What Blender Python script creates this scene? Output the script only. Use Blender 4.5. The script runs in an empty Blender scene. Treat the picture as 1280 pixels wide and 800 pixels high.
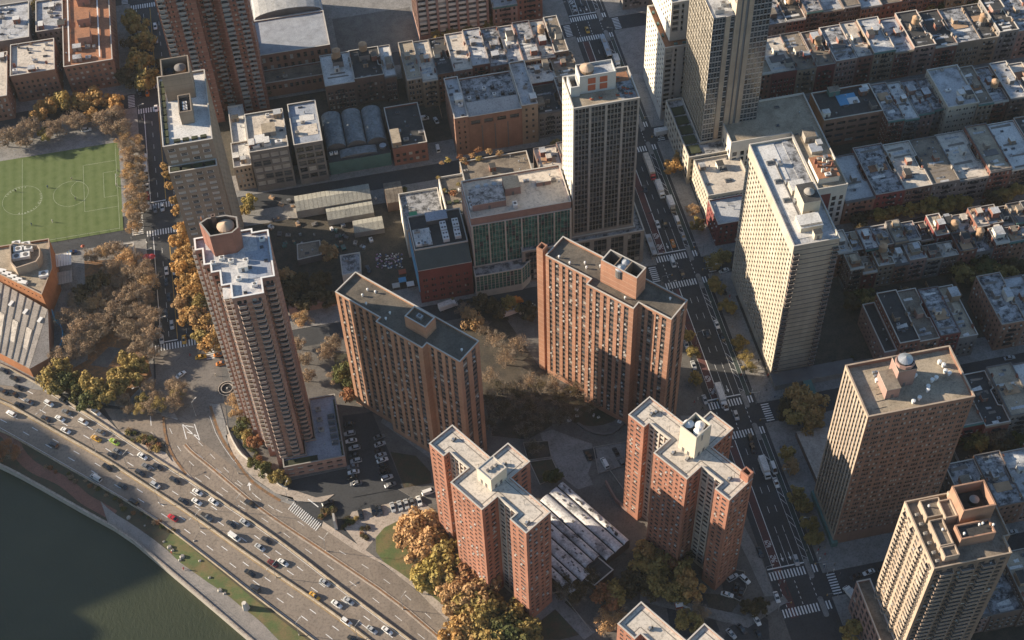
import bpy, math, random
from mathutils import Vector, Matrix
random.seed(7)
SC = bpy.context.scene
COL = SC.collection
# ------------------------------------------------------------------ camera
CAM_H, FPX = 486.0, 1836.34
_yaw, _pit, _rol = 0.16952764, 0.899221052, -0.0461762537
def _basis():
    cy, sy, cp, sp, cr, sr = math.cos(_yaw), math.sin(_yaw), math.cos(_pit), math.sin(_pit), math.cos(_rol), math.sin(_rol)
    f = Vector((sy*cp, cy*cp, -sp)); r = Vector((cy, -sy, 0)); u = r.cross(f)
    return cr*r+sr*u, -sr*r+cr*u, f
CR, CU, CF = _basis()
cam = bpy.data.cameras.new('camera'); cam.sensor_width = 36; cam.lens = 36*FPX/1280
cam.clip_start = 1; cam.clip_end = 9000
co = bpy.data.objects.new('camera', cam); COL.objects.link(co)
m3 = Matrix((CR, CU, -CF)).transposed()
co.matrix_world = Matrix.Translation((0, 0, CAM_H)) @ m3.to_4x4()
SC.camera = co
# ------------------------------------------------------------------ light
SUN_AZ, SUN_EL = math.radians(-20.5), math.radians(18.5)   # azimuth the shadows run towards
w = bpy.data.worlds.new('World'); SC.world = w; w.use_nodes = True
nt = w.node_tree; bg = nt.nodes['Background']
sky = nt.nodes.new('ShaderNodeTexSky'); sky.sky_type = 'NISHITA'; sky.sun_disc = False
sdir = Vector((-math.cos(SUN_AZ), -math.sin(SUN_AZ), math.tan(SUN_EL))).normalized()
sky.sun_elevation = SUN_EL; sky.sun_rotation = math.atan2(sdir.x, sdir.y)
sky.air_density = 1.1; sky.dust_density = 0.2; sky.ozone_density = 2.6
nt.links.new(sky.outputs[0], bg.inputs[0]); bg.inputs[1].default_value = 0.075
sl = bpy.data.lights.new('sun', 'SUN'); sl.energy = 5.0; sl.angle = math.radians(0.53); sl.color = (1.0, 0.85, 0.66)
so = bpy.data.objects.new('sun', sl); COL.objects.link(so)
so.rotation_euler = (-sdir).to_track_quat('-Z', 'Y').to_euler(); so.location = (0, 0, 600)
vs = SC.view_settings; vs.view_transform = 'Standard'; vs.look = 'None'; vs.exposure = 1.18; vs.gamma = 1.0; vs.use_curve_mapping = False
SC.cycles.max_bounces = 4; SC.cycles.diffuse_bounces = 2; SC.cycles.glossy_bounces = 2; SC.cycles.transmission_bounces = 2

# ------------------------------------------------------------------ survey: photograph bearing + height -> ground position
def U(px, py, z=0.0):
    d = CF*FPX + CR*(px-640) - CU*(py-400)
    t = (z-CAM_H)/d.z
    return (d.x*t, d.y*t)
def UP(pts, z=0.0): return [U(x, y, z) for x, y in pts]
def PX(x, y, z):
    d = Vector((x, y, z-CAM_H)); k = FPX/d.dot(CF)
    return 640+k*d.dot(CR), 400-k*d.dot(CU)
def area(p): return sum(p[i][0]*p[(i+1) % len(p)][1]-p[(i+1) % len(p)][0]*p[i][1] for i in range(len(p)))/2
def ccw(p): return p if area(p) > 0 else p[::-1]
def ortho(p, th=0.0):
    c, s = math.cos(-th), math.sin(-th)
    q = [(x*c-y*s, x*s+y*c) for x, y in p]; n = len(q)
    hz = [abs(q[(i+1) % n][0]-q[i][0]) > abs(q[(i+1) % n][1]-q[i][1]) for i in range(n)]
    out = []
    for i in range(n):
        a, b = (i-1) % n, i
        x, y = q[i]
        for e in (a, b):
            j, k = e, (e+1) % n
            if hz[a] != hz[b]:
                if hz[e]: y = (q[j][1]+q[k][1])/2
                else: x = (q[j][0]+q[k][0])/2
        out.append((x, y))
    c, s = math.cos(th), math.sin(th)
    return [(x*c-y*s, x*s+y*c) for x, y in out]
def rect(x0, y0, x1, y1): return [(x0, y0), (x1, y0), (x1, y1), (x0, y1)]
def inset(p, d):
    p = ccw(p); n = len(p); out = []
    for i in range(n):
        a, b, c = Vector(p[i-1]), Vector(p[i]), Vector(p[(i+1) % n])
        e1, e2 = (b-a).normalized(), (c-b).normalized()
        n1, n2 = Vector((-e1.y, e1.x)), Vector((-e2.y, e2.x))
        k = 1+n1.dot(n2); v = (n1+n2)*(d/max(k, .3)); out.append((b.x+v.x, b.y+v.y))
    return out

# ------------------------------------------------------------------ materials
def _mat(name):
    m = bpy.data.materials.new(name); m.use_nodes = True
    return m, m.node_tree, m.node_tree.nodes['Principled BSDF']
def _pos(t): return t.nodes.new('ShaderNodeNewGeometry').outputs['Position']
def _noise(t, scale, detail=3, rough=.6, vec=None):
    n = t.nodes.new('ShaderNodeTexNoise'); n.inputs['Scale'].default_value = scale; n.inputs['Detail'].default_value = detail
    n.inputs['Roughness'].default_value = rough; t.links.new(vec or _pos(t), n.inputs['Vector']); return n.outputs['Fac']
def _ramp(t, fac, stops):
    r = t.nodes.new('ShaderNodeValToRGB'); e = r.color_ramp.elements
    while len(e) < len(stops): e.new(.5)
    for i, (p, c) in enumerate(stops): e[i].position = p; e[i].color = (*c, 1) if len(c) == 3 else c
    t.links.new(fac, r.inputs[0]); return r.outputs[0]
def _mix(t, a, b, fac, mode='MIX'):
    m = t.nodes.new('ShaderNodeMix'); m.data_type = 'RGBA'; m.blend_type = mode
    for s, v in ((m.inputs[6], a), (m.inputs[7], b)):
        if isinstance(v, tuple): s.default_value = (*v, 1)
        else: t.links.new(v, s)
    if isinstance(fac, float): m.inputs[0].default_value = fac
    else: t.links.new(fac, m.inputs[0])
    return m.outputs[2]
def _bump(t, b, fac, strength=.3, dist=.1):
    n = t.nodes.new('ShaderNodeBump'); n.inputs['Strength'].default_value = strength; n.inputs['Distance'].default_value = dist
    t.links.new(fac, n.inputs['Height']); t.links.new(n.outputs[0], b.inputs['Normal'])
def sc(c, k): return tuple(min(1, v*k) for v in c)
def mix3(a, b, k): return tuple(x*(1-k)+y*k for x, y in zip(a, b))
def solid(name, c, rough=.8, var=.18, scale=.25, metal=0, fine=2.5, fv=.15):
    """a surface with broad tone drift and fine grain"""
    m, t, b = _mat(name)
    base = _ramp(t, _noise(t, scale, 4, .65), [(.3, sc(c, 1-var)), (.7, sc(c, 1+var))])
    f = _ramp(t, _noise(t, fine, 2, .7), [(.3, (1-fv,)*3), (.7, (1,)*3)])
    t.links.new(_mix(t, base, f, 1.0, 'MULTIPLY'), b.inputs['Base Color'])
    b.inputs['Roughness'].default_value = rough; b.inputs['Metallic'].default_value = metal
    return m
def stained(name, c, dark, rough=.85, lo=.42, hi=.6, scale=.18, fine=1.6, streak=None):
    """roofing: base colour with shaped stains, patches and specks"""
    m, t, b = _mat(name)
    vec = _pos(t)
    if streak:
        mp = t.nodes.new('ShaderNodeMapping'); mp.inputs['Scale'].default_value = streak; t.links.new(vec, mp.inputs[0]); vec = mp.outputs[0]
    s1 = _ramp(t, _noise(t, scale, 6, .72, vec), [(lo, (0, 0, 0)), (hi, (1, 1, 1))])
    s2 = _ramp(t, _noise(t, fine, 4, .75), [(.36, (.35,)*3), (.52, (1,)*3)])
    v = t.nodes.new('ShaderNodeTexVoronoi'); v.inputs['Scale'].default_value = .22; t.links.new(_pos(t), v.inputs['Vector'])
    patch = _ramp(t, v.outputs['Color'], [(0, (.86,)*3), (1, (1.06,)*3)])
    base = _mix(t, dark, c, s1)
    base = _mix(t, base, s2, .55, 'MULTIPLY'); base = _mix(t, base, patch, 1.0, 'MULTIPLY')
    t.links.new(base, b.inputs['Base Color']); b.inputs['Roughness'].default_value = rough
    return m
def brick(name, c, rough=.85, floor=2.85, band=.0, bandcol=(.5, .45, .4)):
    """brick masonry: tone drift, fine courses, optional slab-edge band per storey"""
    m, t, b = _mat(name)
    base = _ramp(t, _noise(t, .09, 5, .65), [(.3, sc(c, .78)), (.7, sc(c, 1.18))])
    mp = t.nodes.new('ShaderNodeMapping'); mp.inputs['Scale'].default_value = (.5, .5, 5.0); t.links.new(_pos(t), mp.inputs[0])
    cs = _ramp(t, _noise(t, 1.0, 3, .75, mp.outputs[0]), [(.3, (.72,)*3), (.7, (1.0,)*3)])
    base = _mix(t, base, cs, .8, 'MULTIPLY')
    mp2 = t.nodes.new('ShaderNodeMapping'); mp2.inputs['Scale'].default_value = (.35, .35, .03); t.links.new(_pos(t), mp2.inputs[0])
    st = _ramp(t, _noise(t, 1.0, 4, .7, mp2.outputs[0]), [(.35, (.8,)*3), (.6, (1.0,)*3)])
    base = _mix(t, base, st, .7, 'MULTIPLY')
    if band > 0:
        sx = t.nodes.new('ShaderNodeSeparateXYZ'); t.links.new(_pos(t), sx.inputs[0])
        mm = t.nodes.new('ShaderNodeMath'); mm.operation = 'MODULO'; t.links.new(sx.outputs[2], mm.inputs[0]); mm.inputs[1].default_value = floor
        lt = t.nodes.new('ShaderNodeMath'); lt.operation = 'LESS_THAN'; t.links.new(mm.outputs[0], lt.inputs[0]); lt.inputs[1].default_value = band
        base = _mix(t, base, _mix(t, base, bandcol, .55), lt.outputs[0])
    t.links.new(base, b.inputs['Base Color']); b.inputs['Roughness'].default_value = rough
    return m
def glass(name, c, rough=.12, spec=.5):
    m, t, b = _mat(name)
    col = _ramp(t, _noise(t, .8, 2), [(.3, sc(c, .6)), (.7, sc(c, 1.5))])
    t.links.new(col, b.inputs['Base Color']); b.inputs['Roughness'].default_value = rough; b.inputs['Specular IOR Level'].default_value = spec
    return m
def paint(name, c, rough=.35, metal=0.0, coat=.4):
    m, t, b = _mat(name)
    t.links.new(_ramp(t, _noise(t, 1.7, 2), [(.3, sc(c, .92)), (.7, sc(c, 1.05))]), b.inputs['Base Color'])
    b.inputs['Roughness'].default_value = rough; b.inputs['Metallic'].default_value = metal; b.inputs['Coat Weight'].default_value = coat
    return m
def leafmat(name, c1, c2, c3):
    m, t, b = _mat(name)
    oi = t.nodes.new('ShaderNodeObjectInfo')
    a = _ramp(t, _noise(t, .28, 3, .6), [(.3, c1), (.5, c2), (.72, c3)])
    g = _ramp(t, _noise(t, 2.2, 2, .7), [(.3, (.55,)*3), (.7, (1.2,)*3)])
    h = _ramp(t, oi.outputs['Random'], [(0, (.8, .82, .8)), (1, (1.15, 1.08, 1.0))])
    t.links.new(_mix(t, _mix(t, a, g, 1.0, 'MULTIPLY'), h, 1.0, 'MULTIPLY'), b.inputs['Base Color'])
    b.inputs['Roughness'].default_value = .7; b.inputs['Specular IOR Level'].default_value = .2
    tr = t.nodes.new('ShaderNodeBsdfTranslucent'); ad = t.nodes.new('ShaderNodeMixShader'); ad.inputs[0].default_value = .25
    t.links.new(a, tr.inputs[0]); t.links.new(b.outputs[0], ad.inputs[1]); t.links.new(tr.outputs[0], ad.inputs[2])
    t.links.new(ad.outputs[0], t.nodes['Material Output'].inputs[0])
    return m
M = {}
M['brick_orange'] = brick('brick_orange', (.42, .21, .13), band=.25, bandcol=(.5, .34, .25))
M['brick_cross'] = brick('brick_cross', (.35, .155, .1), band=.2, floor=2.66, bandcol=(.36, .24, .18))
M['r_cross'] = stained('roof_pale_gravel', (.62, .55, .46), (.48, .42, .35), lo=.25, hi=.5, fine=.8)
M['brick_slab'] = brick('brick_slab', (.43, .23, .14), band=.2, bandcol=(.42, .29, .21))
M['brick_pink'] = brick('brick_pink', (.36, .195, .145), band=.25, bandcol=(.42, .33, .28))
M['brick_brown'] = brick('brick_brown', (.29, .155, .105))
M['brick_red'] = brick('brick_red', (.27, .115, .08))
M['brick_dark'] = brick('brick_dark', (.17, .11, .085))
M['brick_tan'] = brick('brick_tan', (.33, .24, .165))
M['brick_grey'] = brick('brick_grey', (.22, .2, .185))
M['brick_rose'] = brick('brick_rose', (.36, .22, .18))
M['brick_maroon'] = brick('brick_maroon', (.2, .05, .045))
M['brick_orange2'] = brick('brick_orange2', (.42, .17, .07))
M['cream'] = brick('cream_masonry', (.53, .465, .365), floor=2.8)
M['buff'] = brick('buff_masonry', (.43, .335, .25))
M['white_conc'] = solid('white_concrete', (.66, .62, .54), var=.08)
M['conc'] = solid('concrete', (.34, .31, .27), var=.15)
M['conc_lt'] = solid('pale_concrete', (.5, .46, .4), var=.1)
M['conc_dk'] = solid('dark_concrete', (.14, .13, .125), var=.15)
M['stone'] = solid('limestone_coping', (.52, .48, .42), var=.1, fine=4)
M['black'] = solid('black_metal', (.02, .02, .022), var=.2)
M['steel'] = solid('galvanised_steel', (.42, .43, .44), rough=.4, metal=.6)
M['white'] = solid('white_painted', (.76, .74, .7), var=.06)
M['tankwood'] = solid('weathered_cedar', (.42, .27, .16), var=.2)
M['orange_metal'] = solid('red_louvre', (.38, .1, .05), var=.1)
M['green_metal'] = solid('green_metal', (.08, .17, .15), var=.15)
M['blue_metal'] = solid('blue_painted', (.1, .32, .52), var=.1)
M['spandrel'] = solid('dark_spandrel', (.15, .105, .085), var=.25, fine=1.2)
M['g_dark'] = glass('glass_dark', (.012, .016, .02))
M['g_mid'] = glass('glass_mid', (.05, .06, .07), .2)
M['g_blind'] = solid('window_with_blind', (.42, .4, .36), rough=.5, var=.2)
M['g_green'] = glass('glass_green', (.04, .125, .105), .12)
M['g_blue'] = glass('glass_blue', (.025, .04, .055), .07)
M['frame'] = solid('window_frame', (.2, .19, .18), var=.1)
M['ac'] = solid('air_conditioner', (.5, .48, .44), var=.3, scale=.9)
M['r_silver'] = stained('roof_silver', (.47, .475, .48), (.13, .125, .12), lo=.28, hi=.52)
M['r_silver2'] = stained('roof_silver_worn', (.37, .37, .375), (.05, .05, .052), lo=.40, hi=.56, scale=.35)
M['r_white'] = stained('roof_white', (.66, .64, .6), (.38, .36, .33), lo=.25, hi=.5)
M['r_beige'] = stained('roof_beige', (.6, .53, .44), (.42, .36, .3), lo=.28, hi=.5, fine=.8)
M['r_tan'] = stained('roof_tan', (.4, .33, .24), (.22, .18, .13), lo=.3, hi=.55)
M['r_brown'] = stained('roof_gravel', (.25, .205, .155), (.11, .09, .07), lo=.32, hi=.56)
M['r_black'] = stained('roof_tar', (.06, .058, .055), (.025, .025, .027), lo=.3, hi=.6)
M['r_orange'] = stained('roof_clay', (.38, .17, .085), (.2, .1, .06), lo=.3, hi=.5)
M['r_depot'] = stained('roof_depot_felt', (.34, .36, .39), (.24, .25, .27), lo=.3, hi=.6, scale=.25, fine=3)
M['r_slab'] = stained('roof_dark_gravel', (.15, .125, .095), (.06, .052, .042), lo=.32, hi=.56)
M['r_worn'] = stained('roof_worn_white', (.58, .57, .56), (.3, .32, .36), lo=.3, hi=.55, scale=.3)
M['r_rust'] = stained('roof_rust_paving', (.32, .15, .075), (.16, .08, .05), lo=.3, hi=.5)
M['tar_line'] = solid('tar_seam', (.2, .17, .14), var=.2)
SILVER = ['r_silver', 'r_silver2', 'r_white', 'r_beige', 'r_black', 'r_brown']

# ------------------------------------------------------------------ mesh collecting
ORG = {}
class MB:
    def __init__(s): s.v = []; s.f = []; s.m = []; s.mats = []
    def mi(s, m):
        if m not in s.mats: s.mats.append(m)
        return s.mats.index(m)
    def face(s, pts, m):
        n = len(s.v); s.v.extend(pts); s.f.append(tuple(range(n, n+len(pts)))); s.m.append(s.mi(m))
    def prism(s, poly, z0, z1, m, top=None, bottom=False):
        p = ccw(poly); n = len(p)
        for i in range(n):
            a, b = p[i], p[(i+1) % n]
            s.face([(a[0], a[1], z0), (b[0], b[1], z0), (b[0], b[1], z1), (a[0], a[1], z1)], m)
        s.face([(x, y, z1) for x, y in p], top or m)
        if bottom: s.face([(x, y, z0) for x, y in p[::-1]], m)
    def box(s, cx, cy, z0, sx, sy, sz, m, a=0.0, top=None):
        c, t = math.cos(a), math.sin(a)
        p = [(cx+x*c-y*t, cy+x*t+y*c) for x, y in ((-sx/2, -sy/2), (sx/2, -sy/2), (sx/2, sy/2), (-sx/2, sy/2))]
        s.prism(p, z0, z0+sz, m, top, True)
    def cyl(s, cx, cy, z0, r, h, m, n=12, r2=None, cone=0.0, top=None):
        r2 = r if r2 is None else r2
        A = [(math.cos(2*math.pi*i/n), math.sin(2*math.pi*i/n)) for i in range(n)]
        for i in range(n):
            a, b = A[i], A[(i+1) % n]
            s.face([(cx+a[0]*r, cy+a[1]*r, z0), (cx+b[0]*r, cy+b[1]*r, z0), (cx+b[0]*r2, cy+b[1]*r2, z0+h), (cx+a[0]*r2, cy+a[1]*r2, z0+h)], m)
            if cone: s.face([(cx+a[0]*r2*1.06, cy+a[1]*r2*1.06, z0+h), (cx+b[0]*r2*1.06, cy+b[1]*r2*1.06, z0+h), (cx, cy, z0+h+cone)], top or m)
        if not cone: s.face([(cx+a[0]*r2, cy+a[1]*r2, z0+h) for a in A], top or m)
    def ring(s, poly, d, z0, z1, m):
        """a low wall that follows poly's edge: outer, inner and top faces"""
        p = ccw(poly); q = inset(p, d); n = len(p)
        for i in range(n):
            j = (i+1) % n
            a, b, c, e = p[i], p[j], q[j], q[i]
            s.face([(*a, z0), (*b, z0), (*b, z1), (*a, z1)], m)
            s.face([(*c, z0), (*e, z0), (*e, z1), (*c, z1)], m)
            s.face([(*a, z1), (*b, z1), (*c, z1), (*e, z1)], m)
    def tube(s, a, b, r, m, n=5, r2=None):
        a, b = Vector(a), Vector(b); d = (b-a)
        if d.length < 1e-6: return
        d.normalize(); x = d.orthogonal().normalized(); y = d.cross(x); r2 = r if r2 is None else r2
        for i in range(n):
            t, u = 2*math.pi*i/n, 2*math.pi*(i+1)/n
            o, p = x*math.cos(t)+y*math.sin(t), x*math.cos(u)+y*math.sin(u)
            s.face([tuple(a+o*r), tuple(a+p*r), tuple(b+p*r2), tuple(b+o*r2)], m)
        s.face([tuple(b+(x*math.cos(2*math.pi*i/n)+y*math.sin(2*math.pi*i/n))*r2) for i in range(n)], m)
    def mesh(s, name, org=(0, 0, 0)):
        me = bpy.data.meshes.new(name)
        ox, oy, oz = org
        me.from_pydata([(x-ox, y-oy, z-oz) for x, y, z in s.v], [], s.f)
        for m in s.mats: me.materials.append(M[m])
        if len(s.mats) > 1: me.polygons.foreach_set('material_index', s.m)
        me.update(); return me
    def build(s, name, parent=None, kind=None, label=None):
        if not s.f: return None
        org = ORG.get(parent.name, (0, 0, 0)) if parent else (0, 0, 0)
        o = bpy.data.objects.new(name, s.mesh(name, org)); COL.objects.link(o)
        if parent: o.parent = parent; ORG[o.name] = org
        if kind: o['kind'] = kind
        if label: o['label'] = label
        return o
def thing(name, label, cat, x=0, y=0, z=0, group=None, rz=0.0):
    o = bpy.data.objects.new(name, None); COL.objects.link(o); o.location = (x, y, z); o.rotation_euler.z = rz
    o.empty_display_size = .5; o['label'] = label; o['category'] = cat
    if group: o['group'] = group
    ORG[o.name] = (x, y, z)
    return o
def tag(o, label, cat, group=None):
    o['label'] = label; o['category'] = cat
    if group: o['group'] = group
    return o
def place(name, me, parent, x, y, z, rz=0, scale=(1, 1, 1), cat=None, label=None, kind=None):
    """link a shared mesh at world x,y,z below parent"""
    o = bpy.data.objects.new(name, me); COL.objects.link(o)
    if parent:
        g = ORG.get(parent.name, (0, 0, 0)); o.parent = parent; o.location = (x-g[0], y-g[1], z-g[2])
    else: o.location = (x, y, z)
    o.rotation_euler.z = rz; o.scale = scale
    if label: o['label'] = label
    if cat: o['category'] = cat
    if kind: o['kind'] = kind
    return o
ORDN = 'first second third fourth fifth sixth seventh eighth ninth tenth eleventh twelfth thirteenth fourteenth fifteenth sixteenth seventeenth eighteenth nineteenth twentieth'.split()
def nth(i):
    if i < 20: return ORDN[i]
    t, u = divmod(i+1, 10); tens = {2: 'twent', 3: 'thirt', 4: 'fort', 5: 'fift', 6: 'sixt', 7: 'sevent', 8: 'eight', 9: 'ninet'}[min(t, 9)]
    return tens+('y-'+ORDN[u-1] if u else 'ieth')
# ------------------------------------------------------------------ facades and buildings
def cols(W, mod, wins, margin=.6):
    """window column intervals across a wall of width W: pattern 'wins' repeated every ~mod metres"""
    n = max(1, round((W-2*margin)/mod)); k = (W-2*margin)/(n*mod); out = []
    for i in range(n):
        for a, b in wins: out.append((margin+(i*mod+a)*k, margin+(i*mod+b)*k))
    return out
def wall_spec(mod=3.0, wins=((.9, 2.1),), fh=2.85, sill=.9, wh=1.4, rec=.22, z0=3.5, topm=1.2, margin=.6, glassm=(('g_dark', 6), ('g_mid', 3), ('g_blind', 1)), span=None, ac=0.0, sills=False, frame='frame', blank=False, mull=0):
    return dict(locals())
PANE = {}
def pane_mesh(m, frame):
    k = (m, frame)
    if k not in PANE:
        b = MB(); e = .07
        b.face([(-.5, 0, 0), (.5, 0, 0), (.5, 0, 1), (-.5, 0, 1)], m)
        for x0, x1, z0, z1 in ((-.5, -.5+e, 0, 1), (.5-e, .5, 0, 1), (-.5+e, .5-e, 0, e), (-.5+e, .5-e, 1-e, 1), (-.5+e, .5-e, .5-e/3, .5+e/3)):
            b.face([(x0, -.05, z0), (x1, -.05, z0), (x1, -.05, z1), (x0, -.05, z1)], frame)
        PANE[k] = b.mesh('window')
    return PANE[k]
class Bld:
    def __init__(s, name, label, cat='building', group=None, at=(0, 0), indiv=0):
        s.root = thing(name, label, cat, at[0], at[1], 0, group); s.wall = MB(); s.win = []; s.acm = MB(); s.trim = MB(); s.indiv = indiv; s.rng = random.Random(hash(label) & 0xffff if False else sum(map(ord, label)))
    def facade(s, p0, p1, z0, z1, sp, m):
        x0, y0 = p0; x1, y1 = p1; W = math.hypot(x1-x0, y1-y0)
        if W < .05: return
        dx, dy = (x1-x0)/W, (y1-y0)/W; nx, ny = dy, -dx       # outward for a ccw footprint
        mx, my = (x0+x1)/2, (y0+y1)/2
        facing = nx*(0-mx)+ny*(0-my) > -25
        wl = s.wall
        if sp is None or not facing or W < 1.6 or sp['blank']:
            wl.face([(x0, y0, z0), (x1, y1, z0), (x1, y1, z1), (x0, y0, z1)], m); return
        C = cols(W, sp['mod'], sp['wins'], sp['margin'])
        zb = z0+sp['z0']; nf = int((z1-sp['topm']-zb)/sp['fh'])
        if nf < 1:
            wl.face([(x0, y0, z0), (x1, y1, z0), (x1, y1, z1), (x0, y0, z1)], m); return
        k = (z1-sp['topm']-zb)/nf if abs((z1-sp['topm']-zb)/nf-sp['fh']) < .6 else sp['fh']
        zt = zb+nf*k
        def P(u, z, d=0): return (x0+dx*u-nx*d, y0+dy*u-ny*d, z)
        def Q(u0, u1, za, zc, mm, d=0): wl.face([P(u0, za, d), P(u1, za, d), P(u1, zc, d), P(u0, zc, d)], mm)
        Q(0, W, z0, zb, m); Q(0, W, zt, z1, m)
        u = 0; rec = sp['rec']; r = s.rng; gl = [g for g, n in sp['glassm'] for _ in range(n)]
        for a, b in C:
            Q(u, a, zb, zt, m); u = b
            last = zb
            sd = rec*.6 if sp['span'] else 0
            sm = sp['span'] or m
            for i in range(nf):
                s0 = zb+i*k+sp['sill']*k/sp['fh']; s1 = s0+sp['wh']*k/sp['fh']
                Q(a, b, last, s0, sm, sd); last = s1
                for aa, bb in ((P(a, s0, 0), P(a, s0, rec)), (P(b, s0, rec), P(b, s0, 0))):
                    wl.face([aa, bb, (bb[0], bb[1], s1), (aa[0], aa[1], s1)], m)
                wl.face([P(a, s0, sd), P(b, s0, sd), P(b, s0, rec), P(a, s0, rec)], 'stone' if sp['sills'] else sm)
                wl.face([P(a, s1, rec), P(b, s1, rec), P(b, s1, sd), P(a, s1, sd)], m)
                c = (a+b)/2; q = P(c, s0, rec)
                s.win.append((q[0], q[1], s0, b-a, s1-s0, math.atan2(dy, dx), r.choice(gl), sp['frame'], nx, ny))
                if sp['ac'] and r.random() < sp['ac']:
                    e = P(c+r.uniform(-.2, .2)*(b-a), s0, -.12)
                    s.acm.box(e[0], e[1], s0+(.02 if r.random() < .7 else -.5), .7, .55, .42, 'ac', math.atan2(dy, dx))
            Q(a, b, last, zt, sm, sd)
            if sd:
                for uu in (a, b):
                    A, B = P(uu, zb, 0), P(uu, zb, sd); wl.face([A, B, (B[0], B[1], zt), (A[0], A[1], zt)], m)
        Q(u, W, zb, zt, m)
    def shell(s, poly, z0, z1, sp, m, roof, par=1.1, coping='stone', specs=None, mats=None, rname='roof', thick=.35):
        """walls round a footprint, a roof deck below the parapet and a coping on it"""
        p = ccw(poly); n = len(p)
        if p is not poly and specs: pass
        for i in range(n):
            e = sp
            if specs:
                a, b = p[i], p[(i+1) % n]; nx, ny = (b[1]-a[1]), -(b[0]-a[0])
                e = specs(nx/math.hypot(nx, ny), ny/math.hypot(nx, ny), math.hypot(nx, ny), (a[0]+b[0])/2, (a[1]+b[1])/2)
            mm = m
            if isinstance(e, tuple): e, mm = e
            s.facade(p[i], p[(i+1) % n], z0, z1, e, mm)
        q = inset(p, thick)
        rz = z1-par
        R = MB(); R.face([(x, y, rz) for x, y in q], roof)
        R.build(rname, s.root)
        for i in range(n):
            a, b = q[i], q[(i+1) % n]
            s.wall.face([(*b, rz), (*a, rz), (*a, z1), (*b, z1)], m)
        if coping:
            o = inset(p, -.06); c = MB(); q2 = inset(p, thick+.05)
            for i in range(n):
                j = (i+1) % n
                c.face([(*o[i], z1+.08), (*o[j], z1+.08), (*q2[j], z1+.08), (*q2[i], z1+.08)], coping)
                c.face([(*o[i], z1-.12), (*o[j], z1-.12), (*o[j], z1+.08), (*o[i], z1+.08)], coping)
                c.face([(*q2[j], z1-.12), (*q2[i], z1-.12), (*q2[i], z1+.08), (*q2[j], z1+.08)], coping)
            c.build('coping', s.root)
        return rz
    def finish(s):
        s.wall.build('wall', s.root)
        win = s.win
        if s.indiv and win:
            def size(wd):
                x, y, z, W, h, a, g, fr, nx, ny = wd
                px, py = PX(x, y, z)
                if not (-5 < px < 1285 and -5 < py < 805): return -1
                v = Vector((0-x, 0-y, CAM_H-z)); D = v.length; v /= D
                return W*h*max(0, nx*v.x+ny*v.y)/D**2
            win = sorted(win, key=size, reverse=True)
            for wd in win[:s.indiv]:
                x, y, z, W, h, a, g, fr, nx, ny = wd
                place('window', pane_mesh(g, fr), s.root, x, y, z, a, (W, 1, h))
            win = win[s.indiv:]
        b = MB()
        for x, y, z, W, h, a, g, fr, nx, ny in win:
            c, t = math.cos(a)*W/2, math.sin(a)*W/2
            b.face([(x-c, y-t, z), (x+c, y+t, z), (x+c, y+t, z+h), (x-c, y-t, z+h)], g)
            ox, oy = nx*.04, ny*.04; zm = z+h*.5
            b.face([(x-c+ox, y-t+oy, zm-.05), (x+c+ox, y+t+oy, zm-.05), (x+c+ox, y+t+oy, zm+.05), (x-c+ox, y-t+oy, zm+.05)], fr)
        b.build('windows', s.root, 'stuff')
        s.acm.build('air_conditioners', s.root, 'stuff')
        s.trim.build('trim', s.root)
        return s.root
    # rooftop furniture, each piece a part of its own
    def bulkhead(s, x, y, z, sx, sy, h, a=0, m='brick_red', top='r_silver', door=True, name='bulkhead'):
        b = MB(); b.box(x, y, z, sx, sy, h, m, a, top); b.box(x, y, z+h, sx+.2, sy+.2, .15, 'stone', a, top)
        o = b.build(name, s.root)
        if door and sx > 1.5:
            d = MB(); c, t = math.cos(a), math.sin(a); ly = -sy/2-.03
            d.box(x-ly*t*1, y+ly*c, z, .95, .08, min(2.0, h*.8), 'conc_dk', a); d.build('door', o)
        return o
    def tank(s, x, y, z, r=2.2, h=3.5, legs=3.0, m='tankwood', roofm='tankwood'):
        b = MB(); b.cyl(x, y, z+legs, r, h, m, 16, cone=r*.55, top=roofm); o = b.build('water_tank', s.root)
        hoop = MB()
        for k in range(5): hoop.cyl(x, y, z+legs+.2+k*(h-.5)/4, r*1.015, .07, 'black', 16)
        hoop.build('hoops', o)
        if legs > .5:
            g = MB()
            for i in range(4):
                t = math.pi/4+i*math.pi/2; u = t+math.pi/2
                g.tube((x+r*.8*math.cos(t), y+r*.8*math.sin(t), z), (x+r*.8*math.cos(t), y+r*.8*math.sin(t), z+legs), .12, 'black', 4)
                g.tube((x+r*.8*math.cos(t), y+r*.8*math.sin(t), z), (x+r*.8*math.cos(u), y+r*.8*math.sin(u), z+legs), .06, 'black', 4)
            g.build('stand', o)
        return o
    def vent(s, x, y, z, r=.35, h=.9, m='steel'):
        b = MB(); b.cyl(x, y, z, r*.6, h*.7, m, 8); b.cyl(x, y, z+h*.6, r, h*.4, m, 8, cone=.15); b.build('roof_vent', s.root)
    def unit(s, x, y, z, sx=1.6, sy=1.2, h=1.1, a=0, m='steel'):
        b = MB(); b.box(x, y, z+.15, sx, sy, h, m, a); b.cyl(x, y, z+h+.15, min(sx, sy)*.36, .12, 'conc_dk', 10)
        for i in (-1, 1): b.box(x+i*sx*.35*math.cos(a), y+i*sx*.35*math.sin(a), z, .15, sy, .15, 'black', a)
        b.build('air_handler', s.root)
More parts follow.
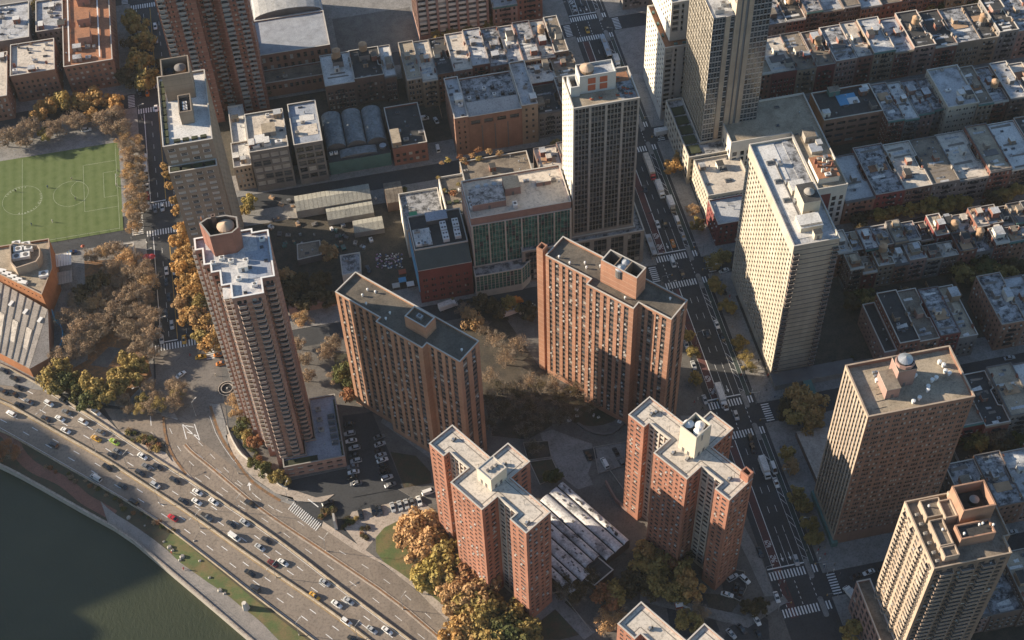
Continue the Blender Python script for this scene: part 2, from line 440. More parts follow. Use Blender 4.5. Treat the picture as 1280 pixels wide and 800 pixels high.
    def skylight(s, x, y, z, sx=1.6, sy=1.1, a=0):
        b = MB(); b.box(x, y, z, sx, sy, .35, 'conc_dk', a); c, t = math.cos(a), math.sin(a)
        def R(u, v): return (x+u*c-v*t, y+u*t+v*c)
        e = [R(-sx*.42, -sy*.42), R(sx*.42, -sy*.42), R(sx*.42, sy*.42), R(-sx*.42, sy*.42)]; g = [R(-sx*.42, 0), R(sx*.42, 0)]
        zt = z+.36; zr = z+.75
        b.face([(*e[0], zt), (*e[1], zt), (*g[1], zr), (*g[0], zr)], 'g_mid'); b.face([(*e[2], zt), (*e[3], zt), (*g[0], zr), (*g[1], zr)], 'g_mid')
        b.face([(*e[3], zt), (*e[0], zt), (*g[0], zr)], 'steel'); b.face([(*e[1], zt), (*e[2], zt), (*g[1], zr)], 'steel')
        b.build('skylight', s.root)
    def chimney(s, x, y, z, sx=.9, sy=.6, h=2.2, a=0, m='brick_red'):
        b = MB(); p = [(x+u*math.cos(a)-v*math.sin(a), y+u*math.sin(a)+v*math.cos(a)) for u, v in ((-sx/2, -sy/2), (sx/2, -sy/2), (sx/2, sy/2), (-sx/2, sy/2))]
        b.ring(p, min(sx, sy)*.25, z, z+h, m); b.face([(*q, z+h*.85) for q in inset(p, min(sx, sy)*.25)], 'black'); b.build('chimney', s.root)
def inside(pt, poly):
    x, y = pt; c = False; n = len(poly)
    for i in range(n):
        (x0, y0), (x1, y1) = poly[i], poly[(i+1) % n]
        if (y0 > y) != (y1 > y) and x < (x1-x0)*(y-y0)/(y1-y0)+x0: c = not c
    return c
def clutter(b, poly, z, n, rng=None, kinds='vvuskb', a=0.0, keep=[]):
    """scatter roof furniture inside a footprint"""
    r = rng or b.rng; q = inset(poly, 1.4); xs = [p[0] for p in q]; ys = [p[1] for p in q]; used = list(keep); k = 0; tries = 0
    while k < n and tries < n*12:
        tries += 1
        x, y = r.uniform(min(xs), max(xs)), r.uniform(min(ys), max(ys))
        if not inside((x, y), q) or any(abs(x-u)+abs(y-v) < d for u, v, d in used): continue
        t = r.choice(kinds); k += 1; used.append((x, y, 2.6))
        if t == 'v': b.vent(x, y, z, r.uniform(.25, .45), r.uniform(.7, 1.4))
        elif t == 'u': b.unit(x, y, z, r.uniform(1.2, 2.6), r.uniform(1, 1.8), r.uniform(.8, 1.5), a, r.choice(['steel', 'white', 'conc']))
        elif t == 's': b.skylight(x, y, z, r.uniform(1.2, 2.4), r.uniform(.9, 1.5), a)
        elif t == 'k': b.chimney(x, y, z, r.uniform(.7, 1.4), r.uniform(.5, .9), r.uniform(1.2, 2.4), a, r.choice(['brick_red', 'brick_grey', 'brick_tan', 'white_conc']))
        elif t == 'b': b.bulkhead(x, y, z, r.uniform(2.2, 3.4), r.uniform(2.2, 4), r.uniform(2.2, 2.8), a, r.choice(['brick_red', 'brick_grey', 'brick_tan', 'conc', 'white_conc']), r.choice(['r_silver', 'r_white', 'r_black']))
M['g_line'] = solid('pale_slab_edge', (.34, .35, .36), var=.08)
M['brick_rail'] = brick('brick_rail', (.36, .23, .18))
M['cream_pent'] = solid('cream_painted_block', (.62, .55, .43), var=.07)
M['brick_rose2'] = brick('brick_penthouse', (.29, .13, .095))
M['cone_tan'] = solid('cone_tan', (.45, .32, .22), var=.1)
M['r_blue'] = stained('roof_blue_grey', (.34, .37, .42), (.2, .22, .26), lo=.2, hi=.5)
M['ribbed'] = brick('ribbed_block', (.44, .37, .28), floor=2.72, band=.5, bandcol=(.3, .25, .2))
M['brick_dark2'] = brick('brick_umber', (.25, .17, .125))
M['brick_ochre'] = brick('brick_ochre', (.38, .22, .145))
M['span_grey'] = solid('grey_spandrel', (.13, .125, .12), var=.2)
M['pier'] = solid('beige_pier', (.3, .275, .25), var=.08)
M['pent_tile'] = solid('pale_tile', (.5, .49, .46), var=.05)
M['g_span'] = solid('grey_glass_spandrel', (.15, .165, .18), rough=.3, var=.1)
M['r_green'] = stained('roof_planting', (.05, .075, .03), (.03, .035, .02))
M['pier_lt'] = solid('pale_render', (.4, .37, .34), var=.07)
M['tan_wall'] = brick('tan_wall', (.3, .235, .175), floor=2.95, band=.3, bandcol=(.2, .15, .11))
M['planting'] = stained('planting', (.06, .07, .025), (.03, .035, .015), fine=5)
M['brick_high'] = brick('brick_high', (.27, .115, .08), floor=2.75, band=.25, bandcol=(.36, .25, .2))
M['steel_rail'] = solid('grey_balcony_rail', (.25, .25, .25), var=.1)
# ================================================================== towers
def near(mx, my, p, d=3.0): return math.hypot(mx-p[0], my-p[1]) < d
# ---- two cross-plan brick towers
def cross_tower(pts, label, pent, penth, tanks, chim=None, recess=(), full=True):
    Z = 63.3; th = math.radians(32.5)
    p = ortho(UP(pts, Z), th)
    cx, cy = sum(q[0] for q in p)/len(p), sum(q[1] for q in p)/len(p)
    b = Bld('apartment_tower', label, 'apartment tower', at=(cx, cy), indiv=300)
    sp = wall_spec(mod=5.6, wins=((.7, 1.9), (3.0, 4.9)), fh=2.66, sill=.95, wh=1.25, z0=3.0, topm=1.3, margin=.5, ac=.16, rec=.2)
    spr = wall_spec(mod=2.5, wins=((.25, 2.2),), fh=2.66, sill=1.0, wh=1.5, z0=3.0, topm=1.3, margin=.2, rec=.5, span='conc_lt')
    rec = [U(*q, Z) for q in recess]
    def specs(nx, ny, L, mx, my):
        if any(near(mx, my, q, 3.2) for q in rec): return (spr, 'conc_lt')
        return sp
    rz = b.shell(p, 0, Z, sp, 'brick_cross', 'r_cross', par=.7, specs=specs, coping='stone')
    q = inset(p, 1.7); L = MB()                        # darker walkway seam set in from the edge
    for i in range(len(q)):
        a, c = q[i], q[(i+1) % len(q)]; dx, dy = c[0]-a[0], c[1]-a[1]; l = math.hypot(dx, dy); ux, uy = -dy/l*.3, dx/l*.3
        L.face([(a[0], a[1], rz+.02), (c[0], c[1], rz+.02), (c[0]+ux, c[1]+uy, rz+.02), (a[0]+ux, a[1]+uy, rz+.02)], 'tar_line')
    L.build('roof_seam', b.root)
    pp = ortho(UP(pent, penth), th)
    B = MB(); q = ccw(pp)
    for i in range(4):
        a, c = q[i], q[(i+1) % 4]; B.face([(*a, rz), (*c, rz), (*c, penth), (*a, penth)], 'cream_pent')
    hgt = .25 if not tanks else 5.0
    n = inset(q, .35); B.face([(*v, penth-hgt) for v in n], 'r_cross' if not tanks else 'r_black')
    for i in range(4):
        a, c = n[i], n[(i+1) % 4]; B.face([(*c, penth-hgt), (*a, penth-hgt), (*a, penth), (*c, penth)], 'cream_pent')
        a2, c2 = q[i], q[(i+1) % 4]; B.face([(*a2, penth), (*c2, penth), (*c, penth), (*a, penth)], 'stone')
    ph = B.build('penthouse', b.root)
    px = sum(v[0] for v in q)/4; py = sum(v[1] for v in q)/4
    for i, (a, c) in enumerate([(q[j], q[(j+1) % 4]) for j in range(4)]):
        if (c[1]-a[1]) < -1 or (c[0]-a[0]) > 1:
            for t in (.3, .62):
                x, y = a[0]+(c[0]-a[0])*t, a[1]+(c[1]-a[1])*t
                dv = MB(); dv.box(x, y, rz, 1.0, .12, 2.1, 'conc_dk', math.atan2(c[1]-a[1], c[0]-a[0])); dv.build('door', ph)
    if not tanks:
        for k_ in range(3): e = MB(); e.box(px-1.5+k_*1.6, py-.8+k_*.7, penth-.2, 1.0, .8, .8, 'conc_dk', th); e.build('exhaust_fan', b.root)
    if tanks:
        for s_, t_ in ((-1.9, 1.1), (1.9, 1.1), (0, -2.0)):
            x = px+s_*math.cos(th-1.571/2+.6)-t_*math.sin(.2); y = py+s_*math.sin(-.35)+t_
            b.tank(x, y, penth-5, 1.75, 3.6, .3, 'steel', 'white')
    r = b.rng; c_, s_ = math.cos(th), math.sin(th)
    for k in range(9):
        for _ in range(30):
            x, y = r.uniform(min(v[0] for v in p), max(v[0] for v in p)), r.uniform(min(v[1] for v in p), max(v[1] for v in p))
            if inside((x, y), inset(p, 2.5)) and not inside((x, y), inset(q, -1.0)): break
        else: continue
        if k < 5:
            e = MB(); e.box(x, y, rz, 1.4, .9, .5, 'conc_dk', th); e.box(x, y, rz+.5, .8, .8, .7, 'steel', th); e.cyl(x+.9, y+.3, rz, .35, .9, 'r_brown', 8); e.build('exhaust_fan', b.root)
        else:
            e = MB(); e.tube((x, y, rz), (x, y, rz+3.2), .06, 'black', 4); e.tube((x-.5, y, rz+2.8), (x+.5, y, rz+2.8), .04, 'black', 4); e.build('antenna', b.root)
    if chim:
        c = U(*chim, 66.5); C = MB(); cp = [(c[0]+u*c_-v*s_, c[1]+u*s_+v*c_) for u, v in ((-1.4, -1.7), (1.4, -1.7), (1.4, 1.7), (-1.4, 1.7))]
        C.ring(cp, .5, 0, 66.8, 'brick_cross'); C.face([(*v, 64) for v in inset(cp, .5)], 'black'); C.build('chimney', b.root)
    b.finish(); return p
CL = [(536.4, 553.6), (566.9, 530.2), (609.8, 570.8), (638, 554.4), (662.2, 577.8), (638, 596.6), (690, 641), (656, 665.5), (637.5, 648.6), (645, 641.5), (623.1, 620), (601.3, 638), (563.8, 602), (585, 585), (561.4, 563.8), (554.4, 570.8)]
CRp = [(785.8, 518.3), (812.3, 494.8), (853.8, 529.2), (880, 512), (892, 516), (917, 536.3), (889.7, 558.9), (940, 597), (913.7, 626), (893, 611), (902.2, 603.4), (878, 582.3), (857.7, 599.5), (817.8, 565.2), (837.3, 548), (810.8, 528.4), (805.3, 533.9)]
CRp = [(785.8, 518.3), (812.3, 494.8), (860, 533.5), (892, 516), (917, 536.3), (889.7, 558.9), (940, 597), (913.7, 626), (893, 611), (902.2, 603.4), (878, 582.3), (857.7, 599.5), (817.8, 565.2), (837.3, 548), (810.8, 528.4), (805.3, 533.9)]
cross_tower(CL, 'red brick cross-plan tower with low white penthouse, beside the trees along the highway', [(595, 586), (616, 569), (634, 585), (613.5, 599)], 69.5, False, recess=[(573, 574), (633, 631)])
cross_tower(CRp, 'red brick cross-plan tower with two white tanks in its tall cream penthouse', [(850, 531.5), (871, 515), (889.7, 531.5), (870, 547)], 75.8, True, chim=(934, 590), recess=[(824, 538), (890, 593)])
# third one, cut off by the lower frame edge: same plan, moved
CO = [(776, 788), (805, 751), (860, 795), (884, 780), (910, 802)]
def third():
    Z = 63.3; a = Vector(U(803, 751, Z)); ref = Vector(U(566.9, 530.2, Z)); d = a-ref
    pts = [tuple(Vector(U(*q, Z))+d) for q in CL]
    return [PX(x, y, Z) for x, y in pts], d
tp, dd = third()
cross_tower(tp, 'red brick cross-plan tower cut off by the lower edge, only its beige roof showing', [PX(*(Vector(U(*q, 69.5))+dd), 69.5) for q in [(595, 586), (616, 569), (634, 585), (613.5, 599)]], 69.5, False, recess=[])

# ---- two long brick slabs
def slab(pts, Z, label, pent, ph, tanks, mat, chim=None, roof='r_slab'):
    th = math.radians(-47.6); p = ortho(UP(pts, Z), th)
    cx, cy = sum(q[0] for q in p)/len(p), sum(q[1] for q in p)/len(p)
    b = Bld('apartment_slab', label, 'apartment block', at=(cx, cy), indiv=300)
    sp = wall_spec(mod=6.4, wins=((.5, 1.9), (3.3, 5.3)), fh=2.74, sill=.95, wh=1.5, z0=3.2, topm=1.2, margin=1.0, ac=.22, rec=.3, span='spandrel')
    spe = wall_spec(mod=4.2, wins=((.9, 2.9),), fh=2.74, sill=.95, wh=1.45, z0=3.2, topm=1.2, margin=.6, ac=.2, rec=.3, span='spandrel')
    rz = b.shell(p, 0, Z, sp, mat, roof, par=1.0, coping='stone', specs=lambda nx, ny, L, mx, my: sp if L > 13 else (spe if L > 5 else None))
    q = ccw(ortho(UP(pent, ph), th)); B = MB()
    for i in range(4): B.face([(*q[i], rz), (*q[(i+1) % 4], rz), (*q[(i+1) % 4], ph), (*q[i], ph)], mat)
    n = inset(q, .5); d = 5 if tanks else .8
    B.face([(*v, ph-d) for v in n], 'black' if tanks else roof)
    for i in range(4):
        a, c = n[i], n[(i+1) % 4]; B.face([(*c, ph-d), (*a, ph-d), (*a, ph), (*c, ph)], mat if not tanks else 'conc_dk')
        B.face([(*q[i], ph), (*q[(i+1) % 4], ph), (*c, ph), (*a, ph)], 'stone')
    if tanks:
        for t in (.36, .66):
            a = Vector(n[0]).lerp(Vector(n[1]), t) if (Vector(n[1])-Vector(n[0])).length > (Vector(n[2])-Vector(n[1])).length else Vector(n[1]).lerp(Vector(n[2]), t)
            c = Vector(n[3]).lerp(Vector(n[2]), t) if (Vector(n[1])-Vector(n[0])).length > (Vector(n[2])-Vector(n[1])).length else Vector(n[0]).lerp(Vector(n[3]), t)
            m_ = (a+c)/2; B.box(m_.x, m_.y, ph-5, (c-a).length, .3, 5.0, 'brick_tan', math.atan2((c-a).y, (c-a).x))
    o = B.build('penthouse', b.root)
    if tanks:
        A0, A1 = (Vector(n[0])+Vector(n[3]))/2, (Vector(n[1])+Vector(n[2]))/2
        if (A1-A0).length < 5: A0, A1 = (Vector(n[0])+Vector(n[1]))/2, (Vector(n[2])+Vector(n[3]))/2
        for t, r_, h_ in ((.17, 2.0, 4.1), (.51, 1.4, 3.7), (.83, 1.8, 4.2)):
            v = A0.lerp(A1, t); b.tank(v.x, v.y, ph-5, r_, h_, .2, 'conc_dk', 'steel')
    else:
        v = (Vector(n[0])+Vector(n[2]))/2
        b.unit(v.x, v.y, ph-.8, 2.2, 1.6, 1.2, th)
    for t in range(7):
        for _ in range(40):
            x, y = b.rng.uniform(min(v[0] for v in p), max(v[0] for v in p)), b.rng.uniform(min(v[1] for v in p), max(v[1] for v in p))
            if inside((x, y), inset(p, 2)) and not inside((x, y), inset(q, -1.2)): b.vent(x, y, rz, .42, 1.2, 'white'); break
    if chim:
        c = U(*chim, Z+1); C = MB(); c_, s_ = math.cos(th), math.sin(th)
        cp = [(c[0]+u*c_-v*s_, c[1]+u*s_+v*c_) for u, v in ((-1.4, -1.6), (1.4, -1.6), (1.4, 1.6), (-1.4, 1.6))]
        C.ring(cp, .45, 0, Z+1.2, mat); C.face([(*v, Z-1) for v in inset(cp, .45)], 'black'); C.build('chimney', b.root)
    b.finish()
slab([(418.8, 365.3), (444.5, 338.7), (597.7, 426.3), (575, 453), (532.8, 427.8), (528.1, 436.4), (469.5, 400.5), (475.8, 396.6)], 70.5,
     'long brown brick slab with a dark gravel roof, next to the tall stepped balcony tower', [(506, 393), (519, 382), (544, 397), (530, 411)], 76, False, 'brick_slab')
slab([(685.8, 320.5), (699.8, 293.3), (859.2, 374.5), (838.9, 401), (798.3, 376.5), (792.8, 387), (734.2, 355), (737.3, 348)], 74,
     'long orange brick slab with three tanks sunk in its brick penthouse', [(751, 325), (763, 311.5), (808, 334), (796.5, 348)], 85, True, 'brick_orange', chim=(677.5, 308))
b_low = None

# ---- tall stepped balcony tower
def balcony_mesh(wd, dp, ch, m, rail='conc_lt', h=1.05):
    b = MB(); z = 0
    p = [(-wd/2, 0), (wd/2, 0), (wd/2-ch, -dp), (-wd/2+ch, -dp)]
    p = ccw(p)
    b.prism(p, -.18, 0, m, bottom=True)
    for a, c in (((-wd/2, 0), (-wd/2+ch, -dp)), ((-wd/2+ch, -dp), (wd/2-ch, -dp)), ((wd/2-ch, -dp), (wd/2, 0))):
        a, c = Vector(a), Vector(c); d = (c-a).normalized()*.06; n = Vector((-d.y, d.x))*1.4
        b.face([(a.x, a.y, 0), (c.x, c.y, 0), (c.x, c.y, h), (a.x, a.y, h)], rail)
        b.face([(c.x+n.x, c.y+n.y, 0), (a.x+n.x, a.y+n.y, 0), (a.x+n.x, a.y+n.y, h), (c.x+n.x, c.y+n.y, h)], rail)
        b.face([(a.x, a.y, h), (c.x, c.y, h), (c.x+n.x, c.y+n.y, h), (a.x+n.x, a.y+n.y, h)], 'stone')
    return b.mesh('balcony')
T1 = ortho([(-49.8, 358.8), (-29.5, 358.8), (-29.3, 357.2), (-23.9, 356.8), (-23.9, 335.3), (-28.3, 335), (-28.3, 328.4), (-39.1, 328.6), (-39.1, 334.8), (-42.2, 335), (-42.2, 341.5), (-45.1, 341.7), (-45.1, 345.5), (-47.3, 345.8), (-47.3, 353), (-49.8, 353.2)])
b = Bld('balcony_tower', 'tallest pink brick tower with stepped white roof edge and rows of bay balconies', 'apartment tower', at=(-37, 347), indiv=300)
spA = wall_spec(mod=5.2, wins=((1.0, 2.6), (3.2, 4.3)), fh=2.8, sill=.6, wh=1.8, z0=9, topm=1.6, margin=.3, rec=.35)
spL = wall_spec(mod=3.4, wins=((.6, 2.6),), fh=2.8, sill=.5, wh=1.9, z0=9, topm=1.6, margin=.3, rec=.35)
Z = 105.6
rz = b.shell(T1, 0, Z, spA, 'brick_pink', 'r_worn', par=1.0, coping='white', thick=.5, specs=lambda nx, ny, L, mx, my: spA if L > 4 else spL)
bm = balcony_mesh(3.5, 1.5, .55, 'conc_lt', 'brick_rail'); bs = balcony_mesh(1.9, 1.3, .2, 'white_conc', 'white_conc', h=1.25)
n_f = int((Z-1.6-9)/2.8)
k = (Z-1.6-9)/n_f
for f_ in range(n_f):
    z = 9+f_*k
    for x, y in ((-41, 334.8), (-36.2, 328.5), (-31.2, 328.5), (-26.1, 335.1)): place('balcony', bm, b.root, x, y, z, 0, (1, 1, 1))
    for x, y in ((-49.8, 357.4), (-49.8, 354.6), (-47.3, 350), (-45.1, 343.6), (-42.2, 338.2), (-39.1, 331.8)): place('balcony', bs, b.root, x, y, z, -math.pi/2)
# rooftop: octagonal brick drum enclosure with a conical tank, chimney and white decks
q = [U(x/6.4+220, y/6.4+250, 113) for x, y in [(295, 195), (340, 165), (400, 130), (535, 140), (560, 170), (575, 300), (520, 345), (400, 370), (375, 330)]]
q = [(-46.3, 356.6), (-43.5, 358.4), (-37, 358.4), (-33.2, 356.6), (-33.2, 351.5), (-35.5, 349.5), (-43.2, 349.5), (-44.4, 352.5)]
B = MB(); q = ccw(q); n = inset(q, .55); z1 = 115
for i in range(len(q)):
    a, c = q[i], q[(i+1) % len(q)]; e, g = n[i], n[(i+1) % len(q)]
    B.face([(*a, rz), (*c, rz), (*c, z1), (*a, z1)], 'brick_rose2'); B.face([(*g, z1-5.5), (*e, z1-5.5), (*e, z1), (*g, z1)], 'brick_dark'); B.face([(*a, z1), (*c, z1), (*g, z1), (*e, z1)], 'conc')
B.face([(*v, z1-5.5) for v in n], 'r_black')
o = B.build('penthouse', b.root)
lv = MB()
for y in (360.5, 357.5, 354.5): lv.box(-45.7 if y > 356 else -44.9, y, rz+.8, .25, 1.6, z1-rz-2.5, 'brick_orange2')
lv.build('louvre_bay', o)
b.tank(-37.6, 354.3, z1-5.5, 2.9, 4.2, .3, 'tankwood', 'cone_tan')
b.chimney(-41.2, 357.6, rz, 1.5, 1.5, 12, 0, 'brick_dark')
D = MB()
for x0, y0, x1, y1, mm in ((-49, 354.5, -46.8, 358.2, 'r_silver'), (-28.5, 336.5, -24.8, 356, 'r_blue'), (-33, 336.5, -28.5, 349, 'r_blue'), (-42, 329.5, -36.5, 334.6, 'r_white')):
    D.box((x0+x1)/2, (y0+y1)/2, rz, x1-x0, y1-y0, .12, mm)
D.build('roof_deck', b.root)
for x, y in ((-44, 346), (-41, 347.5), (-38, 345.5), (-33, 344.5), (-31, 333), (-36, 337), (-26.5, 353)): b.unit(x, y, rz+.13, 1.9, 1.4, 1.2, 0, 'white')
for x, y in ((-27, 350), (-26.2, 343.5), (-31.8, 341.5), (-34.5, 330.7)): b.skylight(x, y, rz+.12, 1.2, 1.2)
b.bulkhead(-34.2, 341.5, rz, 3.4, 2.4, 2.2, 0, 'white', 'r_white')
b.finish()
# its podium with skylit garage roof
b = Bld('garage_podium', 'low brick garage with blue-grey skylit roof at the foot of the stepped balcony tower', 'garage', at=(-20, 340))
pod = [(-37, 323.5), (-13, 323.5), (-13, 354), (-23.4, 354), (-23.4, 334.2), (-27.8, 334.2), (-27.8, 327.9), (-37, 327.9)]
b.shell(pod, 0, 7.5, wall_spec(mod=3.6, wins=((.8, 2.8),), fh=2.9, sill=.7, wh=1.3, z0=.6, topm=.8, rec=.4), 'brick_pink', 'r_blue', par=.8, coping='conc')
for i in range(5): b.skylight(-16, 331+i*3.2, 6.7, 2.6, 2.2)
for i in range(9): q_ = MB(); q_.box(-13.7, 326+i*3, 6.7, .8, 2.6, .8, 'planting'); q_.build('planter', b.root)
e = MB(); e.box(-30, 325.5, 6.72, 13, 2.6, .3, 'planting'); e.build('planter', b.root)
for i in range(3): b.unit(-20.5, 338+i*5, 6.7, 2.2, 1.6, 1.1, 0, 'conc')
for i in range(3): b.vent(-20+i*3, 331, 6.7)
b.finish()

# ---- cream grid tower on the right of the avenue
b = Bld('cream_tower', 'tall cream tower with a lit egg-crate window grid and a ribbed windowless end', 'apartment tower', at=(170, 355), indiv=300)
p = rect(161.6, 328, 179.2, 382); Z = 80.5
spg = wall_spec(mod=2.55, wins=((.55, 2.0),), fh=2.72, sill=.55, wh=1.75, z0=4, topm=5.5, margin=.5, rec=.55, glassm=(('g_dark', 5), ('g_mid', 4), ('g_blind', 1)))
spm = wall_spec(mod=2.55, wins=((.55, 2.0),), blank=True)
b.shell(p, 0, Z, spg, 'cream', 'r_silver', par=1.0, coping='stone', specs=lambda nx, ny, L, mx, my: spg if nx < -.5 else (spm, 'ribbed'))
R = MB()
for i in range(28): R.box(170.4, 327.93, 4+i*2.72, 16.6, .14, .3, 'conc_dk')
R.build('rib', b.root)
bb = balcony_mesh(2.2, 1.4, 0, 'conc_dk', 'spandrel')
for i in range(27):
    for x in (162.8, 178.0): place('balcony', bb, b.root, x, 328, 4.5+i*2.72, 0)
rz = 79.5
W_ = MB(); W_.box(167.6, 356.5, rz, 7.2, 49.5, .15, 'r_white'); W_.build('roof_deck', b.root)
b.bulkhead(172.8, 347, rz, 6.5, 9.5, 7, 0, 'cream', 'r_black'); b.tank(172.8, 346.6, rz+7.1, 1.9, 1.0, .05, 'conc_dk', 'conc')
b.bulkhead(171.8, 355.2, rz, 5.5, 5.0, 3.0, 0, 'cream', 'r_white')
b.bulkhead(170.5, 337.5, rz, 8.5, 6.5, 2.6, 0, 'cream', 'r_white', door=False)
b.bulkhead(171.5, 331.2, rz, 3.0, 2.4, 3.0, 0, 'cream', 'r_black')
R = MB()
for yy in (334.8, 335.3): R.box(170.5, yy, rz+2.9, 8.4, .12, .25, 'black')
for xx in (168.3, 168.7): R.box(xx, 356, rz+.2, .14, 34, .3, 'conc_dk')
R.build('roof_pipes', b.root)
for y in (351, 361, 371): b.skylight(166.5, y, rz+.15, 2.6, 2.2); b.unit(169.8, y-1.6, rz+.15, 2.2, 1.6, 1.5)
pr = MB(); pr.prism(rect(174.5, 356, 178.7, 381.5), rz, rz+.3, 'r_silver2'); pr.build('terrace', b.root)
b.finish()
b = Bld('tower_plinth', 'low concrete forecourt with green canopy at the foot of the cream tower', 'plinth', at=(175, 324))
b.wall.prism(rect(161, 321, 196, 327.4), 0, 3.2, 'conc', 'conc_dk'); g = MB(); g.box(174.5, 317.5, 2.8, 3.6, 7.5, .3, 'green_metal')
for i in (-1, 1): g.tube((174.5+i*1.5, 314.3, 0), (174.5+i*1.5, 314.3, 2.8), .1, 'steel')
g.build('canopy', b.root); b.finish()

# ---- brown brick tower
b = Bld('brown_tower', 'brown brick tower with striped lit side and water tank penthouse on a deep-parapet roof', 'apartment tower', at=(178, 259), indiv=300)
p = rect(160.0, 248.6, 197.3, 270.5); Z = 83.75
spl = wall_spec(mod=2.2, wins=((.5, 1.7),), fh=2.74, sill=.9, wh=1.5, z0=6, topm=1.6, margin=.5, rec=.45, span='conc_dk')
spf = wall_spec(mod=6.1, wins=((.4, 1.2), (1.35, 2.15), (3.2, 3.95), (4.1, 4.8), (4.95, 5.7)), fh=2.74, sill=.85, wh=1.5, z0=6, topm=1.6, margin=.4, rec=.2, glassm=(('g_dark', 7), ('g_mid', 3), ('g_blind', 3)), frame='stone')
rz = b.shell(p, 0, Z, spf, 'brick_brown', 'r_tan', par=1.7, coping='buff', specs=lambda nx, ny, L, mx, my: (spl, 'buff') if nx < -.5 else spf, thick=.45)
b.bulkhead(176.5, 262, rz, 6.4, 6.2, 9, 0, 'brick_rose', 'r_black'); b.tank(176.5, 262.2, rz+9, 2.4, 1.9, .1, 'conc_dk', 'steel')
cr = MB(); cr.ring([(176.5+3.3*math.cos(a*math.pi/5), 262+3.1*math.sin(a*math.pi/5)) for a in range(10)], .4, rz+9, rz+10.6, 'brick_rose'); cr.build('parapet_crown', b.root)
b.bulkhead(170.9, 259.2, rz, 4.8, 8.0, 5, 0, 'brick_rose', 'r_brown')
for x, y in ((192, 261), (192.4, 263.5), (191.5, 265), (193, 259.8), (188, 259), (186.3, 258.4), (184, 256.2), (183.4, 255), (179.5, 252.5), (177, 251.6), (181.5, 261.5), (168.3, 262.5)):
    b.vent(x, y, rz, .7, 1.7, 'white')
for x, y in ((169, 264.5), (169, 266)): b.unit(x, y, rz, 1.8, .8, 1.0)
for i in range(4): 
    e = MB(); e.tube((164+i*1.2, 252+i*2.8, rz+.1), (168+i*1.2, 252.2+i*2.8, rz+.1), .07, 'black', 4); e.build('conduit', b.root)
g = MB(); g.prism(rect(159.2, 247.4, 161.5, 271), 0, 3.0, 'green_metal'); g.build('shopfront', b.root)
b.finish()

# ---- tan balcony tower, lower right
b = Bld('tan_tower', 'tan brick tower with curved balcony columns and an orange-walled open tank enclosure', 'apartment tower', at=(175, 206), indiv=300)
p = ortho([(162, 193.5), (187.6, 193.5), (187.6, 199.5), (189.6, 199.5), (189.6, 218.4), (162, 218.4)]); Z = 78.3
spx = wall_spec(mod=3.3, wins=((.55, 2.5),), fh=2.72, sill=.7, wh=1.6, z0=6, topm=1.5, margin=.5, rec=.35, ac=.1)
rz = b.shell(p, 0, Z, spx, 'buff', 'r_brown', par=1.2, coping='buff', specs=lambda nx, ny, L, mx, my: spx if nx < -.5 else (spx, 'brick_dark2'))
b1 = balcony_mesh(2.5, 1.1, .45, 'conc', 'buff'); b2 = balcony_mesh(4.6, 1.3, .2, 'conc', 'brick_dark2')
for i in range(26):
    z = 6+i*2.72
    if z > 76: break
    for y in (196.5, 202.5, 209.5, 215.5): place('balcony', b1, b.root, 162, y, z, -math.pi/2)
    for x in (166.5, 173.5, 180.5): place('balcony', b2, b.root, x, 193.5, z, 0)
def box_open(x0, y0, x1, y1, z0, z1, m, floor='r_black', t=.5, dp=4):
    B = MB(); q = rect(x0, y0, x1, y1); B.prism(q, z0, z1-dp, m, floor); B.ring(q, t, z1-dp, z1, m); return B
box_open(175.2, 206.5, 186, 216, rz, rz+9.5, 'brick_ochre', dp=5).build('tank_enclosure', b.root)
b.tank(181.5, 211.5, rz+4.5, 1.5, 1.8, .2, 'black', 'conc')
box_open(172.5, 199.5, 184, 204.8, rz, rz+5, 'brick_ochre', 'r_black', dp=1).build('bulkhead', b.root)
for x0, y0, x1, y1, h in ((165.8, 210, 172.2, 216.5, 3.4), (166, 199.5, 170.5, 209, 3.4), (166, 195.5, 170.8, 199.3, 3.2), (176, 216.3, 184.5, 218, 3), (171, 208, 175, 214.5, 4.6)):
    box_open(x0, y0, x1, y1, rz, rz+h, 'buff', 'r_brown', t=.35, dp=.9).build('bulkhead', b.root)
for x, y in ((168, 214), (179.8, 203), (181, 203.2), (174, 201), (169, 205), (178, 217), (184, 202)): b.vent(x, y, rz+4.9 if 172 < x < 185 and y < 206 else rz+2.6, .4, 1.0, 'white')
for y in (196, 199, 202.5, 206, 209.5, 213): b.unit(164.1, y, rz, 1.2, .9, 1.2, 0, 'conc')
b.finish()
b = Bld('brick_annex', 'six-storey tan base wing with gridded windows beneath the tan balcony tower', 'podium', at=(159.5, 210))
b.shell(rect(156.8, 186, 161.9, 222.5), 0, 20, wall_spec(mod=3.3, wins=((.5, 2.7),), fh=3.1, sill=.6, wh=2.0, z0=1, topm=1), 'brick_rose', 'r_brown', coping='stone')
b.finish()

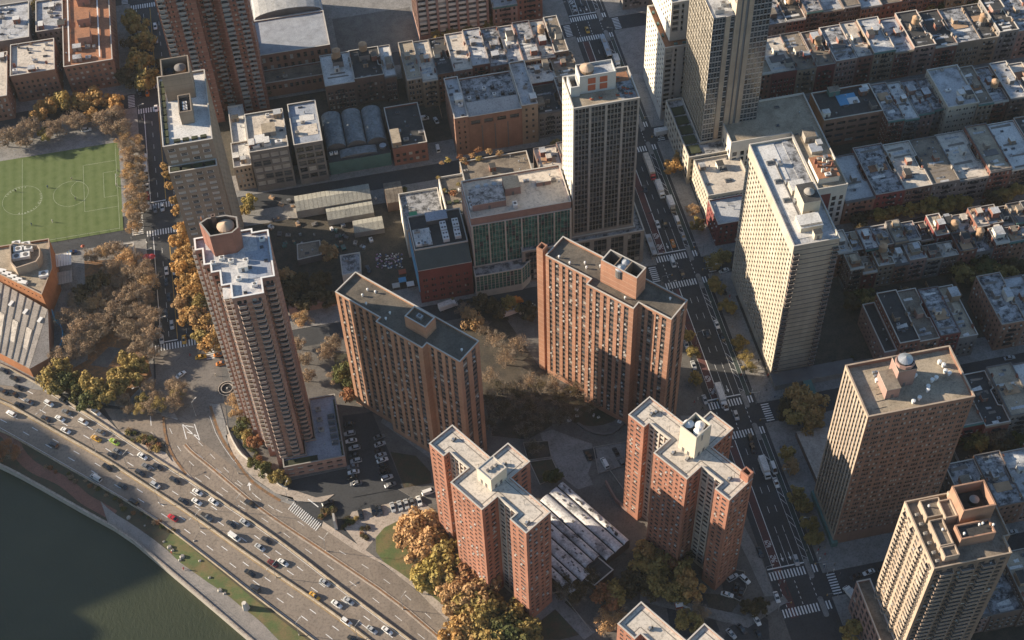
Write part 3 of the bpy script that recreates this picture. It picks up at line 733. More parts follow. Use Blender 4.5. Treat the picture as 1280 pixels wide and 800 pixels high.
# ---- dark window-grid tower with beige piers
b = Bld('grid_tower', 'dark tower gridded by pale piers with a domed tank on its white penthouse', 'apartment tower', at=(110, 412), indiv=300)
p = rect(96.6, 403, 123, 421.6); Z = 94.25
sg = wall_spec(mod=6.6, wins=((.5, 1.8), (1.95, 3.2), (3.35, 4.6), (4.75, 6.1)), fh=2.85, sill=.55, wh=2.05, z0=22, topm=1.0, margin=.35, rec=.35, span='span_grey', glassm=(('g_dark', 9), ('g_mid', 2), ('g_mid', 1)))
sw = wall_spec(mod=3.0, wins=((.7, 2.2),), fh=2.85, sill=.8, wh=1.6, z0=22, topm=1.0, margin=.4, rec=.35)
rz = b.shell(p, 0, Z, sg, 'pier', 'r_tan', par=1.2, coping='stone', specs=lambda nx, ny, L, mx, my: (sw, 'white_conc') if nx < -.5 else sg)
B = MB(); B.box(108.3, 415, rz, 14.4, 7.2, 8, 'pent_tile', 0, 'r_silver'); B.ring(rect(101.1, 411.4, 115.5, 418.6), .35, rz+8, rz+9, 'pent_tile'); o = B.build('penthouse', b.root)
lo = MB()
for x in (105.9, 110.6):
    for z in (rz+1.2, rz+4.7): lo.box(x, 411.35, z, 3.0, .16, 2.8, 'orange_metal')
lo.build('louvre', o)
b.tank(104.8, 415.2, rz+8, 2.7, 1.6, .05, 'tankwood', 'cone_tan')
box_open(97.4, 410.5, 101, 417.5, rz, rz+5, 'pent_tile', 'r_brown', dp=2.5).build('bulkhead', b.root)
T = MB()
T.box(119.3, 412, rz, 6.2, 16, .12, 'r_silver2'); T.box(118.9, 417.2, rz+.13, 6, 5.2, .1, 'r_rust'); T.build('terrace_paving', b.root)
for x, y in ((117.5, 416.5), (118.5, 411), (119.8, 410), (118.8, 407.6), (120.5, 407.2), (115.3, 407.4), (108.5, 407.5), (105, 407.5)):
    e = MB(); e.box(x, y, rz+.15, 1.3, .9, .5, 'orange_metal'); e.box(x+.2, y+.1, rz+.65, .6, .6, .4, 'green_metal'); e.build('planter', b.root)
b.finish()
b = Bld('tower_podium', 'five-storey dark podium with pale piers wrapping the dark grid tower', 'podium', at=(100, 405))
sq = wall_spec(mod=7.4, wins=((.9, 2.4), (2.5, 4.2), (4.3, 6.4)), fh=3.6, sill=.5, wh=2.4, z0=1, topm=1.2, margin=.5, rec=.5, span='conc_dk')
b.shell(ortho([(74, 399.4), (127, 399.4), (127, 424), (123.3, 424), (123.3, 402.7), (96.3, 402.7), (96.3, 408), (74, 408)]), 0, 20.7, sq, 'pier', 'r_silver2', par=1.0, coping='stone', thick=.4)
b.finish()

# ---- glass tower with stone stripes
b = Bld('glass_tower', 'blue glass tower striped by stone bands with a bright finned side', 'tower', at=(178, 462), indiv=300)
Z = 87.5; x0, x1, y0, y1 = 166.6, 191.5, 448.6, 480
sgl = wall_spec(mod=1.5, wins=((.06, 1.44),), fh=2.9, sill=.28, wh=2.55, z0=6, topm=.6, margin=.1, rec=.12, span='g_line', glassm=(('g_blue', 7), ('g_mid', 2), ('g_dark', 3)), frame='steel')
segs = [(0, .22, 0), (.22, .30, 1), (.30, .38, 0), (.38, .47, 1), (.47, .50, 0), (.50, .55, 1), (.55, .60, 0), (.60, .68, 1), (.68, 1, 0)]
fin = wall_spec(mod=3.6, wins=((.25, 1.5), (1.8, 3.35)), fh=2.9, sill=.6, wh=1.9, z0=6, topm=.6, margin=.2, rec=.35, span='conc')
H_ = 112
for a, c, st in segs:
    zt = Z if c <= .38 else H_
    xa, xb = x0+(x1-x0)*a, x0+(x1-x0)*c
    b.facade((xa, y0-(.35 if st else 0)), (xb, y0-(.35 if st else 0)), 0, zt, None if st else sgl, 'buff' if st else 'g_span')
    if st:
        for xx in (xa, xb): b.wall.face([(xx, y0-.35, 0), (xx, y0, 0), (xx, y0, zt), (xx, y0-.35, zt)], 'buff')
xs = x0+(x1-x0)*.38
b.facade((x0, y1), (x0, y0), 0, Z, fin, 'cream'); b.facade((xs, y1), (xs, y0), Z-.4, H_, fin, 'cream')
b.wall.face([(x1, y0, 0), (x1, y1, 0), (x1, y1, H_), (x1, y0, H_)], 'g_span'); b.wall.face([(x1, y1, 0), (x0, y1, 0), (x0, y1, H_), (x1, y1, H_)], 'g_span')
R = MB(); R.face([(x0, y0, Z-.5), (xs, y0, Z-.5), (xs, y1, Z-.5), (x0, y1, Z-.5)], 'r_silver'); R.face([(xs, y0, H_), (x1, y0, H_), (x1, y1, H_), (xs, y1, H_)], 'r_silver'); R.build('roof', b.root)
b.unit(170, 452, Z-.5, 4, 2, 2); b.unit(173, 456, Z-.5, 2.5, 2, 1.6)
b.finish()
b = Bld('tower_podium', 'low beige base with roof garden tucked left of the glass tower', 'podium', at=(163, 460))
b.shell(ortho([(158.4, 440), (192, 440), (192, 448.2), (166.2, 448.2), (166.2, 478), (158.4, 478)]), 0, 17, wall_spec(mod=3.6, wins=((.6, 2.8),), fh=3.6, sill=.8, wh=2.2, z0=1, topm=1), 'cream', 'r_silver2', coping='stone')
for i in range(5): q_ = MB(); q_.box(162.3, 445+i*6.4, 16, 5.5, 5, .5, 'planting'); q_.build('planter', b.root)
b.finish()
# ---- white stepped tower
b = Bld('white_tower', 'white tower with dark balconies and an orange-paved setback terrace', 'apartment tower', at=(165, 495), indiv=260)
swt = wall_spec(mod=3.1, wins=((.6, 2.3),), fh=2.9, sill=.8, wh=1.6, z0=5, topm=1.0, margin=.4, rec=.3)
sbf = wall_spec(mod=7.2, wins=((.4, 3.0), (3.9, 4.9)), fh=2.9, sill=.2, wh=2.3, z0=5, topm=1.0, margin=.4, rec=.9)
sf = lambda nx, ny, L, mx, my: (swt, 'white_conc') if nx < -.5 else (sbf, 'pier_lt')
b.shell(rect(157.8, 483, 175, 513), 0, 44.2, swt, 'white_conc', 'r_rust', par=.9, coping='stone', specs=sf)
b.shell(rect(161, 487, 178, 521), 44, 66, swt, 'white_conc', 'r_silver', par=1, coping='stone', specs=sf, rname='upper_roof')
for x in (163.5, 167.5, 170.5): b.unit(x, 485, 43.4, 1.5, .8, .8, 0, 'green_metal')
for y in (492, 500, 508): b.unit(159.4, y, 43.4, .9, 1.5, .8, 0, 'green_metal')
b.finish()

# ---- top-left towers
b = Bld('terrace_tower', 'tan tower with a lit white roof terrace and boxy tank house on the left avenue', 'apartment tower', at=(-51, 442), indiv=300)
p = rect(-60, 422.5, -41, 463); Z = 91
st = wall_spec(mod=3.9, wins=((.55, 3.0),), fh=2.95, sill=.75, wh=1.55, z0=4, topm=1.3, margin=.8, rec=.2, glassm=(('g_mid', 3), ('g_blind', 6), ('g_dark', 1)), frame='white')
rz = b.shell(p, 0, Z, st, 'tan_wall', 'r_white', par=1.0, coping='stone', specs=lambda nx, ny, L, mx, my: st if L < 25 else (wall_spec(mod=6, wins=((1, 2.4),), fh=2.95, z0=4), 'tan_wall'))
sv = wall_spec(mod=3.9, wins=((.55, 3.0),), fh=2.95, sill=.75, wh=1.55, z0=4, topm=1.3, margin=.8, rec=.3, glassm=(('g_mid', 3), ('g_blind', 5), ('g_dark', 2)), frame='white')
b.shell(rect(-60.0, 418.6, -41.5, 422.4), 0, 80.5, sv, 'tan_wall', 'r_black', par=.9, rname='ledge_roof')
for i in range(4): e = MB(); e.box(-57.6+i*4.4, 420.4, 79.7, 3.4, 2, .9, 'planting'); e.build('planter', b.root)
box_open(-56.5, 448.5, -45.5, 459, rz, rz+13, 'tan_wall', 'black', t=.5, dp=5).build('tank_house', b.root)
b.tank(-49.3, 454.5, rz+8, 2.3, 3.2, .1, 'tankwood', 'conc_dk'); b.tank(-53.8, 454, rz+8, 2.0, 2.6, .1, 'black', 'black')
box_open(-52, 434, -47, 444, rz, rz+6.5, 'tan_wall', 'r_black', t=.4, dp=1.5).build('bulkhead', b.root)
for i, y in enumerate((436.5, 438, 440)): b.unit(-49.6, y, rz+5, 1.8, 1, .8, 0, 'white')
for i in range(9):
    e = MB(); e.box(-58.3, 426+i*4.1, rz, 1.6, 3.2, .7, 'planting'); e.build('planter', b.root)
for i in range(4):
    e = MB(); e.box(-54.5+i*3.4, 425.2, rz, 2.4, 1.4, .9, 'planting'); e.build('planter', b.root)
b.finish()
b = Bld('brick_high_rise', 'huge red brick high-rise cut off by the top edge, with grey balcony stacks', 'apartment tower', at=(-42, 545), indiv=300)
p = ortho([(-60.4, 536), (-60.4, 530), (-43.3, 530), (-43.3, 539), (-27, 539), (-27, 530), (-20, 530), (-20, 560), (-60.4, 560)])
p = [(-60.4, 530), (-43.3, 530), (-43.3, 537), (-34, 537), (-34, 531.5), (-21.5, 531.5), (-21.5, 562), (-60.4, 562)]
sb = wall_spec(mod=8.4, wins=((.5, 2.6), (4.0, 4.7), (5.8, 6.5)), fh=2.75, sill=.7, wh=1.35, z0=4, topm=1, margin=.4, rec=.25, ac=.05, glassm=(('g_dark', 5), ('g_mid', 3), ('g_blind', 3)))
b.shell(p, 0, 118, sb, 'brick_high', 'r_brown', coping='stone')
b3 = balcony_mesh(3.3, 1.3, 0, 'conc', 'steel_rail')
for i in range(40):
    z = 4.5+i*2.75
    if z > 88: break
    for x, y in ((-58, 530), (-50, 530), (-31, 531.5), (-24.5, 531.5), (-39, 537)): place('balcony', b3, b.root, x, y, z, 0)
b.finish()
M['field_paint'] = solid('worn_field_line', (.4, .44, .32), var=.25)
M['tar_line2'] = solid('crack_seal', (.05, .045, .042), var=.2)
M['asphalt_patch'] = solid('asphalt_patch', (.045, .046, .048), var=.2)
# ================================================================== ground, roads, water
M['asphalt'] = stained('asphalt', (.05, .053, .057), (.034, .036, .04), lo=.3, hi=.6, scale=.12, fine=1.2)
M['asphalt_hw'] = stained('highway_concrete', (.265, .218, .172), (.195, .158, .125), lo=.3, hi=.6, scale=.06, fine=1.0, streak=(1, .35, 1))
M['asphalt_warm'] = stained('worn_asphalt', (.2, .175, .15), (.13, .115, .1), lo=.3, hi=.6, scale=.1, fine=1.2)
M['walk'] = stained('sidewalk_concrete', (.26, .25, .235), (.18, .172, .16), lo=.3, hi=.55, scale=.3, fine=1.4)
M['walk_lt'] = stained('pale_path', (.46, .39, .32), (.34, .28, .23), lo=.3, hi=.55, scale=.3, fine=1.4)
M['kerb'] = solid('kerb_stone', (.3, .28, .26))
M['soil'] = stained('yard_soil', (.085, .07, .05), (.04, .036, .028), lo=.35, hi=.6, scale=.2)
M['grass'] = stained('lawn', (.09, .125, .035), (.2, .14, .06), lo=.35, hi=.6, scale=.15, fine=2.5)
M['grass_dark'] = stained('shrub_bank', (.05, .055, .03), (.09, .06, .035), lo=.35, hi=.6, scale=.3, fine=2.5)
M['leaf_litter'] = stained('leaf_litter', (.3, .15, .06), (.15, .1, .06), lo=.4, hi=.6, scale=.5, fine=3)
M['brick_path'] = stained('red_brick_path', (.22, .1, .07), (.15, .075, .055), lo=.3, hi=.6, scale=.5, fine=2)
M['slab_path'] = stained('hex_paving', (.3, .27, .24), (.22, .2, .18), lo=.3, hi=.6, scale=.4, fine=2)
M['paint_w'] = stained('road_paint', (.8, .8, .78), (.5, .5, .5), lo=.22, hi=.42, scale=.8, fine=3)
M['paint_y'] = stained('yellow_road_paint', (.5, .3, .07), (.36, .22, .08), lo=.3, hi=.5, scale=.8, fine=3)
M['bus_red'] = stained('bus_lane_paint', (.13, .05, .045), (.08, .045, .045), lo=.3, hi=.6, scale=.3, fine=2)
M['bike_green'] = stained('bike_lane', (.05, .075, .065), (.05, .06, .058), lo=.3, hi=.6, scale=.3)
M['plaza'] = stained('courtyard_paving', (.15, .14, .125), (.1, .092, .085), lo=.3, hi=.6, scale=.25)
def turf():
    m, t, b = _mat('sports_turf')
    sx = t.nodes.new('ShaderNodeSeparateXYZ'); t.links.new(_pos(t), sx.inputs[0])
    mm = t.nodes.new('ShaderNodeMath'); mm.operation = 'PINGPONG'; t.links.new(sx.outputs[0], mm.inputs[0]); mm.inputs[1].default_value = 2.3
    f = t.nodes.new('ShaderNodeMath'); f.operation = 'MULTIPLY_ADD'; t.links.new(mm.outputs[0], f.inputs[0]); f.inputs[1].default_value = .12; t.links.new(_noise(t, .3, 5, .7), f.inputs[2])
    c = _ramp(t, f.outputs[0], [(.35, (.085, .12, .042)), (.6, (.115, .15, .057)), (.85, (.135, .168, .07))])
    t.links.new(c, b.inputs['Base Color']); b.inputs['Roughness'].default_value = .95; b.inputs['Specular IOR Level'].default_value = .1; return m
M['turf'] = turf()
def water():
    m, t, b = _mat('river_water')
    mp = t.nodes.new('ShaderNodeMapping'); mp.inputs['Scale'].default_value = (1, .6, 1); mp.inputs['Rotation'].default_value = (0, 0, .6); t.links.new(_pos(t), mp.inputs[0])
    t.links.new(_ramp(t, _noise(t, .02, 4, .6), [(.3, (.038, .046, .026)), (.7, (.052, .058, .033))]), b.inputs['Base Color'])
    b.inputs['Roughness'].default_value = .24; b.inputs['Specular IOR Level'].default_value = .28
    _bump(t, b, _noise(t, .9, 5, .7, mp.outputs[0]), .6, .4); return m
M['water'] = water()
def sheet(name, poly, z, m, kind='structure', parent=None):
    b = MB(); b.face([(x, y, z) for x, y in ccw(poly)], m); return b.build(name, parent, kind)
def slab_g(name, poly, z0, z1, m, edge='kerb', kind='structure'):
    b = MB(); b.prism(poly, z0, z1, edge, m); return b.build(name, None, kind)
def band(pl, w0, w1=None):
    """ribbon polygon along a polyline: offsets w0 (left) and w1 (right)"""
    L = []; R = []; n = len(pl)
    for i in range(n):
        a = Vector(pl[max(0, i-1)]); c = Vector(pl[min(n-1, i+1)]); d = (c-a).normalized(); nrm = Vector((-d.y, d.x))
        p = Vector(pl[i]); L.append(tuple(p+nrm*w0)); R.append(tuple(p-nrm*(w1 if w1 is not None else w0)))
    return L, R
def ribbon(name, pl, w0, w1, z, m, h=None, kind='structure', parent=None, build=True, mb=None):
    L, R = band(pl, w0, w1); b = mb or MB()
    for i in range(len(pl)-1):
        q = [L[i], R[i], R[i+1], L[i+1]]
        if h: b.prism(q, z, z+h, m)
        else: b.face([(*v, z) for v in ccw(q)], m)
    return b.build(name, parent, kind) if build else b
def resample(pl, step):
    out = [Vector(pl[0])]; 
    for i in range(len(pl)-1):
        a, c = Vector(pl[i]), Vector(pl[i+1]); n = max(1, int((c-a).length/step))
        for k in range(1, n+1): out.append(a.lerp(c, k/n))
    return out
def smooth(pl, k=2):
    for _ in range(k):
        q = [pl[0]]
        for i in range(len(pl)-1):
            a, c = Vector(pl[i]), Vector(pl[i+1]); q += [tuple(a.lerp(c, .25)), tuple(a.lerp(c, .75))]
        pl = q+[pl[-1]]
    return pl
# base ground everywhere on land (stops at the river wall)
SW = smooth(UP([(-140, 520), (0, 582), (35, 600), (100, 637), (155, 667), (200, 705), (257, 753), (312, 800), (420, 893)]), 1)   # river wall
land = SW + [(900, 100), (900, 1800), (-900, 1800), (-900, SW[0][1]+120)]
sheet('ground', land, 0.0, 'asphalt')
b = MB(); b.face([(-1500, -600, -3), (600, -600, -3), (600, 700, -3), (-1500, 700, -3)], 'water'); b.build('river', None, 'structure')
b = MB()
for i in range(len(SW)-1): b.face([(*SW[i], -4), (*SW[i+1], -4), (*SW[i+1], .6), (*SW[i], .6)], 'conc')
L, R = band(SW, 0.9, 0)
for i in range(len(SW)-1): b.face([(*SW[i], .6), (*SW[i+1], .6), (*L[i+1], .6), (*L[i], .6)], 'walk_lt'); b.face([(*L[i+1], 0), (*L[i], 0), (*L[i], .6), (*L[i+1], .6)], 'conc')
b.build('river_wall', None, 'structure')
# promenade
prom_in = UP([(-20, 545), (20, 568), (60, 590), (98, 610), (122, 622), (137, 638), (165, 655), (203, 682), (225, 703), (260, 728), (282, 742), (300, 757), (325, 776), (345, 797), (380, 830)])
prom_out = UP([(-20, 575), (15, 590), (55, 612), (98, 633), (130, 652), (152, 664), (175, 683), (200, 704), (225, 725), (245, 741), (262, 756), (280, 770), (300, 788), (315, 801), (350, 832)])
lo, up = smooth(prom_out, 1), smooth(prom_in, 1)
ribbon('brick_path', smooth(UP([(-30, 520), (2, 536), (18, 553), (24, 568), (42, 586), (72, 597), (92, 611), (104, 623), (122, 633), (142, 644)]), 2), 2.3, 2.3, .012, 'brick_path')
for i, (nm, mm, i0, i1) in enumerate((('promenade', 'slab_path', 9, len(lo)-1),)):
    b = MB()
    for j in range(i0, i1): b.face([(*lo[j], .018), (*lo[j+1], .018), (*up[j+1], .018), (*up[j], .018)], mm)
    b.build(nm, None, 'structure')
# highway
HW_out = UP([(-150, 480), (0, 537), (55, 568), (107, 598), (160, 628), (210, 660), (265, 702), (320, 746), (392, 800), (470, 862)])
HW_med = UP([(-150, 445), (0, 499), (62, 535), (125, 570), (172, 600), (246, 648), (320, 701), (395, 751), (455, 795), (540, 862)])
HW_in = UP([(-150, 395), (0, 455), (45, 479), (100, 512), (155, 548), (200, 577), (240, 602), (280, 629), (320, 655), (368, 690), (420, 731), (512, 800), (600, 866)])
HW_svc = UP([(105, 505), (150, 519), (200, 532), (212, 545), (232, 575), (270, 605), (320, 640), (362, 657), (407, 691), (495, 751), (552, 800), (620, 860)])
SVC_in = UP([(130, 510), (205, 517), (225, 530), (262, 560), (300, 590), (340, 615), (402, 659), (440, 685), (480, 706), (520, 737), (558, 775), (585, 800), (650, 862)])
def between(name, A, B, z, m, kind='structure'):
    b = MB(); n = 40
    def samp(P):
        P = [Vector(p) for p in P]; S = [0]
        for i in range(len(P)-1): S.append(S[-1]+(P[i+1]-P[i]).length)
        out = []
        for k in range(n+1):
            s = S[-1]*k/n
            for i in range(len(P)-1):
                if S[i] <= s <= S[i+1]+1e-6: out.append(P[i].lerp(P[i+1], (s-S[i])/(S[i+1]-S[i]))); break
        return out
    a, c = samp(A), samp(B)
    for i in range(n): b.face([(*a[i], z), (*a[i+1], z), (*c[i+1], z), (*c[i], z)], m)
    return b.build(name, None, kind)
between('highway', smooth(HW_out, 1), smooth(HW_in, 1), .016, 'asphalt_hw')
between('service_road', smooth(HW_in[4:], 1), smooth(SVC_in, 1), .012, 'asphalt_hw')
between('shoulder_bank', SW, smooth(HW_out, 1), .006, 'grass_dark')
sheet('riverside_lawn', UP([(203, 681), (225, 703), (260, 728), (282, 742), (300, 757), (325, 776), (345, 797), (392, 840), (400, 812), (318, 749), (265, 706), (215, 664)]), .02, 'grass')
def barrier(name, pl, h, w, m, label, z=0.0, posts=0, kind=None, cat='road barrier'):
    b = MB(); P = resample(smooth(pl, 1), 4.0)
    P = [tuple(p) for p in P]
    L, R = band(P, w/2, w/2); L2, R2 = band(P, w/4, w/4)
    for i in range(len(P)-1):
        b.face([(*L[i+1], z), (*L[i], z), (*L2[i], z+h), (*L2[i+1], z+h)], m); b.face([(*R[i], z), (*R[i+1], z), (*R2[i+1], z+h), (*R2[i], z+h)], m)
        b.face([(*L2[i], z+h), (*R2[i], z+h), (*R2[i+1], z+h), (*L2[i+1], z+h)], m)
    o = b.build(name); tag(o, label, cat); 
    return o
M['barrier'] = stained('barrier_concrete', (.42, .35, .26), (.3, .24, .17), lo=.35, hi=.6, scale=.6)
barrier('median_barrier', HW_med, .95, .9, 'barrier', 'concrete median barrier between the two directions of the riverside highway')
barrier('side_barrier', HW_out, .9, .5, 'barrier', 'concrete barrier between the highway and the riverside grass strip')
barrier('side_barrier', HW_in, 1.1, .7, 'barrier', 'tall pale barrier between the jammed highway lanes and the service road')
ribbon('divider_island', smooth(UP([(231, 556), (240, 566), (262, 583), (290, 607), (316, 629), (345, 650)])+HW_svc[8:], 1), .8, .8, 0.0, 'walk_lt', h=.2)
LT = ribbon('divider_litter', smooth(UP([(231, 556), (240, 566), (262, 583), (290, 607), (316, 629), (345, 650)])+HW_svc[8:], 1), .45, .3, .204, 'leaf_litter')
y_ = MB()
L, R = band(smooth(HW_med, 1), -.75, 1.05)
def stripe(mb, pl, w, z, m, dash=None, off=0):
    P = resample(pl, 1.0) if dash else [Vector(p) for p in pl]
    if not dash:
        ribbon('', [tuple(p) for p in P], w/2, w/2, z, m, build=False, mb=mb); return
    on, gap = dash; i = int(off)
    while i+on < len(P): ribbon('', [tuple(P[i]), tuple(P[i+on])], w/2, w/2, z, m, build=False, mb=mb); i += on+gap
MK = MB()
def lerp_pl(A, B, t, n=30):
    def samp(P):
        P = [Vector(p) for p in P]; S = [0]
        for i in range(len(P)-1): S.append(S[-1]+(P[i+1]-P[i]).length)
        out = []
        for k in range(n+1):
            s = S[-1]*k/n
            for i in range(len(P)-1):
                if S[i] <= s <= S[i+1]+1e-6: out.append(P[i].lerp(P[i+1], (s-S[i])/(S[i+1]-S[i]))); break
        return out
    a, c = samp(A), samp(B); return [tuple(x.lerp(y, t)) for x, y in zip(a, c)]
for t in (.36, .68): stripe(MK, lerp_pl(HW_out, HW_med, t), .26, .024, 'paint_w', (3, 8))
for t in (.34, .66): stripe(MK, lerp_pl(HW_med, HW_in, t), .26, .024, 'paint_w', (3, 8))
for t in (.07, .93): stripe(MK, lerp_pl(HW_out, HW_med, t), .15, .024, 'paint_y' if t > .5 else 'paint_w')
for t in (.07, .93): stripe(MK, lerp_pl(HW_med, HW_in, t), .15, .024, 'paint_w' if t > .5 else 'paint_y')
stripe(MK, lerp_pl(HW_in[4:], HW_svc[4:], .5), .18, .024, 'paint_w', (3, 7))
stripe(MK, lerp_pl(HW_svc[4:], SVC_in[3:], .5), .18, .024, 'paint_w', (3, 7))
# ---- city grid
AV_L, AV_R, YK_L, YK_R = 132.8, 152.6, -84.5, -64.5
STREETS = [232.9, 311.5, 391.4, 474, 555, 634, 713]
XB = [(-420, -350), (-340, -92.5), (-56.8, 124.5), (160.5, 380), (410, 640)]
def blockslab(x0, x1, y0, y1, name='block_pavement', m='walk'):
    slab_g(name, rect(x0, y0, x1, y1), 0, .14, m)
for j, sy in enumerate(STREETS[:-1]):
    y0, y1 = sy+5, STREETS[j+1]-5
    blockslab(AV_R, 385, y0, y1)
    if j >= 2: blockslab(YK_R, AV_L, y0, y1)
for j in (3, 4, 5): blockslab(-330, YK_L, STREETS[j]+5, STREETS[j+1]-5)
blockslab(AV_R, 385, 120, STREETS[0]-5)
# the housing superblock between the avenues
slab_g('superblock_pavement', [(-52, 386.4), (AV_L, 386.4), (AV_L, 130), (95, 130)] + UP([(585, 800), (558, 775), (520, 737), (480, 706), (440, 685)]) + UP([(470, 640), (520, 625)]) + [(-2, 316), (-5, 323), (-40, 322), (-47, 331), (-57, 352), (-57.5, 386.4)], 0, .14, 'plaza')
YD = MB()
for x0, y0, x1, y1 in ((160.5, 327.6, 385, 372), (205, 250, 385, 294), (160, 412, 385, 455), (165, 492, 385, 537), (-50, 493, 124, 540), (-45, 408, 70, 460), (195, 165, 385, 215)): YD.face([(x0, y0, .146), (x1, y0, .146), (x1, y1, .146), (x0, y1, .146)], 'soil')
YD.build('back_yards', None, 'structure')
# park and field west of the left avenue
slab_g('park_ground', [(YK_L, 404), (YK_L, 463), (-330, 463), (-330, 440), (-150, 396), (-120, 384)] + UP([(130, 505), (205, 517)]) + [(-86, 372)], 0, .14, 'walk')
sheet('park_soil', [(-89, 408), (-89, 452), (-112, 456), (-112, 400)] + UP([(60, 478), (100, 500), (160, 500), (190, 470)]), .148, 'leaf_litter')
sheet('park_path', [(-111, 397), (-103, 405), (-98, 403), (-104, 394)], .152, 'plaza')
F = ortho([U(-200, 330), U(155, 290), U(155, 176), U(-200, 222)])
fx0, fy0 = -260, 470; F = [(-330, 470.5), (-94.2, 470.5), (-94.2, 528), (-330, 528)]
sheet('sports_field', F, .150, 'turf')
b = MB()
def line(x0, y0, x1, y1, w=.11, z=.156, m='field_paint', mb=None):
    d = Vector((x1-x0, y1-y0)); n = Vector((-d.y, d.x)).normalized()*w/2
    (mb or b).face([(x0+n.x, y0+n.y, z), (x0-n.x, y0-n.y, z), (x1-n.x, y1-n.y, z), (x1+n.x, y1+n.y, z)], m)
def arc(cx, cy, r, a0, a1, w=.09, z=.156, m='field_paint', n=28, mb=None):
    for i in range(n):
        t, u = math.radians(a0+(a1-a0)*i/n), math.radians(a0+(a1-a0)*(i+1)/n); line(cx+r*math.cos(t), cy+r*math.sin(t), cx+r*math.cos(u), cy+r*math.sin(u), w, z, m, mb)
line(-95.8, 471.5, -95.8, 527); line(-139, 471.5, -139, 527); line(-300, 471.8, -95.8, 471.8, m='turf_yellow') if False else line(-300, 472.2, -95.8, 472.2)
line(-111, 486, -96, 486); line(-111, 486, -111, 516); line(-111, 516, -96, 516); line(-102, 493, -96, 493); line(-102, 493, -102, 509); line(-102, 509, -96, 509)
arc(-111, 501, 6, 120, 240); arc(-139, 500, 9, 0, 360); arc(-117, 499, 8, 0, 360, w=.1)
b.build('field_lines', None, 'structure')
def ftext(s, x, y, size, rz, m='field_paint'):
    c = bpy.data.curves.new('lettering', 'FONT'); c.body = s; c.size = size; c.align_x = 'CENTER'; c.align_y = 'CENTER'
    o = bpy.data.objects.new('field_lettering', c); COL.objects.link(o); o.location = (x, y, .162); o.rotation_euler.z = rz; c.materials.append(M[m]); o['kind'] = 'structure'
x, y = U(24, 267)
R_ = 8.4
for i, ch in enumerate('Asphalt Green'):
    t = math.radians(-100+i*9.5); x, y = -139+R_*math.cos(t), 500+R_*math.sin(t); ftext(ch, x, y, 1.7, t+math.pi/2)
for i, ch in enumerate('Industry'):
    t = math.radians(150-i*10); x, y = -139+R_*math.cos(t), 500+R_*math.sin(t); ftext(ch, x, y, 1.7, t-math.pi/2)
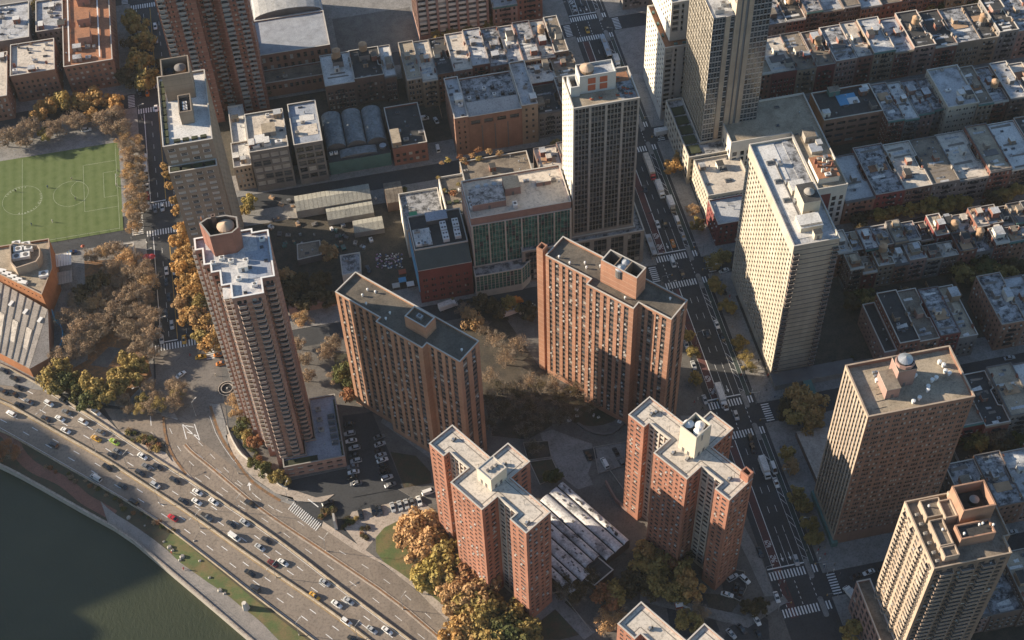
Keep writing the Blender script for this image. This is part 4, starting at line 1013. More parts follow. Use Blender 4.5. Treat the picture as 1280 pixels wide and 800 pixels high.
# ---- markings
def zebra_x(x0, x1, y, h=3.0, w=.55, gap=.62, mb=MK, sk=0):
    x = x0
    while x+w < x1: mb.face([(x, y-h/2, .03), (x+w, y-h/2, .03), (x+w+sk, y+h/2, .03), (x+sk, y+h/2, .03)], 'paint_w'); x += w+gap
def zebra_y(y0, y1, x, wd=3.2, w=.5, gap=.62, mb=MK):
    y = y0
    while y+w < y1: mb.face([(x-wd/2, y, .03), (x+wd/2, y, .03), (x+wd/2, y+w, .03), (x-wd/2, y+w, .03)], 'paint_w'); y += w+gap
def ml(x0, y0, x1, y1, w=.15, m='paint_w', z=.03): line(x0, y0, x1, y1, w, z, m, MK)
def dashes(x, y0, y1, on=3, off=6, w=.14):
    y = y0
    while y+on < y1: ml(x, y, x, y+on, w); y += on+off
BUS = MB()
for j, sy in enumerate(STREETS[:-1]):
    zebra_x(AV_L+.4, AV_R-5.5, sy-7.7, 3.4); zebra_x(AV_L+.4, AV_R-5.5, sy+7.7, 3.4); zebra_x(AV_R-3.0, AV_R-.3, sy-7.7, 3.4); zebra_x(AV_R-3.0, AV_R-.3, sy+7.7, 3.4)
    zebra_y(sy-4.2, sy+4.2, AV_R+2.6); zebra_y(sy-4.2, sy+4.2, AV_L-2.6)
    ml(AV_L+.3, sy+10.8, AV_R-5.3, sy+10.8, .5)
    y0, y1 = sy+10.8, STREETS[j+1]-10
    if j < 4:
        BUS.face([(AV_L+2.6, y0, .02), (AV_L+5.6, y0, .02), (AV_L+5.6, y1, .02), (AV_L+2.6, y1, .02)], 'bus_red')
        BUS.face([(AV_R-3.3, y0-1, .02), (AV_R-1.6, y0-1, .02), (AV_R-1.6, y1+1, .02), (AV_R-3.3, y1+1, .02)], 'bike_green')
        if j == 0: BUS.face([(AV_L+2.6, sy-10, .02), (AV_L+5.6, sy-10, .02), (AV_L+5.6, y0, .02), (AV_L+2.6, y0, .02)], 'bus_red')
    ml(AV_L+2.55, y0, AV_L+2.55, y1, .12); ml(AV_L+5.7, y0, AV_L+5.7, y1, .28)
    for x in (AV_L+8.7, AV_L+11.7): dashes(x, y0+14, y1-2); ml(x, y0, x, y0+13, .14)
    ml(AV_R-5.2, y0, AV_R-5.2, y1, .14); ml(AV_R-3.35, y0, AV_R-3.35, y1, .12); ml(AV_R-1.5, y0, AV_R-1.5, y1, .12)
    for k in range(int((y1-y0-4)/3.4)):
        if (k*7+j) % 11 < 8: ml(AV_R-5.1, y0+3+k*3.4+(1.4 if k % 3 else 0), AV_R-3.4, y0+1.4+k*3.4, .16)
    for x in (AV_L+4.1, AV_L+7.2, AV_L+10.2):      # arrows and lane blocks
        ya = y0+5.5
        if x > AV_L+5: ml(x, ya, x, ya-2.2, .25); MK.face([(x-.55, ya-2, .03), (x, ya-3.6, .03), (x+.55, ya-2, .03)], 'paint_w')
        else:
            for kk in (2.5, 9.0):
                for rr in range(5):
                    yy = y0+kk+rr*.62
                    for cc in range(4):
                        if (rr*3+cc*5+int(kk)) % 4: MK.face([(x-1.05+cc*.55, yy, .03), (x-.65+cc*.55, yy, .03), (x-.65+cc*.55, yy+.42, .03), (x-1.05+cc*.55, yy+.42, .03)], 'paint_w')
    for k in range(5):
        for x in (AV_L+8.7, AV_R-5.2, AV_L+2.6): ml(x, sy-5.4+k*2.2, x, sy-4.4+k*2.2, .22)
    # refuge islands at the bike lane
    for s_ in (-1, 1):
        e = MB(); yy = sy+s_*8.0; e.prism([(AV_R-4.3+1.0*math.cos(a*math.pi/8), yy+(3.2 if math.sin(a*math.pi/8) > 0 else -3.2)+1.0*math.sin(a*math.pi/8)) for a in range(16)], 0, .15, 'kerb', 'walk'); e.build('refuge_island', None, 'structure')
    # left avenue
    if sy > 350:
        zebra_x(YK_L+.5, YK_R-.3, sy+8.2, 3.4); zebra_x(YK_L+.5, YK_R-.3, sy-8.2, 3.4) if sy > 400 else None
        y0, y1 = sy+11.5, STREETS[j+1]-10.5
        ml(YK_L+10.1, y0, YK_L+10.1, y1, .35, 'paint_y'); ml(YK_L+3.2, y0, YK_L+3.2, y1, .3, 'paint_w' if j == 2 else 'paint_w'); ml(YK_L+3.2, y0-.5, YK_L+10.1, y0-.5, .5)
        dashes(YK_L+6.6, y0+2, y1, 3, 5); dashes(YK_L+14, y0+2, y1, 3, 5)
for j in range(3, 6):
    zebra_y(STREETS[j]-4.2, STREETS[j]+4.2, YK_L-2.4)
zebra_y(389, 397.5, -61.5); zebra_y(466.5, 473, -88, wd=5)
BUS.build('lane_paint', None, 'structure')
# crosswalk over the ramp, oblique
a_, c_ = Vector(U(367, 628)), Vector(U(402, 655)); d_ = (c_-a_).normalized(); n_ = Vector((-d_.y, d_.x))
for i in range(16):
    p = a_.lerp(c_, i/15.5); q = [p, p+d_*.35, p+d_*.35-n_*3.6+d_*.6, p-n_*3.6+d_*.6]; MK.face([(*v, .16) for v in ccw([tuple(v) for v in q])], 'paint_w')
p0, p1 = U(385, 624), U(398, 634); line(*p0, *p1, .4, .16, 'paint_w', MK)
MK.build('road_markings', None, 'structure')
# warm worn asphalt of the ramp plaza at the avenue's end
sheet('ramp_road', [(YK_L, 398), (YK_R+5, 398), (-57.5, 386), (-57.5, 353), (-48, 331), (-40, 320)] + UP([(402, 659), (360, 640), (320, 640), (270, 605), (232, 575), (212, 545), (190, 525), (195, 470)]), .010, 'asphalt_warm')
# sidewalk by the service road, lawns, planted islands
slab_g('pavement', UP([(402, 659), (440, 685), (480, 706), (520, 737), (558, 775), (565, 768), (545, 747), (505, 718), (470, 697), (440, 676), (404, 652)]), .01, .15, 'walk_lt')
slab_g('pavement', UP([(290, 540), (300, 560), (318, 585), (350, 607), (395, 622), (418, 618), (405, 628), (372, 627), (345, 617), (310, 592), (292, 568), (282, 545)]), .01, .15, 'walk_lt')
sheet('lawn', UP([(470, 690), (470, 672), (480, 660), (500, 650), (530, 648), (560, 700), (620, 760), (640, 800), (590, 800), (570, 770), (540, 745), (500, 716), (480, 703)]), .16, 'grass')
sheet('parking_forecourt', UP([(430, 660), (440, 640), (520, 622), (545, 640), (520, 650), (480, 660), (455, 690)]), .155, 'walk_lt')
slab_g('planting_bed', UP([(207, 566), (190, 560), (165, 551), (152, 547), (160, 540), (185, 540), (205, 553), (215, 577)]), .01, .35, 'soil')
slab_g('traffic_island', UP([(150, 540), (120, 510), (95, 512), (130, 531), (150, 545), (210, 582), (228, 592), (250, 607), (240, 597), (222, 578), (205, 560), (190, 540)]), .01, .14, 'walk_lt')
# courtyard paths and lawns of the superblock
for nm, pts, mm in (('court_lawn', [(415, 440), (455, 445), (470, 505), (430, 500)], 'grass_dark'), ('court_lawn', [(488, 565), (520, 570), (538, 590), (540, 604), (505, 610)], 'grass_dark'), ('court_path', [(476, 528), (480, 520), (540, 566), (540, 575)], 'walk'),
                    ('court_paving', [(675, 542), (690, 537), (725, 550), (740, 555), (742, 572), (735, 592), (742, 606), (722, 612), (702, 596), (689, 576), (684, 566)], 'walk'), ('court_soil', [(560, 420), (620, 380), (675, 460), (700, 470), (690, 532), (660, 550), (615, 545), (606, 500)], 'soil'),
                    ('court_lawn', [(654, 554), (685, 552), (689, 572), (660, 576)], 'soil'), ('court_lawn', [(662, 578), (690, 574), (700, 596), (675, 606)], 'grass_dark'), ('court_lot', [(742, 560), (782, 553), (780, 582), (748, 593)], 'walk'), ('court_lot', [(728, 563), (744, 560), (747, 573), (734, 577)], 'asphalt'),
                    ('round_court', [(740+44*math.cos(a*.314), 503+30*math.sin(a*.314)) for a in range(20)], 'grass_dark'), ('play_yard', [(830, 740), (880, 740), (900, 790), (840, 800)], 'asphalt'), ('court_lawn', [(650, 750), (700, 740), (740, 790), (700, 800), (650, 800)], 'grass_dark'),
                    ('parking_lot', [(428, 520), (465, 515), (505, 610), (440, 622)], 'asphalt'), ('court_lawn', [(880, 742), (930, 745), (915, 765), (890, 770)], 'soil'), ('corner_lot', [(915, 712), (930, 715), (933, 735), (925, 752), (905, 742), (902, 728)], 'asphalt'), ('lower_lot', [(910, 785), (945, 765), (960, 775), (962, 800), (905, 800)], 'asphalt'),
                    ('court_path', [(800, 740), (930, 770), (980, 745), (985, 752), (935, 785), (800, 752)], 'walk'), ('court_path', [(650, 715), (662, 712), (745, 790), (730, 800)], 'walk'), ('court_path', [(655, 772), (702, 742), (712, 748), (668, 782)], 'walk'), ('avenue_path', [(868, 520), (900, 600), (952, 700), (968, 745), (956, 746), (935, 700), (880, 590), (850, 520)], 'walk')):
    CZ = globals().get('CZ', .152)+.003; sheet(nm, UP(pts), CZ, mm)
KB = MB(); 
for pts in ([(654, 554), (685, 552), (689, 572), (660, 576), (654, 554)], [(662, 578), (690, 574), (700, 596), (675, 606), (662, 578)], [(742, 560), (782, 553), (780, 582), (748, 593), (742, 560)], [(783, 617), (760, 585), (758, 578)], [(650, 750), (700, 740), (740, 790)], [(915, 712), (930, 715), (933, 735), (925, 752), (905, 742)]): ribbon('', UP(pts), .12, .12, .15, 'conc', h=.5, build=False, mb=KB)
KB.build('kerb_edging', None, 'structure')
b = MB(); ribbon('', UP([(784, 640), (770, 628), (757, 605)]), .3, .3, .1, 'brick_rose', h=2.6, build=False, mb=b); tag(b.build('court_wall'), 'thin pinkish wall climbing from the hall to the left foot of the tank-topped cross tower', 'wall')
b = MB(); P_ = UP([(722, 530), (738, 541), (760, 545), (776, 535), (783, 522)]); ribbon('', smooth(P_, 1), .5, .5, .15, 'conc_dk', h=.9, build=False, mb=b); tag(b.build('curved_planter_wall'), 'dark curved planter wall round the garden court below the orange slab', 'wall')
# ramp plaza: kerbed islands, leaf-strewn verges, gore hatching and lane lines
slab_g('pavement', UP([(262, 505), (272, 540), (290, 570), (310, 598), (327, 612), (350, 626), (372, 634), (366, 622), (345, 617), (318, 600), (300, 580), (286, 560), (282, 530), (275, 505)]), .01, .15, 'walk')
ribbon('leaf_verge', smooth(UP([(262, 508), (272, 541), (290, 571), (310, 599), (327, 613), (350, 627)]), 1), .9, .2, .16, 'leaf_litter')
slab_g('traffic_island', UP([(176, 498), (200, 515), (203, 520), (222, 524), (216, 512), (222, 498), (205, 488), (186, 488)]), .01, .15, 'walk')
ribbon('leaf_verge', smooth(UP([(203, 521), (206, 548), (214, 570), (232, 594)]), 1), .8, .2, .155, 'leaf_litter')
b = MB()
for a, c in (((228, 530), (233, 549)), ((228, 530), (250, 551)), ((232, 532), (242, 534)), ((234, 540), (247, 545)), ((243, 530), (250, 551)), ((204, 519), (222, 524)), ((165, 518), (166, 508)), ((188, 520), (189, 532))): p0, p1 = U(*a), U(*c); line(*p0, *p1, .3, .03, 'paint_w', b)
stripe(b, smooth(UP([(248, 552), (270, 575), (300, 604), (330, 628), (360, 648)]), 1), .18, .03, 'paint_w', (3, 5)); stripe(b, smooth(UP([(212, 535), (225, 565), (248, 588), (280, 612), (320, 640)]), 1), .18, .03, 'paint_w', (3, 6))
stripe(b, smooth(UP([(262, 520), (272, 548), (296, 582), (330, 613)]), 1), .14, .03, 'paint_w')
for px, py in ((312, 609), (205, 560)): 
    x, y = U(px, py); b.face([(x-.2, y-1.5, .03), (x+.2, y-1.5, .03), (x+.2, y+1, .03), (x-.2, y+1, .03)], 'paint_w'); b.face([(x-.9, y+.8, .031), (x+.9, y+.8, .031), (x, y+2.4, .031)], 'paint_w')
b.build('ramp_markings', None, 'structure')
# tar-sealed cracks and joints in the carriageways
CRK = random.Random(21); b = MB()
for i in range(45):
    t = CRK.random(); px = CRK.uniform(-20, 560); py = 455+(px)*.67+CRK.uniform(-20, 75); x, y = U(px, py); a = CRK.choice([-.72, .85])+CRK.uniform(-.2, .2); l = CRK.uniform(2, 10)
    line(x, y, x+l*math.cos(a), y+l*math.sin(a), CRK.uniform(.05, .09), .0262, 'tar_line2', mb=b)
for i in range(60):
    px, py = CRK.uniform(200, 330), CRK.uniform(450, 620); x, y = U(px, py); a = CRK.uniform(0, 3.1); l = CRK.uniform(2, 7); line(x, y, x+l*math.cos(a), y+l*math.sin(a), .09, .0262, 'tar_line2', mb=b)
for i in range(120):
    x = CRK.uniform(AV_L+1, AV_R-6); y = CRK.uniform(225, 600); l = CRK.uniform(2, 9); a = CRK.choice([0, math.pi/2]); line(x, y, x+min(l, 5)*math.cos(a), y+l*math.sin(a), CRK.uniform(.1, .7), .0222+.00001*i, CRK.choice(['tar_line2', 'asphalt_patch']), mb=b)
b.build('road_cracks', None, 'structure')
for i in range(26):
    x = CRK.uniform(AV_L+1, AV_R-6); y = CRK.uniform(225, 560); b = MB(); b.cyl(x, y, .022, .42, .02, 'black', 10); tag(b.build('manhole_cover'), 'round manhole cover in the right avenue, %s from the bottom' % nth(i), 'manhole cover', 'manhole covers in the right avenue')
M['gravel'] = stained('gravel_lot', (.16, .15, .135), (.1, .092, .085), lo=.3, hi=.6, scale=.2)
M['g_green2'] = glass('glass_green_pale', (.07, .2, .165), .15)
M['corr'] = stained('corrugated_roofing', (.24, .27, .28), (.12, .14, .15), lo=.3, hi=.6, scale=.4, fine=1)
M['r_white2'] = stained('roof_membrane', (.4, .4, .39), (.32, .32, .31), lo=.3, hi=.5)
M['slate'] = solid('green_slate', (.06, .085, .085), var=.15)
M['green_box'] = solid('bright_green_panel', (.05, .3, .15), var=.1)
M['poly'] = stained('greenhouse_glazing', (.42, .4, .33), (.3, .29, .25), lo=.3, hi=.6, scale=.3, streak=(1, .1, 1))
# ================================================================== mid-rise and row buildings
ten_front = [wall_spec(mod=2.05, wins=((.5, 1.5),), fh=3.0, sill=.8, wh=1.65, z0=.8, topm=1.3, margin=.3, rec=.25, sills=True, glassm=(('g_dark', 6), ('g_mid', 3), ('g_blind', 2))),
             wall_spec(mod=2.5, wins=((.7, 1.75),), fh=3.05, sill=.9, wh=1.5, z0=.8, topm=1.0, margin=.4, rec=.2, ac=.15),
             wall_spec(mod=3.0, wins=((.5, 1.3), (1.7, 2.5)), fh=3.0, sill=.8, wh=1.7, z0=.6, topm=1.1, margin=.3, rec=.25, sills=True)]
BR = ['brick_red', 'brick_dark', 'brick_brown', 'brick_grey', 'brick_tan', 'brick_maroon', 'brick_rose']
WALLN = dict(brick_red='red brick', brick_dark='dark brick', brick_brown='brown brick', brick_grey='grey brick', brick_tan='tan brick', brick_maroon='maroon brick', brick_rose='rose brick')
ROOFN = dict(r_tan='tan roof', r_silver='silver roof', r_silver2='stained silver roof', r_white='white roof', r_beige='beige roof', r_black='black tar roof', r_brown='brown gravel roof')
def fire_escape(b, x, y, z1, w, sgn=-1):
    F = MB(); z = 4.0
    while z < z1-2:
        F.box(x, y+sgn*.6, z, w, 1.1, .08, 'black')
        for u in (-w/2, w/2): F.tube((x+u, y+sgn*.1, z), (x+u, y+sgn*1.1, z), .03, 'black', 3)
        F.face([(x-w/2, y+sgn*1.12, z), (x+w/2, y+sgn*1.12, z), (x+w/2, y+sgn*1.12, z+.9), (x-w/2, y+sgn*1.12, z+.9)], 'rail_mesh') if False else [F.box(x, y+sgn*1.12, z+hh, w, .05, .05, 'black') for hh in (.45, .9)]
        F.tube((x-w*.3, y+sgn*.8, z), (x+w*.3, y+sgn*.8, z+3), .06, 'black', 4)
        z += 3.0
    F.build('fire_escape', b.root)
def tenement(x0, x1, y0, y1, h, label, group, seed, wall=None, roof=None, n=None, back=False, fe=True):
    r = random.Random(seed); wl = wall or r.choice(BR); rf = roof or r.choice(['r_silver']*3+['r_silver2']*4+['r_white', 'r_beige', 'r_beige', 'r_tan', 'r_black', 'r_black', 'r_brown', 'r_brown'])
    b = Bld('tenement', label.format(wall=WALLN[wl], roof=ROOFN[rf]), 'building', group, at=((x0+x1)/2, (y0+y1)/2)); b.rng = r
    W = x1-x0; sp = r.choice(ten_front)
    notch = W > 7 and r.random() < .55
    g = .03
    if notch:       # dumb-bell plan with a light well on one flank
        d = r.uniform(1.0, 1.7); a, c = y0+(y1-y0)*r.uniform(.3, .4), y0+(y1-y0)*r.uniform(.62, .75)
        p = [(x0+g, y0), (x1-g, y0), (x1-g, a), (x1-d, a+.8), (x1-d, c-.8), (x1-g, c), (x1-g, y1), (x0+g, y1)]
    else: p = rect(x0+g, y0, x1-g, y1)
    rz = b.shell(p, 0, h, sp, wl, rf, par=.55, coping=r.choice(['stone', 'conc', 'conc_dk']), thick=.28)
    b.vis = True
    xm = (x0+x1)/2; ym = (y0+y1)/2
    b.bulkhead(x0+W*r.uniform(.35, .6), ym+r.uniform(-2, 3), rz, 2.3, r.uniform(2.4, 3.6), 2.3, 0, r.choice(['brick_red', 'brick_grey', 'white_conc', 'brick_tan']), rf)
    for k in range(r.randint(2, 4)):
        b.chimney(x0+.5 if r.random() < .5 else x1-.6, r.uniform(y0+2, y1-2), rz, .5, r.uniform(.8, 1.8), r.uniform(1.2, 1.9), 0, r.choice(['brick_red', 'conc', 'brick_tan']))
    for k in range(r.randint(1, 3)): b.skylight(r.uniform(x0+1.4, x1-1.4), r.uniform(y0+2, y1-2), rz, r.uniform(1.1, 1.7), r.uniform(.8, 1.3))
    for k in range(r.randint(1, 4)): b.vent(r.uniform(x0+1, x1-1), r.uniform(y0+1.5, y1-1.5), rz, r.uniform(.2, .35), r.uniform(.6, 1.1))
    if r.random() < .4: b.bulkhead(r.uniform(x0+2, x1-2), r.uniform(y0+4, y1-4), rz, r.uniform(2.5, 4), r.uniform(2.5, 5), r.uniform(2.2, 3.6), 0, r.choice(BR+['conc', 'white_conc']), r.choice(['r_silver', 'r_black', 'r_brown']), door=False)
    if r.random() < .35: dk = MB(); dk.box(xm, r.uniform(ym-4, ym+5), rz, W*.6, r.uniform(3, 6), .3, r.choice(['tankwood', 'r_rust', 'conc_dk', 'r_white'])); dk.build('roof_deck', b.root)
    if r.random() < .12: b.tank(xm, ym+r.uniform(-4, 4), rz, 1.7, 3.2, 2.6)
    if r.random() < .45: b.unit(r.uniform(x0+1.5, x1-1.5), r.uniform(y0+2, y1-2), rz, 1.3, 1.0, .8)
    # strips of roofing felt laid over one another
    S = MB(); y = y0+.6; k = 0
    while y+2.2 < y1:
        if r.random() < .45:
            xa = r.uniform(x0+.5, x0+W*.4); xb = r.uniform(x0+W*.55, x1-1.9); S.face([(xa, y, rz+.012), (xb, y, rz+.012), (xb, y+r.uniform(.8, 2.2), rz+.012), (xa, y+1.2, rz+.012)], r.choice(['r_silver2', 'r_white', 'tar_line', 'r_silver']))
        y += 2.3
    S.build('roof_patches', b.root, 'stuff')
    if fe and r.random() < .7: fire_escape(b, xm, y0, h, min(3.4, W*.45))
    if r.random() < .6:     # cornice
        c = MB(); c.box(xm, y0-.3, h-.9, W-.1, .55, .75, r.choice(['conc_dk', 'brick_tan', 'stone', 'green_metal'])); c.build('cornice', b.root)
    b.finish(); return b
def row(x0, x1, y0, y1, h, what, seed, dh=1.2, wmin=7, wmax=10.5, skip=(), start='from the avenue end', **kw):
    r = random.Random(seed); x = x0; i = 0
    while x < x1-5:
        w_ = r.uniform(wmin, wmax)
        if x+w_ > x1-4: w_ = x1-x
        hh = h+r.choice([-1, -.5, 0, 1, 1.6])*r.uniform(.6, dh*1.6); yy0, yy1 = y0, y1
        if any(a < x+w_/2 < c for a, c in skip): x += w_; continue
        dy = r.uniform(-1.4, 1.4)
        if what[1] == 'A': yy1 += dy
        else: yy0 += dy
        cx, cy = x+w_/2, (y0+y1)/2; q = PX(cx, cy, hh)
        if -70 < q[0] < 1350 and -60 < q[1] < 880:
            tenement(x, x+w_, yy0, yy1, hh, '{wall} house, {roof}, '+nth(i)+' from the avenue in '+what[0], 'row houses in '+what[0], seed*100+i, **kw); i += 1
        x += w_
# right of the right avenue
row(211, 385, 320.2, 346, 15, ('row behind the brown tower', 'A'), 11, skip=((246, 256),))
row(204, 385, 373.2, 384.2, 14, ('row above shaded courtyard trees', 'B'), 12, wmin=5.5, wmax=7.5)
row(206, 385, 363, 372, 13, ('terrace right of cream tower', 'A'), 14, wmin=6, wmax=8)
row(217.5, 385, 400.5, 429, 16, ('row above the yellow trees', 'A'), 15, wmin=9, wmax=14)
row(252, 385, 442, 466, 16, ('row beyond the cream corner', 'B'), 16, skip=((279, 297),))
row(262, 281, 446, 466, 13, ('pair before the cream corner', 'B'), 17)
row(192, 385, 484, 509, 17, ('row behind rust-sided warehouse', 'A'), 18, wmin=8, wmax=13)
row(180, 385, 521, 546, 16, ('far upper right row', 'B'), 19, wmin=8, wmax=12)
row(160.5, 400, 564, 584, 17, ('top-edge row past glass tower', 'A'), 20, wmin=9, wmax=14)
row(160.5, 400, 606, 626, 17, ('farthest upper right row', 'B'), 21, wmin=9, wmax=14)
row(160.5, 400, 644, 664, 17, ('outermost upper right row', 'A'), 22, wmin=9, wmax=14)
row(208, 385, 242.5, 266, 14, ('row below the bare tree', 'A'), 23, wmin=8, wmax=12)
row(198, 385, 279, 303, 14, ('row right of brown tower', 'B'), 24, wmin=9, wmax=12)
row(190, 385, 202, 223.5, 15, ('row behind the tan tower', 'B'), 25, wmin=9, wmax=13)
row(192, 385, 164, 184, 15, ('lower right corner row', 'A'), 26, wmin=9, wmax=13)
# between the avenues
row(6, 40, 526, 547, 18, ('pair behind vaulted halls', 'B'), 31, wmin=14, wmax=20, wall='brick_dark')
row(44, 122, 518, 545, 19, ('row behind the brick hall', 'B'), 32, wmin=7, wmax=9)
row(99.5, 124, 484, 503, 17, ('corner behind dark tower', 'A'), 33, wmin=9, wmax=13)
row(100, 124, 504, 521, 16, ('strip near top crosswalk', 'B'), 34, wmin=11, wmax=14)
row(96, 124.5, 430, 448, 15, ('short row behind dark tower', 'A'), 35, wmin=9, wmax=14)
row(93, 124.5, 448.5, 465.5, 15, ('corner left of the avenue', 'B'), 36, wmin=9, wmax=14)
row(94, 124, 563.5, 584, 17, ('dark block at the top', 'A'), 37, wmin=9, wmax=14)
row(94, 124, 600, 624, 17, ('far dark block at top', 'B'), 38, wmin=9, wmax=14)
# left of the left avenue
for (x0, x1, y0, y1, h, wl, rf, lb) in ((-140, -119, 567, 590, 17, 'brick_brown', 'r_beige', 'brown brick apartment house with a pale roof above the orange trees'), (-150, -131, 594, 622, 17, 'brick_grey', 'r_silver', 'grey-brown apartment house with cluttered silver roof near the top left corner'),
                                        (-175, -142, 556, 588, 15, 'brick_brown', 'r_beige', 'cream-roofed apartment house cut by the left edge'), (-128, -112, 598, 622, 16, 'brick_grey', 'r_silver', 'grey apartment house beside the clay-roofed one'), (-180, -150, 610, 640, 18, 'brick_dark', 'r_silver2', 'dark apartment house in the top left corner')):
    b = Bld('apartment_house', lb, 'building', at=(x0, y0)); q = rect(x0, y0, x1, y1); rz = b.shell(q, 0, h, ten_front[1], wl, rf, par=.9); clutter(b, q, rz, 14); b.finish()
b = Bld('apartment_house', 'long brick apartment house with a clay-red roof crossed by white pipes', 'building', at=(-102, 590), indiv=0)
q = rect(-114.8, 567.5, -91.5, 640); rz = b.shell(q, 0, 17, wall_spec(mod=2.9, wins=((.7, 2.0),), fh=2.9, sill=.8, wh=1.4, z0=1, topm=1, glassm=(('g_mid', 3), ('g_blind', 2), ('g_dark', 3)), frame='stone'), 'brick_brown', 'r_orange', par=1.0)
for x in (-112, -97.5):
    e = MB(); e.box(x, 604, rz+.4, .6, 66, .5, 'white'); e.build('roof_duct', b.root)
for y in (586, 600, 616): b.bulkhead(-104, y, rz, 6, 7, 4.5, 0, 'brick_rose', 'r_orange')
for y in (572, 580): b.bulkhead(-108, y, rz, 4, 3, 2.2, 0, 'conc', 'r_silver'); b.unit(-103, y, rz, 2.5, 2)
clutter(b, q, rz, 10, kinds='vvu'); b.finish()

# ---- individually shaped buildings between the avenues
def simple(name, label, poly, h, wall, roof, sp, par=.9, cl=6, kinds='vvusb', coping='stone', cat='building'):
    xs = [p[0] for p in poly]; ys = [p[1] for p in poly]
    b = Bld(name, label, cat, at=(sum(xs)/len(xs), sum(ys)/len(ys))); rz = b.shell(poly, 0, h, sp, wall, roof, par=par, coping=coping); clutter(b, poly, rz, cl, kinds=kinds); return b, rz
loft = wall_spec(mod=4.0, wins=((.35, 3.6),), fh=3.9, sill=.5, wh=2.7, z0=3, topm=1.5, margin=.4, rec=.35, glassm=(('g_blind', 4), ('g_mid', 3)), frame='conc')
loft2 = wall_spec(mod=4.0, wins=((.35, 3.6),), fh=3.9, sill=.5, wh=2.7, z0=3, topm=1.5, margin=.4, rec=.35)
b, rz = simple('loft_building', 'wide loft building with big grid windows and two stepped pale roofs', rect(-32.4, 480, -15, 505), 25.5, 'brick_grey', 'r_beige', loft, cl=7)
b.bulkhead(-22.5, 492, rz, 6, 6, 2.6, 0, 'conc', 'r_tan'); b.bulkhead(-27, 486, rz, 4.5, 5, 2.4, 0, 'white_conc', 'r_white')
for x in (-29, -24, -19): b.unit(x, 483.5, rz, 3.2, 1.8, 1.6, 0, 'white')
b.finish()
b, rz = simple('loft_building', 'dark-windowed half of the loft block with blue-grey roof and pergola slats', rect(-12.6, 480, .3, 507), 25.5, 'brick_grey', 'r_blue', loft2, cl=5)
S = MB(); S.box(-6.5, 497, rz+.02, 10, 4, .1, 'r_white'); S.box(-6, 489, rz+.02, 10, 7, .1, 'r_beige'); S.build('roof_deck', b.root)
b.finish()
# three barrel-vaulted halls
b = Bld('vaulted_hall', 'hall of three corrugated barrel vaults beside the loft building', 'hall', at=(15, 502))
def vault(b, x0, x1, y0, y1, zb, rise, m, n=10, seg=None, name='vault'):
    V = MB(); c = (x0+x1)/2; hw = (x1-x0)/2; A = [math.pi*i/n for i in range(n+1)]
    P = [(c-hw*math.cos(a), zb+rise*math.sin(a)) for a in A]
    ns = seg or int((y1-y0)/1.0); 
    for k in range(ns):
        ya, yb = y0+(y1-y0)*k/ns, y0+(y1-y0)*(k+1)/ns; ym = (ya+yb)/2
        for i in range(n):
            (xa, za), (xb, zb_) = P[i], P[i+1]
            V.face([(xa, ya, za), (xb, ya, zb_), (xb, ym, zb_+.12), (xa, ym, za+.12)], m); V.face([(xa, ym, za+.12), (xb, ym, zb_+.12), (xb, yb, zb_), (xa, yb, za)], m)
    V.face([(x, y0, z) for x, z in P], 'conc_dk'); V.face([(x, y1, z) for x, z in P[::-1]], 'conc_dk')
    return V.build(name, b.root)
for i in range(3): vault(b, 1.5+i*9.4, 10.6+i*9.4, 491-i*.2, 513-i*.2, 8, 3.6, 'corr')
b.wall.prism(rect(1.3, 483, 29.8, 513), 0, 8, 'green_metal', 'r_black'); 
vault(b, 7, 24, 484.5, 489.5, 8, 1.2, 'corr', seg=4, name='entrance_vault'); e = MB(); e.cyl(27, 487.5, 8, 1.6, 1.2, 'steel', 14); e.build('roof_fan', b.root)
for x in (3.2, 5.4):
    b.unit(x, 488, 8, 1.6, 1.2, 1.2, 0, 'white')
b.finish()
b, rz = simple('red_warehouse', 'small red brick warehouse with a black cluttered roof beside the vaulted halls', rect(31, 482, 47, 509), 12, 'brick_red', 'r_black', wall_spec(mod=3.2, wins=((.7, 2.4),), fh=3.6, sill=.9, wh=1.8, z0=1, topm=1), cl=10, kinds='vus')
b.bulkhead(33.2, 486.5, rz, 4, 9, 3.5, 0, 'brick_tan', 'r_tan'); b.finish()
# big brick hall with monitor roof
b = Bld('brick_hall', 'windowless red-brown brick hall with rows of roof hatches and a pale front roof slope', 'hall', at=(82, 495))
pil = wall_spec(mod=6.0, wins=((.8, 5.0),), fh=4.2, sill=.8, wh=2.2, z0=17, topm=1.4, margin=.3, rec=.5)
rz = b.shell([(66.8, 482), (91.5, 482), (91.5, 508), (66.8, 508)], 0, 23, pil, 'brick_brown', 'r_silver2', par=.8, specs=lambda nx, ny, L, mx, my: pil if ny < -.5 else None)
for r_ in range(2):
    for c in range(6): 
        if r_ == 0 or c != 5: b.unit(69.5+c*3.9, 494+r_*5, rz, 1.5, 1.7, 1.3, 0, ['white', 'black', 'steel'][(c+r_) % 3])
S = MB(); S.face([(67.2, 483, rz+.05), (91.2, 483, rz+.05), (91.2, 490, rz+2.2), (67.2, 490, rz+2.2)], 'r_white2'); S.face([(67.2, 490, rz+2.2), (91.2, 490, rz+2.2), (91.2, 491, rz), (67.2, 491, rz)], 'conc'); S.build('roof_slope', b.root)
for x in (72.8, 78.8, 84.8):
    e = MB(); e.box(x, 481.93, 1, .5, .16, 15.5, 'conc_dk'); e.build('pilaster_joint', b.root)
b.finish()
